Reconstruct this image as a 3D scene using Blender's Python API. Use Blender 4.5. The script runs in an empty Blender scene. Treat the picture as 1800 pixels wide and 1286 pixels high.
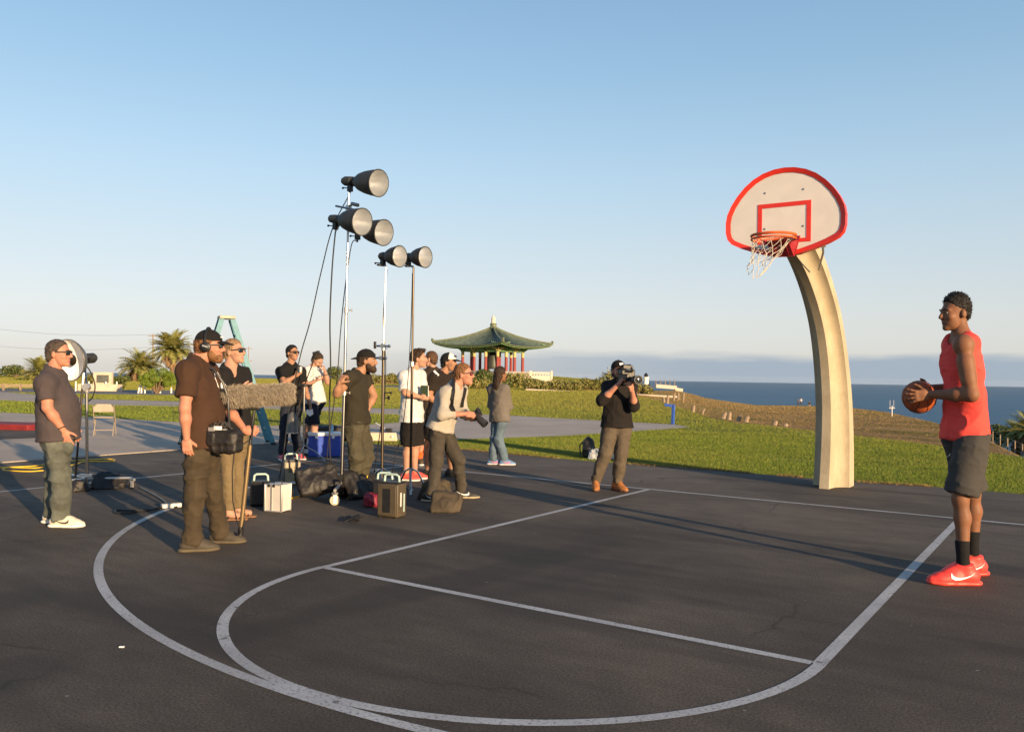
import bpy, math, random, bmesh
import numpy as np
from mathutils import Matrix, Vector
random.seed(7); RNG = np.random.default_rng(7)
S = bpy.context.scene
COL = S.collection
# ---------------------------------------------------------------- camera
CAM = np.array([2.945, -10.2686, 1.4562]); YAW, PIT, ROL = -0.5938, 0.0104, 0.0152
FPX = 1508.03; PW, PH = 1800.0, 1286.0
FW = np.array([math.sin(YAW)*math.cos(PIT), math.cos(YAW)*math.cos(PIT), math.sin(PIT)])
_r = np.array([math.cos(YAW), -math.sin(YAW), 0.0]); _u = np.cross(_r, FW)
RT = _r*math.cos(ROL) + _u*math.sin(ROL); UP = -_r*math.sin(ROL) + _u*math.cos(ROL)
RH = _r.copy(); DH = np.array([math.sin(YAW), math.cos(YAW), 0.0])      # level right / level away
ZZ = np.array([0, 0, 1.0])
cd = bpy.data.cameras.new('camera'); cam = bpy.data.objects.new('camera', cd); COL.objects.link(cam)
cd.sensor_width = 36; cd.lens = FPX/PW*36; cd.clip_start = 0.05; cd.clip_end = 60000
m = Matrix.Identity(4)
for i in range(3):
    m[i][0] = RT[i]; m[i][1] = UP[i]; m[i][2] = -FW[i]; m[i][3] = CAM[i]
cam.matrix_world = m
S.camera = cam
# ---------------------------------------------------------------- sky and sun
SUN_AZ = math.radians(-19.5); SUN_EL = math.radians(8.8)     # direction to the sun in the court frame
sd = np.array([math.cos(SUN_AZ)*math.cos(SUN_EL), math.sin(SUN_AZ)*math.cos(SUN_EL), math.sin(SUN_EL)])
sl = bpy.data.lights.new('sun', 'SUN'); so = bpy.data.objects.new('sun', sl); COL.objects.link(so)
sl.energy = 4.6; sl.angle = math.radians(0.55); sl.color = (1.0, 0.71, 0.41)
so.rotation_euler = Vector(sd).to_track_quat('Z', 'Y').to_euler()
so.location = (20, -8, 12)
w = bpy.data.worlds.new('World'); S.world = w; w.use_nodes = True
nt = w.node_tree; nt.nodes.clear()
def N(t, **k):
    n = nt.nodes.new(t)
    for a, b in k.items(): setattr(n, a, b)
    return n
sky = N('ShaderNodeTexSky', sky_type='NISHITA'); sky.sun_disc = False
sky.sun_elevation = SUN_EL; sky.sun_rotation = math.atan2(sd[0], sd[1])
sky.altitude = 60; sky.air_density = 1.0; sky.dust_density = 0.6; sky.ozone_density = 2.2
bg = N('ShaderNodeBackground'); wo = N('ShaderNodeOutputWorld')
bg.inputs[1].default_value = 0.15
# a low marine cloud layer all around the horizon, grey-blue with a ragged top
tc = N('ShaderNodeTexCoord'); sp = N('ShaderNodeSeparateXYZ'); nt.links.new(tc.outputs['Generated'], sp.inputs[0])
mp = N('ShaderNodeMapping'); mp.inputs['Scale'].default_value = (9, 9, 60); nt.links.new(tc.outputs['Generated'], mp.inputs[0])
no = N('ShaderNodeTexNoise'); no.inputs['Scale'].default_value = 1.0; no.inputs['Detail'].default_value = 6
nt.links.new(mp.outputs[0], no.inputs['Vector'])
def M(op, a, b, clamp=False):
    n = N('ShaderNodeMath', operation=op); n.use_clamp = clamp
    for i, v in enumerate((a, b)):
        if isinstance(v, (int, float)): n.inputs[i].default_value = v
        else: nt.links.new(v, n.inputs[i])
    return n.outputs[0]
nz = M('MULTIPLY_ADD', no.outputs['Fac'], 0.022); nt.nodes[-1].inputs[2].default_value = 0.019
top = M('SUBTRACT', nz, sp.outputs['Z'])
band = M('MULTIPLY', top, 95.0, True)
cdv = N('ShaderNodeVectorMath', operation='DOT_PRODUCT'); nt.links.new(tc.outputs['Generated'], cdv.inputs[0])      # the bank lies out over the open sea
_c = (1650-PW/2)/FPX*RT+FW; _c = _c/np.linalg.norm(_c); cdv.inputs[1].default_value = (_c[0], _c[1], 0)
rag = M('MULTIPLY_ADD', cdv.outputs['Value'], 5.5); nt.nodes[-1].inputs[2].default_value = -4.35
rag = M('MULTIPLY', rag, 1.0, True)
band = M('MULTIPLY', band, rag); band = M('MULTIPLY', band, 0.8)
# colour grade of the sky by height above the horizon, the same all round
gr = N('ShaderNodeValToRGB'); ge = gr.color_ramp.elements; nt.links.new(sp.outputs['Z'], gr.inputs[0])
GR = [(0.0, (0.60, 0.57, 0.95)), (0.033, (0.63, 0.60, 0.95)), (0.066, (0.71, 0.60, 0.74)), (0.14, (0.90, 0.67, 0.64)), (0.23, (1.10, 0.88, 0.79)), (0.33, (1.07, 0.93, 0.84)), (0.45, (1.03, 0.95, 0.90)), (1.0, (0.60, 0.66, 0.78))]
while len(ge) < len(GR): ge.new(0.5)
for i, (q, c_) in enumerate(GR): ge[i].position = q; ge[i].color = (*c_, 1)
grm = N('ShaderNodeMixRGB', blend_type='MULTIPLY'); grm.inputs[0].default_value = 1
nt.links.new(sky.outputs[0], grm.inputs[1]); nt.links.new(gr.outputs[0], grm.inputs[2])
hz = N('ShaderNodeValToRGB'); he = hz.color_ramp.elements; nt.links.new(sp.outputs['Z'], hz.inputs[0])       # even haze light, height only
HZ = [(0.0, (2.58, 2.60, 2.40)), (0.033, (2.68, 2.70, 2.50)), (0.066, (2.66, 2.78, 2.70)), (0.14, (2.2, 2.66, 2.94)), (0.23, (1.6, 2.28, 2.88)), (0.33, (1.12, 1.86, 2.62)), (0.42, (0.88, 1.55, 2.35)), (1.0, (0.26, 0.66, 1.4))]
while len(he) < len(HZ): he.new(0.5)
for i, (q, c_) in enumerate(HZ): he[i].position = q; he[i].color = (c_[0]/4, c_[1]/4, c_[2]/4, 1)
h4 = N('ShaderNodeMixRGB', blend_type='MULTIPLY'); h4.inputs[0].default_value = 1; h4.inputs[2].default_value = (4, 4, 4, 1); nt.links.new(hz.outputs[0], h4.inputs[1])
hm = N('ShaderNodeMixRGB'); hm.inputs[0].default_value = 0.66; nt.links.new(grm.outputs[0], hm.inputs[1]); nt.links.new(h4.outputs[0], hm.inputs[2])
mixc = N('ShaderNodeMixRGB'); nt.links.new(band, mixc.inputs[0]); nt.links.new(hm.outputs[0], mixc.inputs[1])
mixc.inputs[2].default_value = (1.06, 1.40, 1.80, 1)
nt.links.new(mixc.outputs[0], bg.inputs[0]); nt.links.new(bg.outputs[0], wo.inputs[0])
S.view_settings.view_transform = 'Standard'; S.view_settings.look = 'None'
S.view_settings.gamma = 1; S.view_settings.use_curve_mapping = False
S.view_settings.exposure = 0.95
S.render.engine = 'CYCLES'
S.render.resolution_x = 1024; S.render.resolution_y = 731
# ---------------------------------------------------------------- helpers
def nrm(v):
    v = np.asarray(v, float); return v/np.linalg.norm(v)
def ray(px, py): return (px-PW/2)/FPX*RT + (PH/2-py)/FPX*UP + FW
def gnd(px, py, z=0.0):                       # point of the level plane z seen at a pixel of the photograph
    d = ray(px, py); return CAM + d*((z-CAM[2])/d[2])
def at(base, px, py, d=0.0):                  # point seen at a pixel, on the upright plane through base (+d metres farther)
    base = np.asarray(base, float); n = base-CAM; n[2] = 0; n = n/np.linalg.norm(n)
    r = ray(px, py); return CAM + r*((np.dot(base-CAM, n)+d)/np.dot(r, n))
def rng(px, py, dist):                        # point at a level distance along a pixel ray
    r = ray(px, py); return CAM + r*(dist/math.hypot(r[0], r[1]))
def frame(fwd, up=ZZ):
    f = nrm(fwd); s = nrm(np.cross(f, up)); return s, f, np.cross(s, f)     # side, forward, up
class MB:
    def __init__(s): s.v = []; s.f = []; s.m = []; s.n = 0; s.cur = 0
    def add(s, vs, fs):
        o = s.n; s.v.extend([tuple(map(float, p)) for p in vs]); s.n += len(vs)
        s.f.extend([tuple(i+o for i in f) for f in fs]); s.m.extend([s.cur]*len(fs)); return s
    def slot(s, i): s.cur = i; return s
    def box(s, c, size, ax=None, taper=1.0):
        c = np.asarray(c, float); x, y, z = [q*0.5 for q in size]
        A = np.eye(3) if ax is None else np.asarray(ax)
        vs = []
        for dz in (-1, 1):
            t = taper if dz > 0 else 1.0
            for dx, dy in ((-1, -1), (1, -1), (1, 1), (-1, 1)):
                vs.append(c + A[0]*dx*x*t + A[1]*dy*y*t + A[2]*dz*z)
        return s.add(vs, [(3, 2, 1, 0), (4, 5, 6, 7), (0, 1, 5, 4), (1, 2, 6, 5), (2, 3, 7, 6), (3, 0, 4, 7)])
    def bar(s, a, b, w, t, up=ZZ):
        a = np.asarray(a, float); b = np.asarray(b, float); f = nrm(b-a)
        if abs(np.dot(f, up)) > 0.98: up = np.array([1.0, 0, 0])
        sd_, f, u = frame(f, up)
        return s.box((a+b)/2, (w, np.linalg.norm(b-a), t), (sd_, f, u))
    def cyl(s, a, b, r1, r2=None, n=12, caps=True):
        a = np.asarray(a, float); b = np.asarray(b, float); r2 = r1 if r2 is None else r2
        return s.lathe(a, b-a, [(0, r1), (np.linalg.norm(b-a), r2)], n, caps)
    def lathe(s, o, ax, prof, n=16, caps=False):
        o = np.asarray(o, float); f = nrm(ax); h = ZZ if abs(f[2]) < 0.9 else np.array([1.0, 0, 0])
        x = nrm(np.cross(f, h)); y = np.cross(f, x); vs = []; fs = []
        for (t, r) in prof:
            for k in range(n):
                a = 2*math.pi*k/n; vs.append(o + f*t + (x*math.cos(a)+y*math.sin(a))*r)
        for i in range(len(prof)-1):
            for k in range(n):
                k2 = (k+1) % n; fs.append((i*n+k, i*n+k2, (i+1)*n+k2, (i+1)*n+k))
        if caps:
            fs.append(tuple(range(n-1, -1, -1))); q = (len(prof)-1)*n; fs.append(tuple(range(q, q+n)))
        return s.add(vs, fs)
    def tube(s, pts, r, n=6, caps=True):
        P = [np.asarray(p, float) for p in pts]; rr = r if hasattr(r, '__len__') else [r]*len(P)
        vs = []; fs = []; x = None
        for i, p in enumerate(P):
            f = nrm(P[min(i+1, len(P)-1)]-P[max(i-1, 0)])
            if x is None:
                h = ZZ if abs(f[2]) < 0.9 else np.array([1.0, 0, 0]); x = nrm(np.cross(f, h))
            else: x = nrm(x - f*np.dot(x, f))
            y = np.cross(f, x)
            for k in range(n):
                a = 2*math.pi*k/n; vs.append(p + (x*math.cos(a)+y*math.sin(a))*rr[i])
        for i in range(len(P)-1):
            for k in range(n):
                k2 = (k+1) % n; fs.append((i*n+k, i*n+k2, (i+1)*n+k2, (i+1)*n+k))
        if caps:
            fs.append(tuple(range(n-1, -1, -1))); q = (len(P)-1)*n; fs.append(tuple(range(q, q+n)))
        return s.add(vs, fs)
    def ball(s, c, r, n=12, ax=None):
        c = np.asarray(c, float); r = (r, r, r) if not hasattr(r, '__len__') else r
        A = np.eye(3) if ax is None else np.asarray(ax); vs = []; fs = []; mm = max(5, n//2)
        for i in range(1, mm):
            th = math.pi*i/mm
            for k in range(n):
                a = 2*math.pi*k/n
                vs.append(c + A[0]*r[0]*math.sin(th)*math.cos(a) + A[1]*r[1]*math.sin(th)*math.sin(a) + A[2]*r[2]*math.cos(th))
        t = len(vs); vs.append(c+A[2]*r[2]); vs.append(c-A[2]*r[2])
        for i in range(mm-2):
            for k in range(n):
                k2 = (k+1) % n; fs.append((i*n+k, (i+1)*n+k, (i+1)*n+k2, i*n+k2))
        for k in range(n):
            fs.append((t, k, (k+1) % n)); q = (mm-2)*n; fs.append((t+1, q+(k+1) % n, q+k))
        return s.add(vs, fs)
    def poly(s, pts): return s.add(pts, [tuple(range(len(pts)))])
    def prism(s, pts, ext):                      # flat outline (3-D points) pushed by ext
        n = len(pts); ext = np.asarray(ext, float)
        vs = [np.asarray(p, float) for p in pts] + [np.asarray(p, float)+ext for p in pts]
        return s.add(vs, [tuple(range(n-1, -1, -1)), tuple(range(n, 2*n))] + [(i, (i+1) % n, n+(i+1) % n, n+i) for i in range(n)])
BASE = {}
def mkmesh(name, v, f, mats, base, midx=None, smooth=False):
    me = bpy.data.meshes.new(name)
    v = np.asarray(v, float) - np.asarray(base, float)
    if isinstance(f, np.ndarray):
        k = f.shape[1]; me.vertices.add(len(v)); me.vertices.foreach_set('co', v.astype(np.float32).ravel())
        me.loops.add(f.size); me.loops.foreach_set('vertex_index', f.astype(np.int32).ravel())
        me.polygons.add(len(f)); me.polygons.foreach_set('loop_start', np.arange(0, f.size, k, dtype=np.int32))
        me.update(calc_edges=True)
    else: me.from_pydata([tuple(p) for p in v], [], f)
    for mt in (mats if isinstance(mats, (list, tuple)) else [mats]): me.materials.append(mt)
    if midx is not None and len(me.materials) > 1: me.polygons.foreach_set('material_index', np.asarray(midx, np.int32))
    if smooth is True: me.polygons.foreach_set('use_smooth', np.ones(len(me.polygons), bool))
    elif smooth:
        try: me.polygons.foreach_set('use_smooth', np.ones(len(me.polygons), bool)); me.set_sharp_from_angle(angle=math.radians(smooth))
        except Exception: pass
    me.update(); return me
def tag(o, label=None, cat=None, group=None, kind=None):
    if label: o['label'] = label
    if cat: o['category'] = cat
    if group: o['group'] = group
    if kind: o['kind'] = kind
    return o
def thing(name, label, cat, base, group=None):
    o = bpy.data.objects.new(name, None); COL.objects.link(o); o.location = tuple(base); o.empty_display_size = 0.1
    BASE[o] = np.asarray(base, float); return tag(o, label, cat, group)
def part(name, mb, mat, parent, smooth=35, kind=None, bevel=0):
    b = BASE[parent]
    me = mkmesh(name, mb.v, mb.f, mat, b, mb.m, smooth) if isinstance(mb, MB) else mb
    o = bpy.data.objects.new(name, me); COL.objects.link(o); o.parent = parent; BASE[o] = b
    if bevel: bev(o, bevel)
    if kind: o['kind'] = kind
    return o
def bev(o, wd, seg=2):
    b = o.modifiers.new('bevel', 'BEVEL'); b.width = wd; b.segments = seg; b.limit_method = 'ANGLE'; b.angle_limit = math.radians(40); return o
def single(name, label, cat, mb, mat, base, group=None, smooth=35, kind=None, bevel=0):
    o = bpy.data.objects.new(name, mkmesh(name, mb.v, mb.f, mat, base, mb.m, smooth)); COL.objects.link(o)
    o.location = tuple(base); BASE[o] = np.asarray(base, float)
    if bevel: bev(o, bevel)
    return tag(o, label, cat, group, kind)
def struct(name, mb, mat, parent=None, smooth=False):
    if parent is not None: return part(name, mb, mat, parent, smooth)
    o = bpy.data.objects.new(name, mkmesh(name, mb.v, mb.f, mat, (0, 0, 0), mb.m, smooth)); COL.objects.link(o)
    BASE[o] = np.zeros(3); o['kind'] = 'structure'; return o
# vectorised value noise
def _hash(i, j, k, seed):
    n = (i*374761393 + j*668265263 + k*2147483647 + seed*1274126177) & 0xffffffff
    n = ((n ^ (n >> 13))*1274126177) & 0xffffffff
    return ((n ^ (n >> 16)) & 0xffff)/65535.0
def vnoise(p, seed=0):
    p = np.asarray(p, float); f = np.floor(p).astype(np.int64); t = p-f; t = t*t*(3-2*t); r = 0
    for a in (0, 1):
        for b in (0, 1):
            for c in (0, 1):
                wt = (t[:, 0] if a else 1-t[:, 0])*(t[:, 1] if b else 1-t[:, 1])*(t[:, 2] if c else 1-t[:, 2])
                r = r + wt*_hash(f[:, 0]+a, f[:, 1]+b, f[:, 2]+c, seed)
    return r
def fbm(p, o=4, seed=0):
    r = 0; a = 0.5; p = np.asarray(p, float)
    for i in range(o): r = r + a*vnoise(p, seed+i); p = p*2.03+7.1; a *= 0.5
    return r
# ---------------------------------------------------------------- materials
class MT:
    def __init__(s, name):
        s.m = bpy.data.materials.new(name); s.m.use_nodes = True; s.t = s.m.node_tree; s.b = s.t.nodes['Principled BSDF']
        s.tc = s.t.nodes.new('ShaderNodeTexCoord')
    def n(s, t, **k):
        q = s.t.nodes.new(t)
        for a, b in k.items(): setattr(q, a, b)
        return q
    def l(s, a, b): s.t.links.new(a, b)
    def noise(s, sc, det=4, rough=0.55, scale=(1, 1, 1), rot=(0, 0, 0), coord='Object'):
        mp = s.n('ShaderNodeMapping'); mp.inputs['Scale'].default_value = scale; mp.inputs['Rotation'].default_value = rot
        s.l(s.tc.outputs[coord], mp.inputs[0]); q = s.n('ShaderNodeTexNoise'); q.inputs['Scale'].default_value = sc
        q.inputs['Detail'].default_value = det; q.inputs['Roughness'].default_value = rough; s.l(mp.outputs[0], q.inputs['Vector']); return q.outputs['Fac']
    def ramp(s, fac, stops):
        r = s.n('ShaderNodeValToRGB'); e = r.color_ramp.elements
        while len(e) < len(stops): e.new(0.5)
        for i, (p, c) in enumerate(stops):
            e[i].position = p; e[i].color = (c, c, c, 1) if not hasattr(c, '__len__') else (*c, 1)
        s.l(fac, r.inputs[0]); return r.outputs[0]
    def mix(s, fac, a, b, mode='MIX'):
        q = s.n('ShaderNodeMixRGB', blend_type=mode)
        for i, v in enumerate((fac, a, b)):
            if isinstance(v, (int, float)): q.inputs[i].default_value = v if i == 0 else (v, v, v, 1)
            elif isinstance(v, tuple): q.inputs[i].default_value = (*v, 1)
            else: s.l(v, q.inputs[i])
        return q.outputs[0]
    def col(s, c):
        if isinstance(c, tuple): s.b.inputs['Base Color'].default_value = (*c, 1)
        else: s.l(c, s.b.inputs['Base Color'])
        return s
    def set(s, rough=0.6, metal=0.0, spec=0.5, **k):
        s.b.inputs['Metallic'].default_value = metal; s.b.inputs['Specular IOR Level'].default_value = spec
        if isinstance(rough, (int, float)): s.b.inputs['Roughness'].default_value = rough
        else: s.l(rough, s.b.inputs['Roughness'])
        for a, b in k.items(): s.b.inputs[a.replace('_', ' ')].default_value = b
        return s
    def bump(s, h, st=0.3, dist=0.01):
        q = s.n('ShaderNodeBump'); q.inputs['Strength'].default_value = st; q.inputs['Distance'].default_value = dist
        s.l(h, q.inputs['Height'])
        if s.b.inputs['Normal'].is_linked: s.l(s.b.inputs['Normal'].links[0].from_socket, q.inputs['Normal'])
        s.l(q.outputs[0], s.b.inputs['Normal']); return s
def plain(name, c, rough=0.6, metal=0.0, var=0.15, sc=12, spec=0.4, bmp=0.0, bsc=60, bd=0.004, **k):
    s = MT(name); f = s.noise(sc, 4); lo = tuple(max(0, q*(1-var)) for q in c); hi = tuple(q*(1+var) for q in c)
    s.col(s.ramp(f, [(0.3, lo), (0.7, hi)])).set(rough, metal, spec, **k)
    if bmp: s.bump(s.noise(bsc, 3), bmp, bd)
    return s.m
def cloth(name, c, var=0.12, rough=0.85, heather=0.0, fold=0.5):
    s = MT(name); lo = tuple(q*(1-var) for q in c); hi = tuple(q*(1+var) for q in c)
    base = s.ramp(s.noise(7, 4), [(0.3, lo), (0.7, hi)])
    if heather:
        base = s.mix(heather, base, s.ramp(s.noise(260, 2, scale=(1, 1, 6)), [(0.35, tuple(q*0.5 for q in c)), (0.65, tuple(min(1, q*1.7) for q in c))]))
    s.col(base).set(rough, 0, 0.15, Sheen_Weight=0.02)
    s.bump(s.noise(9, 3, 0.5, (1.0, 1.0, 1.8)), fold, 0.02)
    s.bump(s.noise(420, 2), 0.15, 0.002); return s.m
MATS = {}
# ground
s = MT('asphalt'); fine = s.noise(75, 4, 0.8); big = s.noise(0.35, 5, 0.6); mid = s.noise(2.2, 5, 0.6, (1, 2.5, 1), (0, 0, 0.5))
c = s.ramp(big, [(0.32, (0.056, 0.046, 0.038)), (0.5, (0.098, 0.081, 0.067)), (0.68, (0.145, 0.118, 0.096))])
c = s.mix(0.55, c, s.ramp(mid, [(0.3, 0.34), (0.5, 0.5), (0.72, 0.70)]), 'OVERLAY')
c = s.mix(0.75, c, s.ramp(fine, [(0.34, 0.06), (0.5, 0.5), (0.66, 0.95)]), 'OVERLAY')
# long darker tyre and seal streaks
def stain(c, a, b, wd, amt, colr):
    a = np.asarray(a)[:2]; b = np.asarray(b)[:2]; L = np.linalg.norm(b-a); d = (b-a)/L; mp = s.n('ShaderNodeMapping'); mp.vector_type = 'TEXTURE'
    mp.inputs['Location'].default_value = (*((a+b)/2), 0); mp.inputs['Rotation'].default_value = (0, 0, math.atan2(d[1], d[0])); mp.inputs['Scale'].default_value = (L/2, wd, 1)
    wob = s.n('ShaderNodeTexNoise'); wob.inputs['Scale'].default_value = 0.9; s.l(s.tc.outputs['Object'], wob.inputs['Vector']); va = s.n('ShaderNodeVectorMath', operation='MULTIPLY_ADD'); s.l(wob.outputs['Color'], va.inputs[0]); va.inputs[1].default_value = (0.5, 0.5, 0); va.inputs[2].default_value = (0, 0, 0)
    v2 = s.n('ShaderNodeVectorMath', operation='ADD'); s.l(s.tc.outputs['Object'], v2.inputs[0]); s.l(va.outputs[0], v2.inputs[1]); s.l(v2.outputs[0], mp.inputs[0]); gr = s.n('ShaderNodeTexGradient', gradient_type='SPHERICAL'); s.l(mp.outputs[0], gr.inputs[0])
    return s.mix(s.ramp(gr.outputs['Fac'], [(0.0, 0.0), (0.45, amt)]), c, colr)
for (p_, q_, wd, am) in (((500, 1150), (1250, 938), 0.30, 0.55), ((900, 1080), (1300, 960), 0.22, 0.3), ((1010, 1120), (1290, 985), 0.5, 0.3), ((0, 1090), (330, 1030), 0.35, 0.5), ((30, 1240), (420, 1130), 0.3, 0.4), ((1120, 886), (1215, 887), 0.12, 0.5)):
    c = stain(c, gnd(*p_)+np.array([-.25, -.25, 0]), gnd(*q_)+np.array([-.25, -.25, 0]), wd, am, (0.026, 0.024, 0.024))
st = s.noise(0.55, 4, 0.55, (0.35, 2.6, 1), (0, 0, -0.95)); c = s.mix(s.ramp(st, [(0.52, 0.0), (0.66, 0.6)]), c, (0.026, 0.024, 0.024))
wv = s.n('ShaderNodeTexVoronoi', feature='DISTANCE_TO_EDGE'); mpv = s.n('ShaderNodeMapping'); mpv.inputs['Scale'].default_value = (0.28, 0.2, 1)
nd = s.n('ShaderNodeTexNoise'); nd.inputs['Scale'].default_value = 1.2; nd.inputs['Detail'].default_value = 5
addv = s.n('ShaderNodeVectorMath', operation='MULTIPLY_ADD'); s.l(s.tc.outputs['Object'], nd.inputs['Vector']); s.l(nd.outputs['Color'], addv.inputs[0])
addv.inputs[1].default_value = (1.4, 1.4, 0); s.l(s.tc.outputs['Object'], addv.inputs[2]); s.l(addv.outputs[0], mpv.inputs[0]); s.l(mpv.outputs[0], wv.inputs['Vector']); wv.inputs['Scale'].default_value = 1.0
crk = s.ramp(wv.outputs['Distance'], [(0.0, 0.65), (0.005, 0.0)])
msk = s.ramp(s.noise(0.5, 2), [(0.49, 0.0), (0.57, 1.0)]); crk = s.mix(1.0, crk, msk, 'MULTIPLY')
c = s.mix(crk, c, (0.012, 0.011, 0.011))
spk = s.n('ShaderNodeTexVoronoi'); spk.inputs['Scale'].default_value = 3.1; s.l(s.tc.outputs['Object'], spk.inputs['Vector'])
c = s.mix(s.ramp(spk.outputs['Distance'], [(0.02, 1.0), (0.03, 0.0)]), c, (0.3, 0.27, 0.24))
s.col(c).set(0.82, 0, 0.35); s.bump(fine, 1.0, 0.03); s.bump(s.noise(3.0, 4), 0.10, 0.03); MATS['asphalt'] = s.m
s = MT('court_paint'); wear = s.noise(60, 4, 0.75); w2 = s.noise(1.7, 3)
c = s.mix(s.ramp(wear, [(0.52, 0.0), (0.66, 0.85)]), s.ramp(w2, [(0.3, (0.40, 0.39, 0.38)), (0.7, (0.54, 0.53, 0.51))]), (0.07, 0.06, 0.055))
c = s.mix(s.ramp(s.noise(7, 5, 0.75), [(0.60, 0.0), (0.66, 0.85)]), c, (0.09, 0.078, 0.066)); c = s.mix(s.ramp(s.noise(1.1, 3), [(0.45, 0.0), (0.7, 0.35)]), c, (0.2, 0.18, 0.165))
s.col(c).set(0.75, 0, 0.3); s.bump(s.noise(140, 3, 0.7), 0.5, 0.005); MATS['paint'] = s.m
s = MT('concrete'); c = s.ramp(s.noise(0.5, 5, 0.6), [(0.3, (0.34, 0.285, 0.235)), (0.7, (0.48, 0.405, 0.335))])
c = s.mix(0.35, c, s.ramp(s.noise(40, 3), [(0.3, 0.3), (0.7, 0.7)]), 'OVERLAY')
s.col(c).set(0.85, 0, 0.3); s.bump(s.noise(30, 4, 0.7), 0.9, 0.03); MATS['concrete'] = s.m
MATS['road'] = plain('old_road', (0.15, 0.14, 0.135), 0.9, var=0.2, sc=0.6)
MATS['red_kerb'] = plain('red_kerb_paint', (0.19, 0.016, 0.018), 0.7, var=0.25, sc=5)
def grass_mat(name, g1, g2, dry, dryamt):
    s = MT(name); f1 = s.noise(0.22, 5, 0.6, (1, 2.2, 1), (0, 0, 0.6)); f2 = s.noise(2.4, 5, 0.7, (1, 1.6, 1)); f3 = s.noise(34, 3, 0.8)
    c = s.ramp(f1, [(0.3, g1), (0.7, g2)])
    c = s.mix(s.ramp(f2, [(0.5, 0.0), (0.78, dryamt)]), c, dry)
    c = s.mix(0.8, c, s.ramp(f3, [(0.25, 0.1), (0.5, 0.5), (0.75, 0.85)]), 'OVERLAY')
    s.col(c).set(0.9, 0, 0.15); s.bump(f3, 0.9, 0.05); s.bump(s.noise(6, 4, 0.7), 0.6, 0.12); return s.m
MATS['lawn'] = grass_mat('lawn', (0.10, 0.135, 0.018), (0.17, 0.18, 0.028), (0.26, 0.22, 0.06), 0.55)
s = MT('dry_slope'); f2 = s.noise(0.16, 5, 0.6, (1, 1.8, 1)); f3 = s.noise(1.4, 5, 0.7); f4 = s.noise(18, 3, 0.75)
c = s.ramp(f2, [(0.36, (0.19, 0.165, 0.04)), (0.5, (0.33, 0.22, 0.10)), (0.66, (0.46, 0.32, 0.16))])
c = s.mix(0.6, c, s.ramp(f3, [(0.3, 0.25), (0.7, 0.72)]), 'OVERLAY'); c = s.mix(0.6, c, s.ramp(f4, [(0.3, 0.2), (0.7, 0.8)]), 'OVERLAY')
s.col(c).set(0.95, 0, 0.1); s.bump(f4, 1.0, 0.25); s.bump(f3, 0.15, 0.2); MATS['dirt'] = s.m
s = MT('sea_water'); s.col((0.012, 0.068, 0.135)).set(0.3, 0, 0.3)
s.bump(s.noise(0.02, 6, 0.7, (1, 0.5, 1)), 1.0, 6.0); s.bump(s.noise(0.25, 4, 0.7), 0.8, 0.8)
df = s.n('ShaderNodeBsdfDiffuse'); s.l(s.ramp(s.noise(0.004, 6, 0.65, (1, 0.35, 1), (0, 0, 0.4)), [(0.35, (0.032, 0.115, 0.195)), (0.7, (0.052, 0.15, 0.235))]), df.inputs[0]); ms = s.n('ShaderNodeMixShader'); ms.inputs[0].default_value = 0.66; s.l(s.b.outputs[0], ms.inputs[1]); s.l(df.outputs[0], ms.inputs[2]); s.l(ms.outputs[0], s.t.nodes['Material Output'].inputs[0]); MATS['sea'] = s.m
s = MT('grass_blade'); oi = s.n('ShaderNodeNewGeometry'); r = s.ramp(oi.outputs['Random Per Island'], [(0.0, (0.10, 0.17, 0.015)), (0.5, (0.145, 0.20, 0.021)), (0.85, (0.20, 0.23, 0.034)), (1.0, (0.30, 0.27, 0.08))])
pt_ = s.noise(0.11, 4, 0.65, (1, 1.8, 1), (0, 0, 0.5)); r = s.mix(s.ramp(pt_, [(0.50, 0.0), (0.70, 0.6)]), r, (0.28, 0.25, 0.055)); pt2 = s.noise(0.7, 4, 0.65); r = s.mix(s.ramp(pt2, [(0.36, 0.5), (0.50, 0.0)]), r, (0.055, 0.095, 0.012))
sx_ = s.n('ShaderNodeSeparateXYZ'); s.l(s.tc.outputs['Object'], sx_.inputs[0]); mr = s.n('ShaderNodeMapRange'); s.l(sx_.outputs['Y'], mr.inputs[0]); mr.inputs[1].default_value = 5; mr.inputs[2].default_value = 26; mr.inputs[4].default_value = 0.62; r = s.mix(mr.outputs[0], r, (0.235, 0.205, 0.045))
s.col(r).set(0.7, 0, 0.2); MATS['blade'] = s.m
s = MT('dry_blade'); oi = s.n('ShaderNodeNewGeometry'); s.col(s.ramp(oi.outputs['Random Per Island'], [(0.0, (0.09, 0.085, 0.02)), (0.35, (0.24, 0.16, 0.062)), (0.8, (0.37, 0.24, 0.10)), (1.0, (0.45, 0.32, 0.16))]))
gp = s.noise(0.09, 4, 0.6); s.col(s.mix(s.ramp(gp, [(0.50, 0.0), (0.62, 0.75)]), s.b.inputs['Base Color'].links[0].from_socket, (0.13, 0.14, 0.03))).set(0.8, 0, 0.1); MATS['dry_blade'] = s.m
def leafy(name, a, b, c3=None):
    s = MT(name); g = s.n('ShaderNodeNewGeometry')
    st_ = [(0.0, a), (0.7, b), (1.0, c3 or b)]
    s.col(s.ramp(g.outputs['Random Per Island'], st_)).set(0.6, 0, 0.3); return s.m
MATS['leaf_dark'] = leafy('leaf_dark', (0.03, 0.05, 0.012), (0.09, 0.115, 0.025), (0.18, 0.16, 0.045))
MATS['leaf_hedge'] = leafy('leaf_hedge', (0.09, 0.10, 0.02), (0.20, 0.19, 0.045), (0.32, 0.25, 0.09))
MATS['leaf_top'] = leafy('leaf_topiary', (0.08, 0.125, 0.012), (0.15, 0.21, 0.02))
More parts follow.
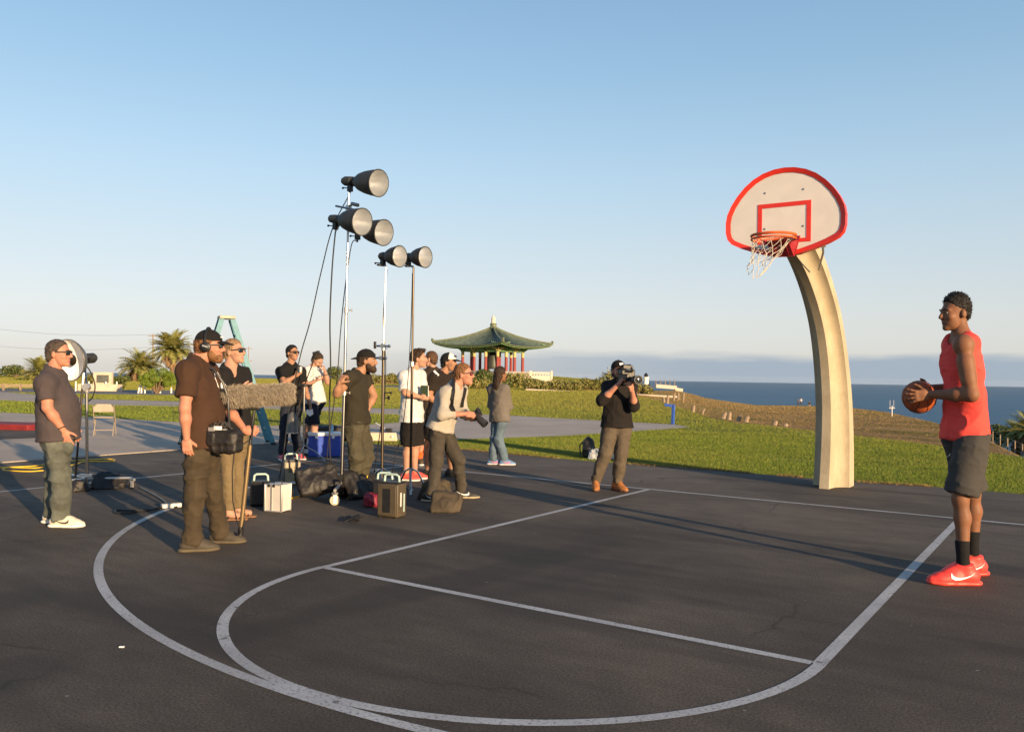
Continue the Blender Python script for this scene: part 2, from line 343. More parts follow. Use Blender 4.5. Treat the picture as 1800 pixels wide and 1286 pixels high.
MATS['palm'] = leafy('palm_frond', (0.12, 0.14, 0.035), (0.26, 0.26, 0.06), (0.42, 0.35, 0.14))
MATS['palm_dry'] = leafy('palm_dry_frond', (0.16, 0.10, 0.045), (0.28, 0.18, 0.09))
MATS['trunk'] = plain('trunk_bark', (0.16, 0.105, 0.065), 0.95, var=0.4, sc=8, bmp=0.8, bsc=14, bd=0.05)
MATS['wood_grey'] = plain('weathered_wood', (0.27, 0.20, 0.135), 0.9, var=0.3, sc=6, bmp=0.6, bsc=30)
# pavilion
MATS['tile'] = plain('glazed_roof_tile', (0.075, 0.105, 0.080), 0.55, var=0.45, sc=1.8, bmp=0.3, bsc=10)
MATS['tile_edge'] = plain('roof_edge_tile', (0.13, 0.15, 0.085), 0.6, var=0.3, sc=3)
MATS['eave_green'] = plain('painted_eave_green', (0.16, 0.28, 0.12), 0.6, var=0.4, sc=2.2)
MATS['eave_yellow'] = plain('painted_eave_ochre', (0.50, 0.42, 0.17), 0.6, var=0.3, sc=3)
MATS['col_red'] = plain('column_red', (0.24, 0.035, 0.03), 0.55, var=0.15)
MATS['bronze'] = plain('bell_bronze', (0.06, 0.065, 0.055), 0.5, metal=0.4)
MATS['stone_white'] = plain('white_stone', (0.62, 0.52, 0.42), 0.8, var=0.1)
MATS['stone_grey'] = plain('grey_stone', (0.30, 0.27, 0.24), 0.9, var=0.25, sc=2)
MATS['plaster'] = plain('cream_plaster', (0.55, 0.46, 0.34), 0.85, var=0.12, sc=2)
MATS['white_paint'] = plain('white_paint', (0.78, 0.74, 0.68), 0.55, var=0.06)
MATS['roofing'] = plain('grey_roofing', (0.25, 0.26, 0.28), 0.85)
MATS['panel_dark'] = plain('dark_plaque', (0.10, 0.105, 0.09), 0.5, var=0.3, sc=3)
# hoop
s = MT('cast_concrete_post'); c = s.ramp(s.noise(2.5, 5, 0.6), [(0.3, (0.35, 0.295, 0.20)), (0.7, (0.47, 0.40, 0.28))]); c = s.mix(0.3, c, s.ramp(s.noise(20, 4, 0.6, (4, 4, 0.35)), [(0.3, 0.3), (0.7, 0.65)]), 'OVERLAY')
s.col(c).set(0.75, 0, 0.3); s.bump(s.noise(30, 4), 0.2, 0.006); MATS['post'] = s.m
MATS['board'] = plain('backboard_enamel', (0.70, 0.645, 0.585), 0.35, var=0.05, sc=5)
MATS['hoop_red'] = plain('backboard_red_paint', (0.68, 0.035, 0.022), 0.4, var=0.08)
MATS['rim'] = plain('rim_orange_paint', (0.62, 0.11, 0.03), 0.45, var=0.25)
MATS['rim_plate'] = plain('rim_bracket_red', (0.30, 0.02, 0.03), 0.5, var=0.2)
MATS['cord'] = plain('net_cord', (0.62, 0.56, 0.46), 0.9, var=0.2)
MATS['galv'] = plain('galvanised_steel', (0.42, 0.41, 0.38), 0.45, metal=0.6)
# gear
MATS['chrome'] = plain('chrome', (0.40, 0.395, 0.39), 0.2, metal=1.0, var=0.08)
MATS['alu'] = plain('brushed_aluminium', (0.60, 0.57, 0.53), 0.38, metal=0.75, var=0.08, bmp=0.1)
MATS['alu_case'] = plain('silver_case_panel', (0.62, 0.59, 0.55), 0.5, metal=0.15, var=0.05)
MATS['dark_tube'] = plain('dark_bronze_tube', (0.035, 0.026, 0.017), 0.35, metal=0.5, var=0.15)
MATS['lamp_black'] = plain('lamp_black', (0.028, 0.028, 0.026), 0.55, var=0.2, bmp=0.1)
MATS['black'] = plain('black_plastic', (0.014, 0.014, 0.015), 0.45, var=0.2)
MATS['rubber'] = plain('black_rubber', (0.012, 0.012, 0.013), 0.7)
MATS['silver'] = plain('reflector_silver', (0.70, 0.72, 0.74), 0.30, metal=0.8, var=0.1, sc=8)
MATS['dish_white'] = plain('dish_white', (0.82, 0.80, 0.77), 0.5, var=0.04)
MATS['dish_grey'] = plain('dish_grey_shell', (0.11, 0.105, 0.10), 0.4, metal=0.3)
MATS['sandbag'] = plain('sandbag_nylon', (0.016, 0.014, 0.013), 0.55, var=0.3, sc=6, bmp=0.6, bsc=12, bd=0.02)
MATS['brown_bag'] = plain('brown_canvas', (0.055, 0.042, 0.026), 0.8, var=0.3, sc=7, bmp=0.6, bsc=14, bd=0.02)
MATS['red_bag'] = plain('crimson_nylon', (0.20, 0.012, 0.03), 0.6, var=0.3, bmp=0.6, bsc=10, bd=0.03)
MATS['pack_tan'] = plain('power_pack_tan', (0.33, 0.27, 0.18), 0.55, var=0.1)
MATS['pack_dark'] = plain('power_pack_bronze', (0.075, 0.058, 0.036), 0.5, var=0.15)
MATS['mint'] = plain('pale_mint_plastic', (0.42, 0.56, 0.50), 0.4)
MATS['yellow'] = plain('yellow_cable', (0.72, 0.46, 0.02), 0.5)
MATS['cable'] = plain('black_cable', (0.015, 0.015, 0.015), 0.6)
MATS['greycable'] = plain('grey_cable', (0.20, 0.20, 0.17), 0.6)
MATS['teal'] = plain('teal_fibreglass', (0.05, 0.20, 0.26), 0.5, var=0.15)
MATS['blue'] = plain('cooler_blue', (0.022, 0.070, 0.42), 0.42, var=0.08)
MATS['blue_post'] = plain('blue_paint', (0.03, 0.09, 0.38), 0.5, var=0.15)
MATS['caster'] = plain('caster_wheel_cream', (0.46, 0.40, 0.30), 0.6)
MATS['gold_tube'] = plain('brassy_pole', (0.20, 0.14, 0.07), 0.42, metal=0.5, var=0.12)
MATS['chair'] = plain('folding_chair_beige', (0.34, 0.27, 0.20), 0.5)
s = MT('fur_windscreen'); g = s.n('ShaderNodeNewGeometry'); s.col(s.ramp(g.outputs['Random Per Island'], [(0, (0.20, 0.165, 0.12)), (0.5, (0.33, 0.28, 0.21)), (1, (0.46, 0.40, 0.32))])).set(0.8, 0, 0.2); MATS['fur'] = s.m
s = MT('basketball_leather'); s.col(s.ramp(s.noise(20, 3), [(0.3, (0.26, 0.055, 0.018)), (0.7, (0.36, 0.085, 0.028))])).set(0.6, 0, 0.3)
vv = s.n('ShaderNodeTexVoronoi'); vv.inputs['Scale'].default_value = 260; s.l(s.tc.outputs['Object'], vv.inputs['Vector']); s.bump(vv.outputs['Distance'], 0.5, 0.002); MATS['ball'] = s.m
s = MT('clear_plastic_bag'); s.col((0.72, 0.75, 0.78)).set(0.25, 0, 0.5, Transmission_Weight=0.5, IOR=1.1); s.bump(s.noise(14, 4, 0.7), 1.0, 0.05); MATS['plastic'] = s.m
MATS['paper'] = plain('paper_white', (0.78, 0.77, 0.75), 0.8, var=0.05)
MATS['glass'] = plain('lens_glass', (0.02, 0.025, 0.03), 0.08, spec=0.8)
MATS['shades'] = plain('dark_lens', (0.008, 0.008, 0.009), 0.12, spec=0.7)
MATS['shades_red'] = plain('red_mirror_lens', (0.20, 0.012, 0.03), 0.15, metal=0.5)
# people
def skin(name, c):
    s = MT(name); lo = tuple(q*0.85 for q in c); hi = (min(1, c[0]*1.12), c[1]*1.08, c[2]*1.05)
    s.col(s.ramp(s.noise(14, 4), [(0.3, lo), (0.7, hi)])).set(0.58, 0, 0.28, Subsurface_Weight=0.08, Subsurface_Scale=0.01)
    s.b.inputs['Subsurface Radius'].default_value = (0.6, 0.25, 0.12); s.bump(s.noise(70, 3), 0.12, 0.004); return s.m
SK = dict(fair=skin('skin_fair', (0.40, 0.225, 0.155)), pink=skin('skin_pink', (0.42, 0.20, 0.135)), tan=skin('skin_tan', (0.31, 0.165, 0.10)), brown=skin('skin_brown', (0.20, 0.095, 0.052)), dark=skin('skin_dark', (0.205, 0.093, 0.049)))
def hairm(name, c):
    s = MT(name); s.col(s.ramp(s.noise(60, 4, 0.6, (1, 1, 0.25)), [(0.3, tuple(q*0.5 for q in c)), (0.7, tuple(q*1.6 for q in c))])).set(0.6, 0, 0.3)
    s.bump(s.noise(90, 4, 0.7, (1, 1, 0.3)), 0.9, 0.01); return s.m
HR = dict(black=hairm('hair_black', (0.010, 0.008, 0.007)), dbrown=hairm('hair_dark_brown', (0.032, 0.018, 0.010)), brown=hairm('hair_brown', (0.085, 0.045, 0.022)),
          ginger=hairm('hair_ginger', (0.16, 0.075, 0.03)), grey=hairm('hair_greying', (0.060, 0.044, 0.033)), blonde=hairm('hair_blonde', (0.22, 0.135, 0.07)))
# ---------------------------------------------------------------- terrain, sea, court
def pxs(L, z=0.0): return [gnd(a, b, z) for a, b in L]
def azof(px): d = ray(px, 680); return math.atan2(d[0], d[1])
CREST = [(1100, 692), (1160, 705), (1250, 735), (1400, 756), (1600, 778), (1800, 806)]
SKYL = [(1150, 686), (1190, 684), (1240, 699), (1290, 707), (1330, 712), (1440, 713), (1500, 717), (1560, 724), (1640, 741), (1720, 764), (1800, 803)]
def rc_of(px):
    if px < 1090: return 400.0
    y = np.interp(px, [a for a, b in CREST], [b for a, b in CREST]); g = gnd(px, y); return math.hypot(*(g-CAM)[:2])
def sl_of(px):
    if px < 1145: return 0.012
    y = np.interp(px, [a for a, b in SKYL], [b for a, b in SKYL]); d = ray(px, y); return min(0.0245, -0.82*d[2]/math.hypot(d[0], d[1]))
def rs_of(px):
    if px < 1145: return 175.0
    y = np.interp(px, [a for a, b in SKYL], [b for a, b in SKYL]); d = ray(px, y); t = -d[2]/math.hypot(d[0], d[1])
    rc = rc_of(px); k = sl_of(px); return float(np.clip((CAM[2]-k*rc)/(t-k), rc+0.6, 260))
cols = np.concatenate([np.arange(-60, 1861, 5.0)])
azs = [azof(c) for c in cols]; RC = [rc_of(min(max(c, 0), 1800)) for c in cols]; RS = [rs_of(min(max(c, 0), 1800)) for c in cols]; SL = [sl_of(min(max(c, 0), 1800)) for c in cols]
ext = np.linspace(azs[-1]+0.02, azs[0]+2*math.pi-0.02, 120)
for a in ext:                                   # the ground goes on behind the camera as the same open lawn
    azs.append(a); t = (a-ext[0])/(ext[-1]-ext[0]); k = min(1, t*14)
    RC.append(RC[len(cols)-1]*(1-k)+400*k if k < 1 else 400); RS.append(RS[len(cols)-1]*(1-k)+175*k); SL.append(0.02)
azs = np.array(azs); RC = np.array(RC); RS = np.array(RS); SL = np.array(SL)
nr = 96; tt = np.linspace(0, 1, nr)
R = 0.4*(RS[:, None]/0.4)**tt[None, :]
R = np.concatenate([R, RS[:, None]+np.array([1.2, 4, 9, 20, 45, 90, 130])[None, :]], 1)
A = np.repeat(azs[:, None], R.shape[1], 1)
X = CAM[0]+R*np.sin(A); Y = CAM[1]+R*np.cos(A)
d = np.maximum(0, R-RC[:, None]); Z = -SL[:, None]*d*np.clip(d/1.5, 0, 1)
jit = (fbm(np.stack([X, Y, 0*X], -1).reshape(-1, 3)*0.22, 4, 3)-0.47).reshape(X.shape)
Z += jit*np.clip(d/6, 0, 1)*0.06
over = np.maximum(0, R-RS[:, None]); Z += -over*0.42
KN = rng(868, 668, 150)                         # the low knoll under the pavilion
Z += 1.7*np.exp(-((X-KN[0])**2+(Y-KN[1])**2)/(2*15**2))*np.clip((R-60)/40, 0, 1)
Z -= 0.012
na, nb = X.shape
vi = np.arange(na*nb).reshape(na, nb); nx = np.roll(vi, -1, 0)
F = np.stack([vi[:, :-1], vi[:, 1:], nx[:, 1:], nx[:, :-1]], -1).reshape(-1, 4)
fd = ((R-RC[:, None])+jit*9)[:, :-1].reshape(-1)
V = np.stack([X, Y, Z], -1).reshape(-1, 3)
me = mkmesh('terrain', V, F[:, ::-1].copy(), [MATS['lawn'], MATS['dirt']], (0, 0, 0), (fd > 0.0).astype(int), True)
ter = bpy.data.objects.new('terrain', me); COL.objects.link(ter); ter['kind'] = 'structure'
def tz(x, y):                                   # terrain height
    r = math.hypot(x-CAM[0], y-CAM[1]); a = math.atan2(x-CAM[0], y-CAM[1])
    i = int(np.argmin(np.abs(np.angle(np.exp(1j*(azs-a)))))); return float(np.interp(r, R[i], Z[i]))
# sea: a disc that ends where the earth's curve hides it
mb = MB(); n = 180; rr = [60, 400, 1500, 5000, 10900]; vs = []; fs = []
for r in rr:
    for k in range(n): vs.append((CAM[0]+r*math.cos(2*math.pi*k/n), CAM[1]+r*math.sin(2*math.pi*k/n), -45))
for i in range(len(rr)-1):
    for k in range(n): fs.append((i*n+k, i*n+(k+1) % n, (i+1)*n+(k+1) % n, (i+1)*n+k))
mb.add(vs, [f[::-1] for f in fs]); struct('sea', mb, MATS['sea'])
# roads and paths
def sheet(name, pts, z, mat):
    return struct(name, MB().poly([(p[0], p[1], z) for p in pts]), mat)
CONC = pxs([(1215, 750), (1110, 758), (1000, 765), (870, 770), (814, 771), (660, 773)]) + [np.array([-10.86, 2.4, 0]), np.array([-10.86, -12, 0]), np.array([-17.2, -12, 0]), np.array([-17.2, 0.05, 0])] \
    + pxs([(60, 757), (-120, 748), (-120, 719), (0, 724), (150, 732), (310, 741), (470, 748), (640, 746), (720, 741), (775, 731), (830, 727), (900, 730), (1060, 739), (1180, 745)])
sheet('concrete_plaza', CONC, -0.004, MATS['concrete'])
PATH = pxs([(-150, 698), (0, 703), (160, 711), (310, 714), (470, 718), (700, 728), (775, 731), (830, 727), (700, 718), (470, 712), (310, 705), (160, 701), (0, 688), (-150, 682)])
sheet('lawn_path', PATH, -0.007, MATS['concrete'])
sheet('park_road', pxs([(-200, 684), (60, 690), (180, 693), (310, 694.5), (460, 694), (460, 691), (310, 686), (180, 684.5), (-200, 679)]), -0.008, MATS['road'])
sheet('far_road', pxs([(640, 680), (760, 683), (770, 677), (690, 676.5)]), -0.008, MATS['road'])
court = sheet('asphalt_court', [(-10.86, -45), (45, -45), (45, 2.75), (2.3, 2.78), (1.4, 2.86), (0.15, 2.72), (-2.1, 2.76), (-4.6, 2.70), (-7.05, 2.98), (-8.8, 2.75), (-10.86, 2.4)], 0.0, MATS['asphalt'])
sheet('parking_bay', pxs([(-150, 752), (66, 756), (66, 769), (-150, 778)]), 0.0, MATS['asphalt'])
# painted lines, one sheet each, children of the court
LW = 0.064
def line(name, a, b, wd=LW, z=0.0012):
    a = np.array([*a, 0.0]); b = np.array([*b, 0.0]); s_ = np.cross(nrm(b-a), ZZ)*wd/2
    vs = [a+s_, b+s_, b-s_, a-s_]; return struct(name, MB().poly([(p[0], p[1], z) for p in vs][::-1]), MATS['paint'], court)
def arc(name, cx, cy, r, a0, a1, n=60, z=0.0018, wd=LW):
    vs = []; fs = []
    for i in range(n+1):
        a = a0+(a1-a0)*i/n
        for q in (r-wd/2, r+wd/2): vs.append((cx+q*math.cos(a), cy+q*math.sin(a), z))
    for i in range(n): fs.append((2*i, 2*i+1, 2*i+3, 2*i+2))
    return struct(name, MB().add(vs, fs), MATS['paint'], court)
HL, YF = 1.80, 5.72
line('baseline', (-7.62, 0), (7.62, 0), 0.06)
line('sideline', (-7.62, -0.04), (-7.62, -24), 0.06, 0.0015); line('sideline', (7.62, -0.04), (7.62, -24), 0.06, 0.0015)
line('lane_line', (-HL, -0.04), (-HL, -YF), LW); line('lane_line', (HL, -0.04), (HL, -YF), 0.07)
line('free_throw_line', (-HL+0.032, -YF), (HL-0.037, -YF), LW, 0.0015)
arc('free_throw_arc', 0, -YF, 1.805, math.pi, 2*math.pi)
arc('three_point_arc', 0, -1.60, 5.98, math.pi, 2*math.pi, 110, 0.0024)
line('three_point_line', (-5.98, -0.04), (-5.98, -1.6)); line('three_point_line', (5.98, -0.04), (5.98, -1.6))
# pale poured edge between court and plaza
mbk = MB().box((-10.83, -10.0, 0.006), (0.12, 24, 0.02)); struct('court_edge_strip', mbk, MATS['concrete'])
# red painted kerb of the parking bay
rk = MB(); a = gnd(-150, 749); b = gnd(60, 755.5); dd = nrm(b-a); sdv = np.cross(ZZ, dd)
rk.box((a+b)/2+np.array([0, 0, 0.06])+sdv*0.25, (np.linalg.norm(b-a), 0.9, 0.14), (dd, sdv, ZZ))
single('kerb', 'red painted kerb along the parking bay at the far left', 'kerb', rk, MATS['red_kerb'], tuple(b), bevel=0.02)
# ---- grass blades
def inpoly(x, y, P):
    r = np.zeros(len(x), bool); n = len(P)
    for i in range(n):
        x1, y1 = P[i][:2]; x2, y2 = P[(i+1) % n][:2]
        if y1 == y2: continue
        c = ((y1 > y) != (y2 > y)) & (x < (x2-x1)*(y-y1)/(y2-y1)+x1); r ^= c
    return r
def blades(name, label, r0, r1, n, seed, dry=False, px=(-30, 1830)):
    """short blades in a wedge of ground, thinning out and growing coarser with distance"""
    g = np.random.default_rng(seed); a = g.uniform(azof(px[0]), azof(px[1]), n); r = r0*(r1/r0)**g.uniform(size=n)
    x = CAM[0]+r*np.sin(a); y = CAM[1]+r*np.cos(a)
    rc = np.interp(a, azs[:len(cols)], RC[:len(cols)]); rs = np.interp(a, azs[:len(cols)], RS[:len(cols)])
    edge = np.interp(x, [-10.9, -8.8, -7.05, -4.6, -2.1, 0.15, 1.4, 2.3, 9], [2.45, 2.8, 3.02, 2.74, 2.8, 2.76, 2.9, 2.82, 2.8])+0.05*np.sin(x*5.1)+0.04*g.normal(size=n)
    dens = fbm(np.stack([x*0.7, y*0.7, 0*x], -1), 3, seed)
    wob = 4.5*(fbm(np.stack([x*0.25, y*0.25, 0*x], -1), 3, 3)-0.47)*np.clip(rc/30, 0.4, 2)
    if dry: k = (r > rc+wob-0.5) & (r < rs+0.5) & (g.uniform(size=n) < 0.5+0.6*dens)
    else:
        k = (y > edge) & (r < rc+wob+0.6) & (r < rs) & ~inpoly(x, y, CONC) & ~inpoly(x, y, PATH) & (g.uniform(size=n) < 0.45+1.1*dens) & ~((x > -11.2) & (y < 2.4))
        for Q_ in ROADS: k &= ~inpoly(x, y, Q_)
    x = x[k]; y = y[k]; r = r[k]; a = a[k]; n = len(x)
    ia = np.interp(a, azs[:len(cols)], np.arange(len(cols))).round().astype(int); z0 = np.empty(n)
    for i in np.unique(ia): q = ia == i; z0[q] = np.interp(r[q], R[i], Z[i])
    sc = np.clip(0.0013*r+0.008, 0.022, 0.13)*g.uniform(0.5, 1.2, n)*np.clip(0.6+0.8*dens[k], 0.5, 1.4)*(0.5 if dry else 1)
    wd = np.clip(0.00055*r, 0.006, 0.08)*g.uniform(0.6, 1.4, n); th = g.uniform(0, 2*np.pi, n); ln = g.uniform(0.1, 1.1, n)*sc; lt = g.uniform(0, 2*np.pi, n)
    p0 = np.stack([x-np.cos(th)*wd/2, y-np.sin(th)*wd/2, z0-0.01], -1); p1 = np.stack([x+np.cos(th)*wd/2, y+np.sin(th)*wd/2, z0-0.01], -1)
    p2 = np.stack([x+np.cos(lt)*ln, y+np.sin(lt)*ln, z0+sc], -1)
    v = np.stack([p0, p1, p2], 1).reshape(-1, 3); f = np.arange(3*n).reshape(-1, 3)
    o = bpy.data.objects.new(name, mkmesh(name, v, f, MATS['dry_blade' if dry else 'blade'], (0, 0, 0))); COL.objects.link(o); tag(o, label, 'grass', None, 'stuff')
ROADS = [pxs([(-200, 684), (60, 690), (180, 693), (310, 694.5), (460, 694), (460, 691), (310, 686), (180, 684.5), (-200, 679)]), pxs([(640, 680), (760, 683), (770, 677), (690, 676.5)])]
blades('grass', 'green mown grass of the lawn around the court and path', 12.0, 172, 900000, 1)
blades('grass', 'short green grass of the near lawn behind the hoop', 11.5, 24, 220000, 2, px=(780, 1830))
blades('dry_grass', 'sparse dry grass on the brown slope above the sea', 16, 240, 160000, 3, True, (1080, 1830))
g = np.random.default_rng(9); n = 9000; x = g.uniform(-9, 6, n); e_ = np.interp(x, [-8.8, -7.05, -4.6, -2.1, 0.15, 1.4, 2.3, 9], [2.78, 3.0, 2.72, 2.78, 2.74, 2.88, 2.8, 2.78])    # ragged dry fringe where the lawn meets the court
y = e_+g.normal(size=n)*0.035-0.01+0.07*(fbm(np.stack([x*2.2, 0*x, 0*x], -1), 3, 5)-0.45); k = fbm(np.stack([x*1.3, 0*x, 0*x+4], -1), 2, 8) > 0.30; x = x[k]; y = y[k]; n = len(x); th = g.uniform(0, 6.283, n); lt = g.uniform(0, 6.283, n); hh = g.uniform(0.01, 0.04, n); ln = g.uniform(0.3, 1.6, n)*hh
v = np.stack([np.stack([x-np.cos(th)*.005, y-np.sin(th)*.005, 0*x], -1), np.stack([x+np.cos(th)*.005, y+np.sin(th)*.005, 0*x], -1), np.stack([x+np.cos(lt)*ln, y+np.sin(lt)*ln, hh], -1)], 1).reshape(-1, 3)
o = bpy.data.objects.new('dry_grass', mkmesh('dry_grass', v, np.arange(3*n).reshape(-1, 3), MATS['dry_blade'], (0, 0, 0))); COL.objects.link(o); tag(o, 'dry straw fringe where the lawn meets the asphalt', 'grass', None, 'stuff')
# thin sea air: one even box round camera, land and sea
hzb = MB().box((CAM[0], CAM[1], (-46.5+18)/2), (23000, 23000, 64.5)); hm_ = bpy.data.materials.new('sea_haze'); hm_.use_nodes = True; ht = hm_.node_tree; ht.nodes.clear()
ho = ht.nodes.new('ShaderNodeOutputMaterial'); hv = ht.nodes.new('ShaderNodeVolumePrincipled'); hv.inputs['Color'].default_value = (0.80, 0.90, 1.0, 1); hv.inputs['Density'].default_value = 1.4e-5; hv.inputs['Anisotropy'].default_value = 0.0; ht.links.new(hv.outputs[0], ho.inputs['Volume'])
o = bpy.data.objects.new('haze', mkmesh('haze', hzb.v, hzb.f, hm_, (0, 0, 0))); COL.objects.link(o); tag(o, 'thin pale sea haze over the water', 'haze', None, 'stuff')
# ---------------------------------------------------------------- foliage helpers
def leaves(n, size, centers, radii, seed, shell=0.55, flat=0.0):
    """leaf quads through a set of ellipsoid clumps -> verts, faces"""
    g = np.random.default_rng(seed); C = np.asarray(centers, float); Rr = np.asarray(radii, float)
    w_ = Rr.prod(1)**(2/3); w_ /= w_.sum(); ci = g.choice(len(C), n, p=w_)
    d_ = g.normal(size=(n, 3)); d_ /= np.linalg.norm(d_, axis=1, keepdims=True)
    rad = (shell+(1-shell)*g.uniform(size=n)**0.6)*(0.85+0.3*g.uniform(size=n))
    p = C[ci]+d_*Rr[ci]*rad[:, None]
    nn = d_+g.normal(size=(n, 3))*0.6; nn /= np.linalg.norm(nn, axis=1, keepdims=True)
    t = np.cross(nn, g.normal(size=(n, 3))); t /= np.linalg.norm(t, axis=1, keepdims=True); b = np.cross(nn, t)
    sz = size*g.uniform(0.6, 1.4, n)[:, None]
    v = np.stack([p-t*sz, p+b*sz*0.55, p+t*sz, p-b*sz*0.55], 1).reshape(-1, 3)
    return v, np.arange(4*n).reshape(-1, 4)
def arr_part(name, v, f, mat, parent, smooth=False):
    return part(name, mkmesh(name, v, f, mat, BASE[parent], None, smooth), None, parent)
def bush(label, base, w_, h, seed, n=1500, leaf=0.12, mat='leaf_dark', name='bush', cat='bush', group=None, lobes=9, dep=None):
    t = thing(name, label, cat, base, group); g = np.random.default_rng(seed); dep = dep or w_
    C = []; Rd = []
    for i in range(lobes):
        a = g.uniform(0, 2*np.pi); q = g.uniform(0, 0.34)
        hh = g.uniform(0.25, 0.72); C.append(np.asarray(base)+RH*math.cos(a)*q*w_+DH*math.sin(a)*q*dep+ZZ*h*hh); k = g.uniform(0.18, 0.34)
        Rd.append((w_*k, dep*k, h*min(k*1.1, 0.98-hh)))
    v, f = leaves(n, leaf, C, Rd, seed); arr_part('foliage', v, f, MATS[mat], t)
    m_ = MB()
    for i in range(3): m_.tube([np.asarray(base)+np.array([0, 0, -0.1]), np.asarray(base)+RH*(i-1)*w_*0.08+ZZ*h*0.3, np.asarray(base)+RH*(i-1)*w_*0.2+ZZ*h*0.6], [0.05*h, 0.035*h, 0.015*h], 6)
    part('stem', m_, MATS['trunk'], t); return t
def palm(label, base, trunk_h, crown_r, seed, nf=70, group='palm trees', dry=True):
    t = thing('palm_tree', label, 'palm tree', base, group); g = np.random.default_rng(seed); base = np.asarray(base, float)
    top = base+ZZ*trunk_h; m_ = MB(); pr = [(0, 0.09*crown_r+0.06)]
    for i in range(1, 9): pr.append((trunk_h*i/8, 0.085*crown_r*(1+0.12*(i % 2))))
    m_.lathe(base-ZZ*0.2, ZZ, pr, 10, True); part('trunk', m_, MATS['trunk'], t)
    for dryset in ((0, 1) if dry else (0,)):
        V = []; nfr = int(nf*1.7) if not dryset else nf//2
        for k in range(nfr):
            az = g.uniform(0, 2*np.pi); el = math.asin(g.uniform(-0.35, 0.99)) if not dryset else g.uniform(-1.25, -0.35); L = crown_r*g.uniform(0.85, 1.15)*(0.85 if dryset else 1)
            hd = np.array([math.cos(az), math.sin(az), 0]); prev = top.copy(); e = el; P = [prev]; ns = 9
            for i in range(ns): prev = prev+(hd*math.cos(e)+ZZ*math.sin(e))*L/ns; P.append(prev); e -= 0.05+0.014*i
            for i in range(1, ns+1):
                f_ = nrm(P[i]-P[i-1]); sdv = np.array([-hd[1], hd[0], 0]); upv = np.cross(sdv, f_)
                wl = L*0.20*math.sin(math.pi*min(1, (i+0.6)/(ns+1)))+0.05*L
                for sgn in (-1, 1):
                    for q in range(3):
                        o = P[i-1]+(P[i]-P[i-1])*q/3; tip = o+sdv*sgn*wl*0.8+f_*wl*0.75-upv*wl*0.12*g.uniform(-1, 2.5); hw = f_*L*0.020
                        V.append((o-hw, o+hw, tip))
                V.append((P[i-1]-upv*0.012*L, P[i-1]+upv*0.012*L, P[i]))
        V = np.array(V); arr_part('frond_crown' if not dryset else 'dry_fronds', V.reshape(-1, 3), np.arange(len(V)*3).reshape(-1, 3), MATS['palm'] if not dryset else MATS['palm_dry'], t)
    return t
def gb(px, py, dist): p_ = rng(px, py, dist); return p_
def ground_at(px, dist):
    p_ = rng(px, 670, dist); return np.array([p_[0], p_[1], tz(p_[0], p_[1])])
# ---------------------------------------------------------------- pavilion
PD = 150.0; pc = rng(866, 652, PD); zc = pc[2]; pb = np.array([pc[0], pc[1], zc])
pav = thing('pavilion', 'open square pavilion with green tiled upswept roof and red columns beyond the lawn', 'pavilion', pb)
THP = math.radians(-35)+0.0
ex = RH*math.cos(THP)+DH*math.sin(THP); ey = -RH*math.sin(THP)+DH*math.cos(THP)
def zy(y): return rng(866, y, PD)[2]
zev = zy(606); ztop = zy(575); HA = 7.15
m_ = MB().box(pb-ZZ*0.55, (10.5, 10.5, 1.1), (ex, ey, ZZ)); part('stone_platform', m_, MATS['stone_grey'], pav)
def roofpt(u, v):      # u along the eave -1..1, v 0 eave .. 1 top, on the face towards -ey
    half = HA*(1-v); lift = 0.62*abs(u)**3*(1-v)**2; z = zev+(ztop-zev)*(0.42*v+0.58*v**2.1)+lift-0.38*(1-v)**3
    sw = 1+0.05*abs(u)**4*(1-v); return u*half*sw, -half*sw, z
rot = [(ex, ey), (ey, -ex), (-ex, -ey), (-ey, ex)]
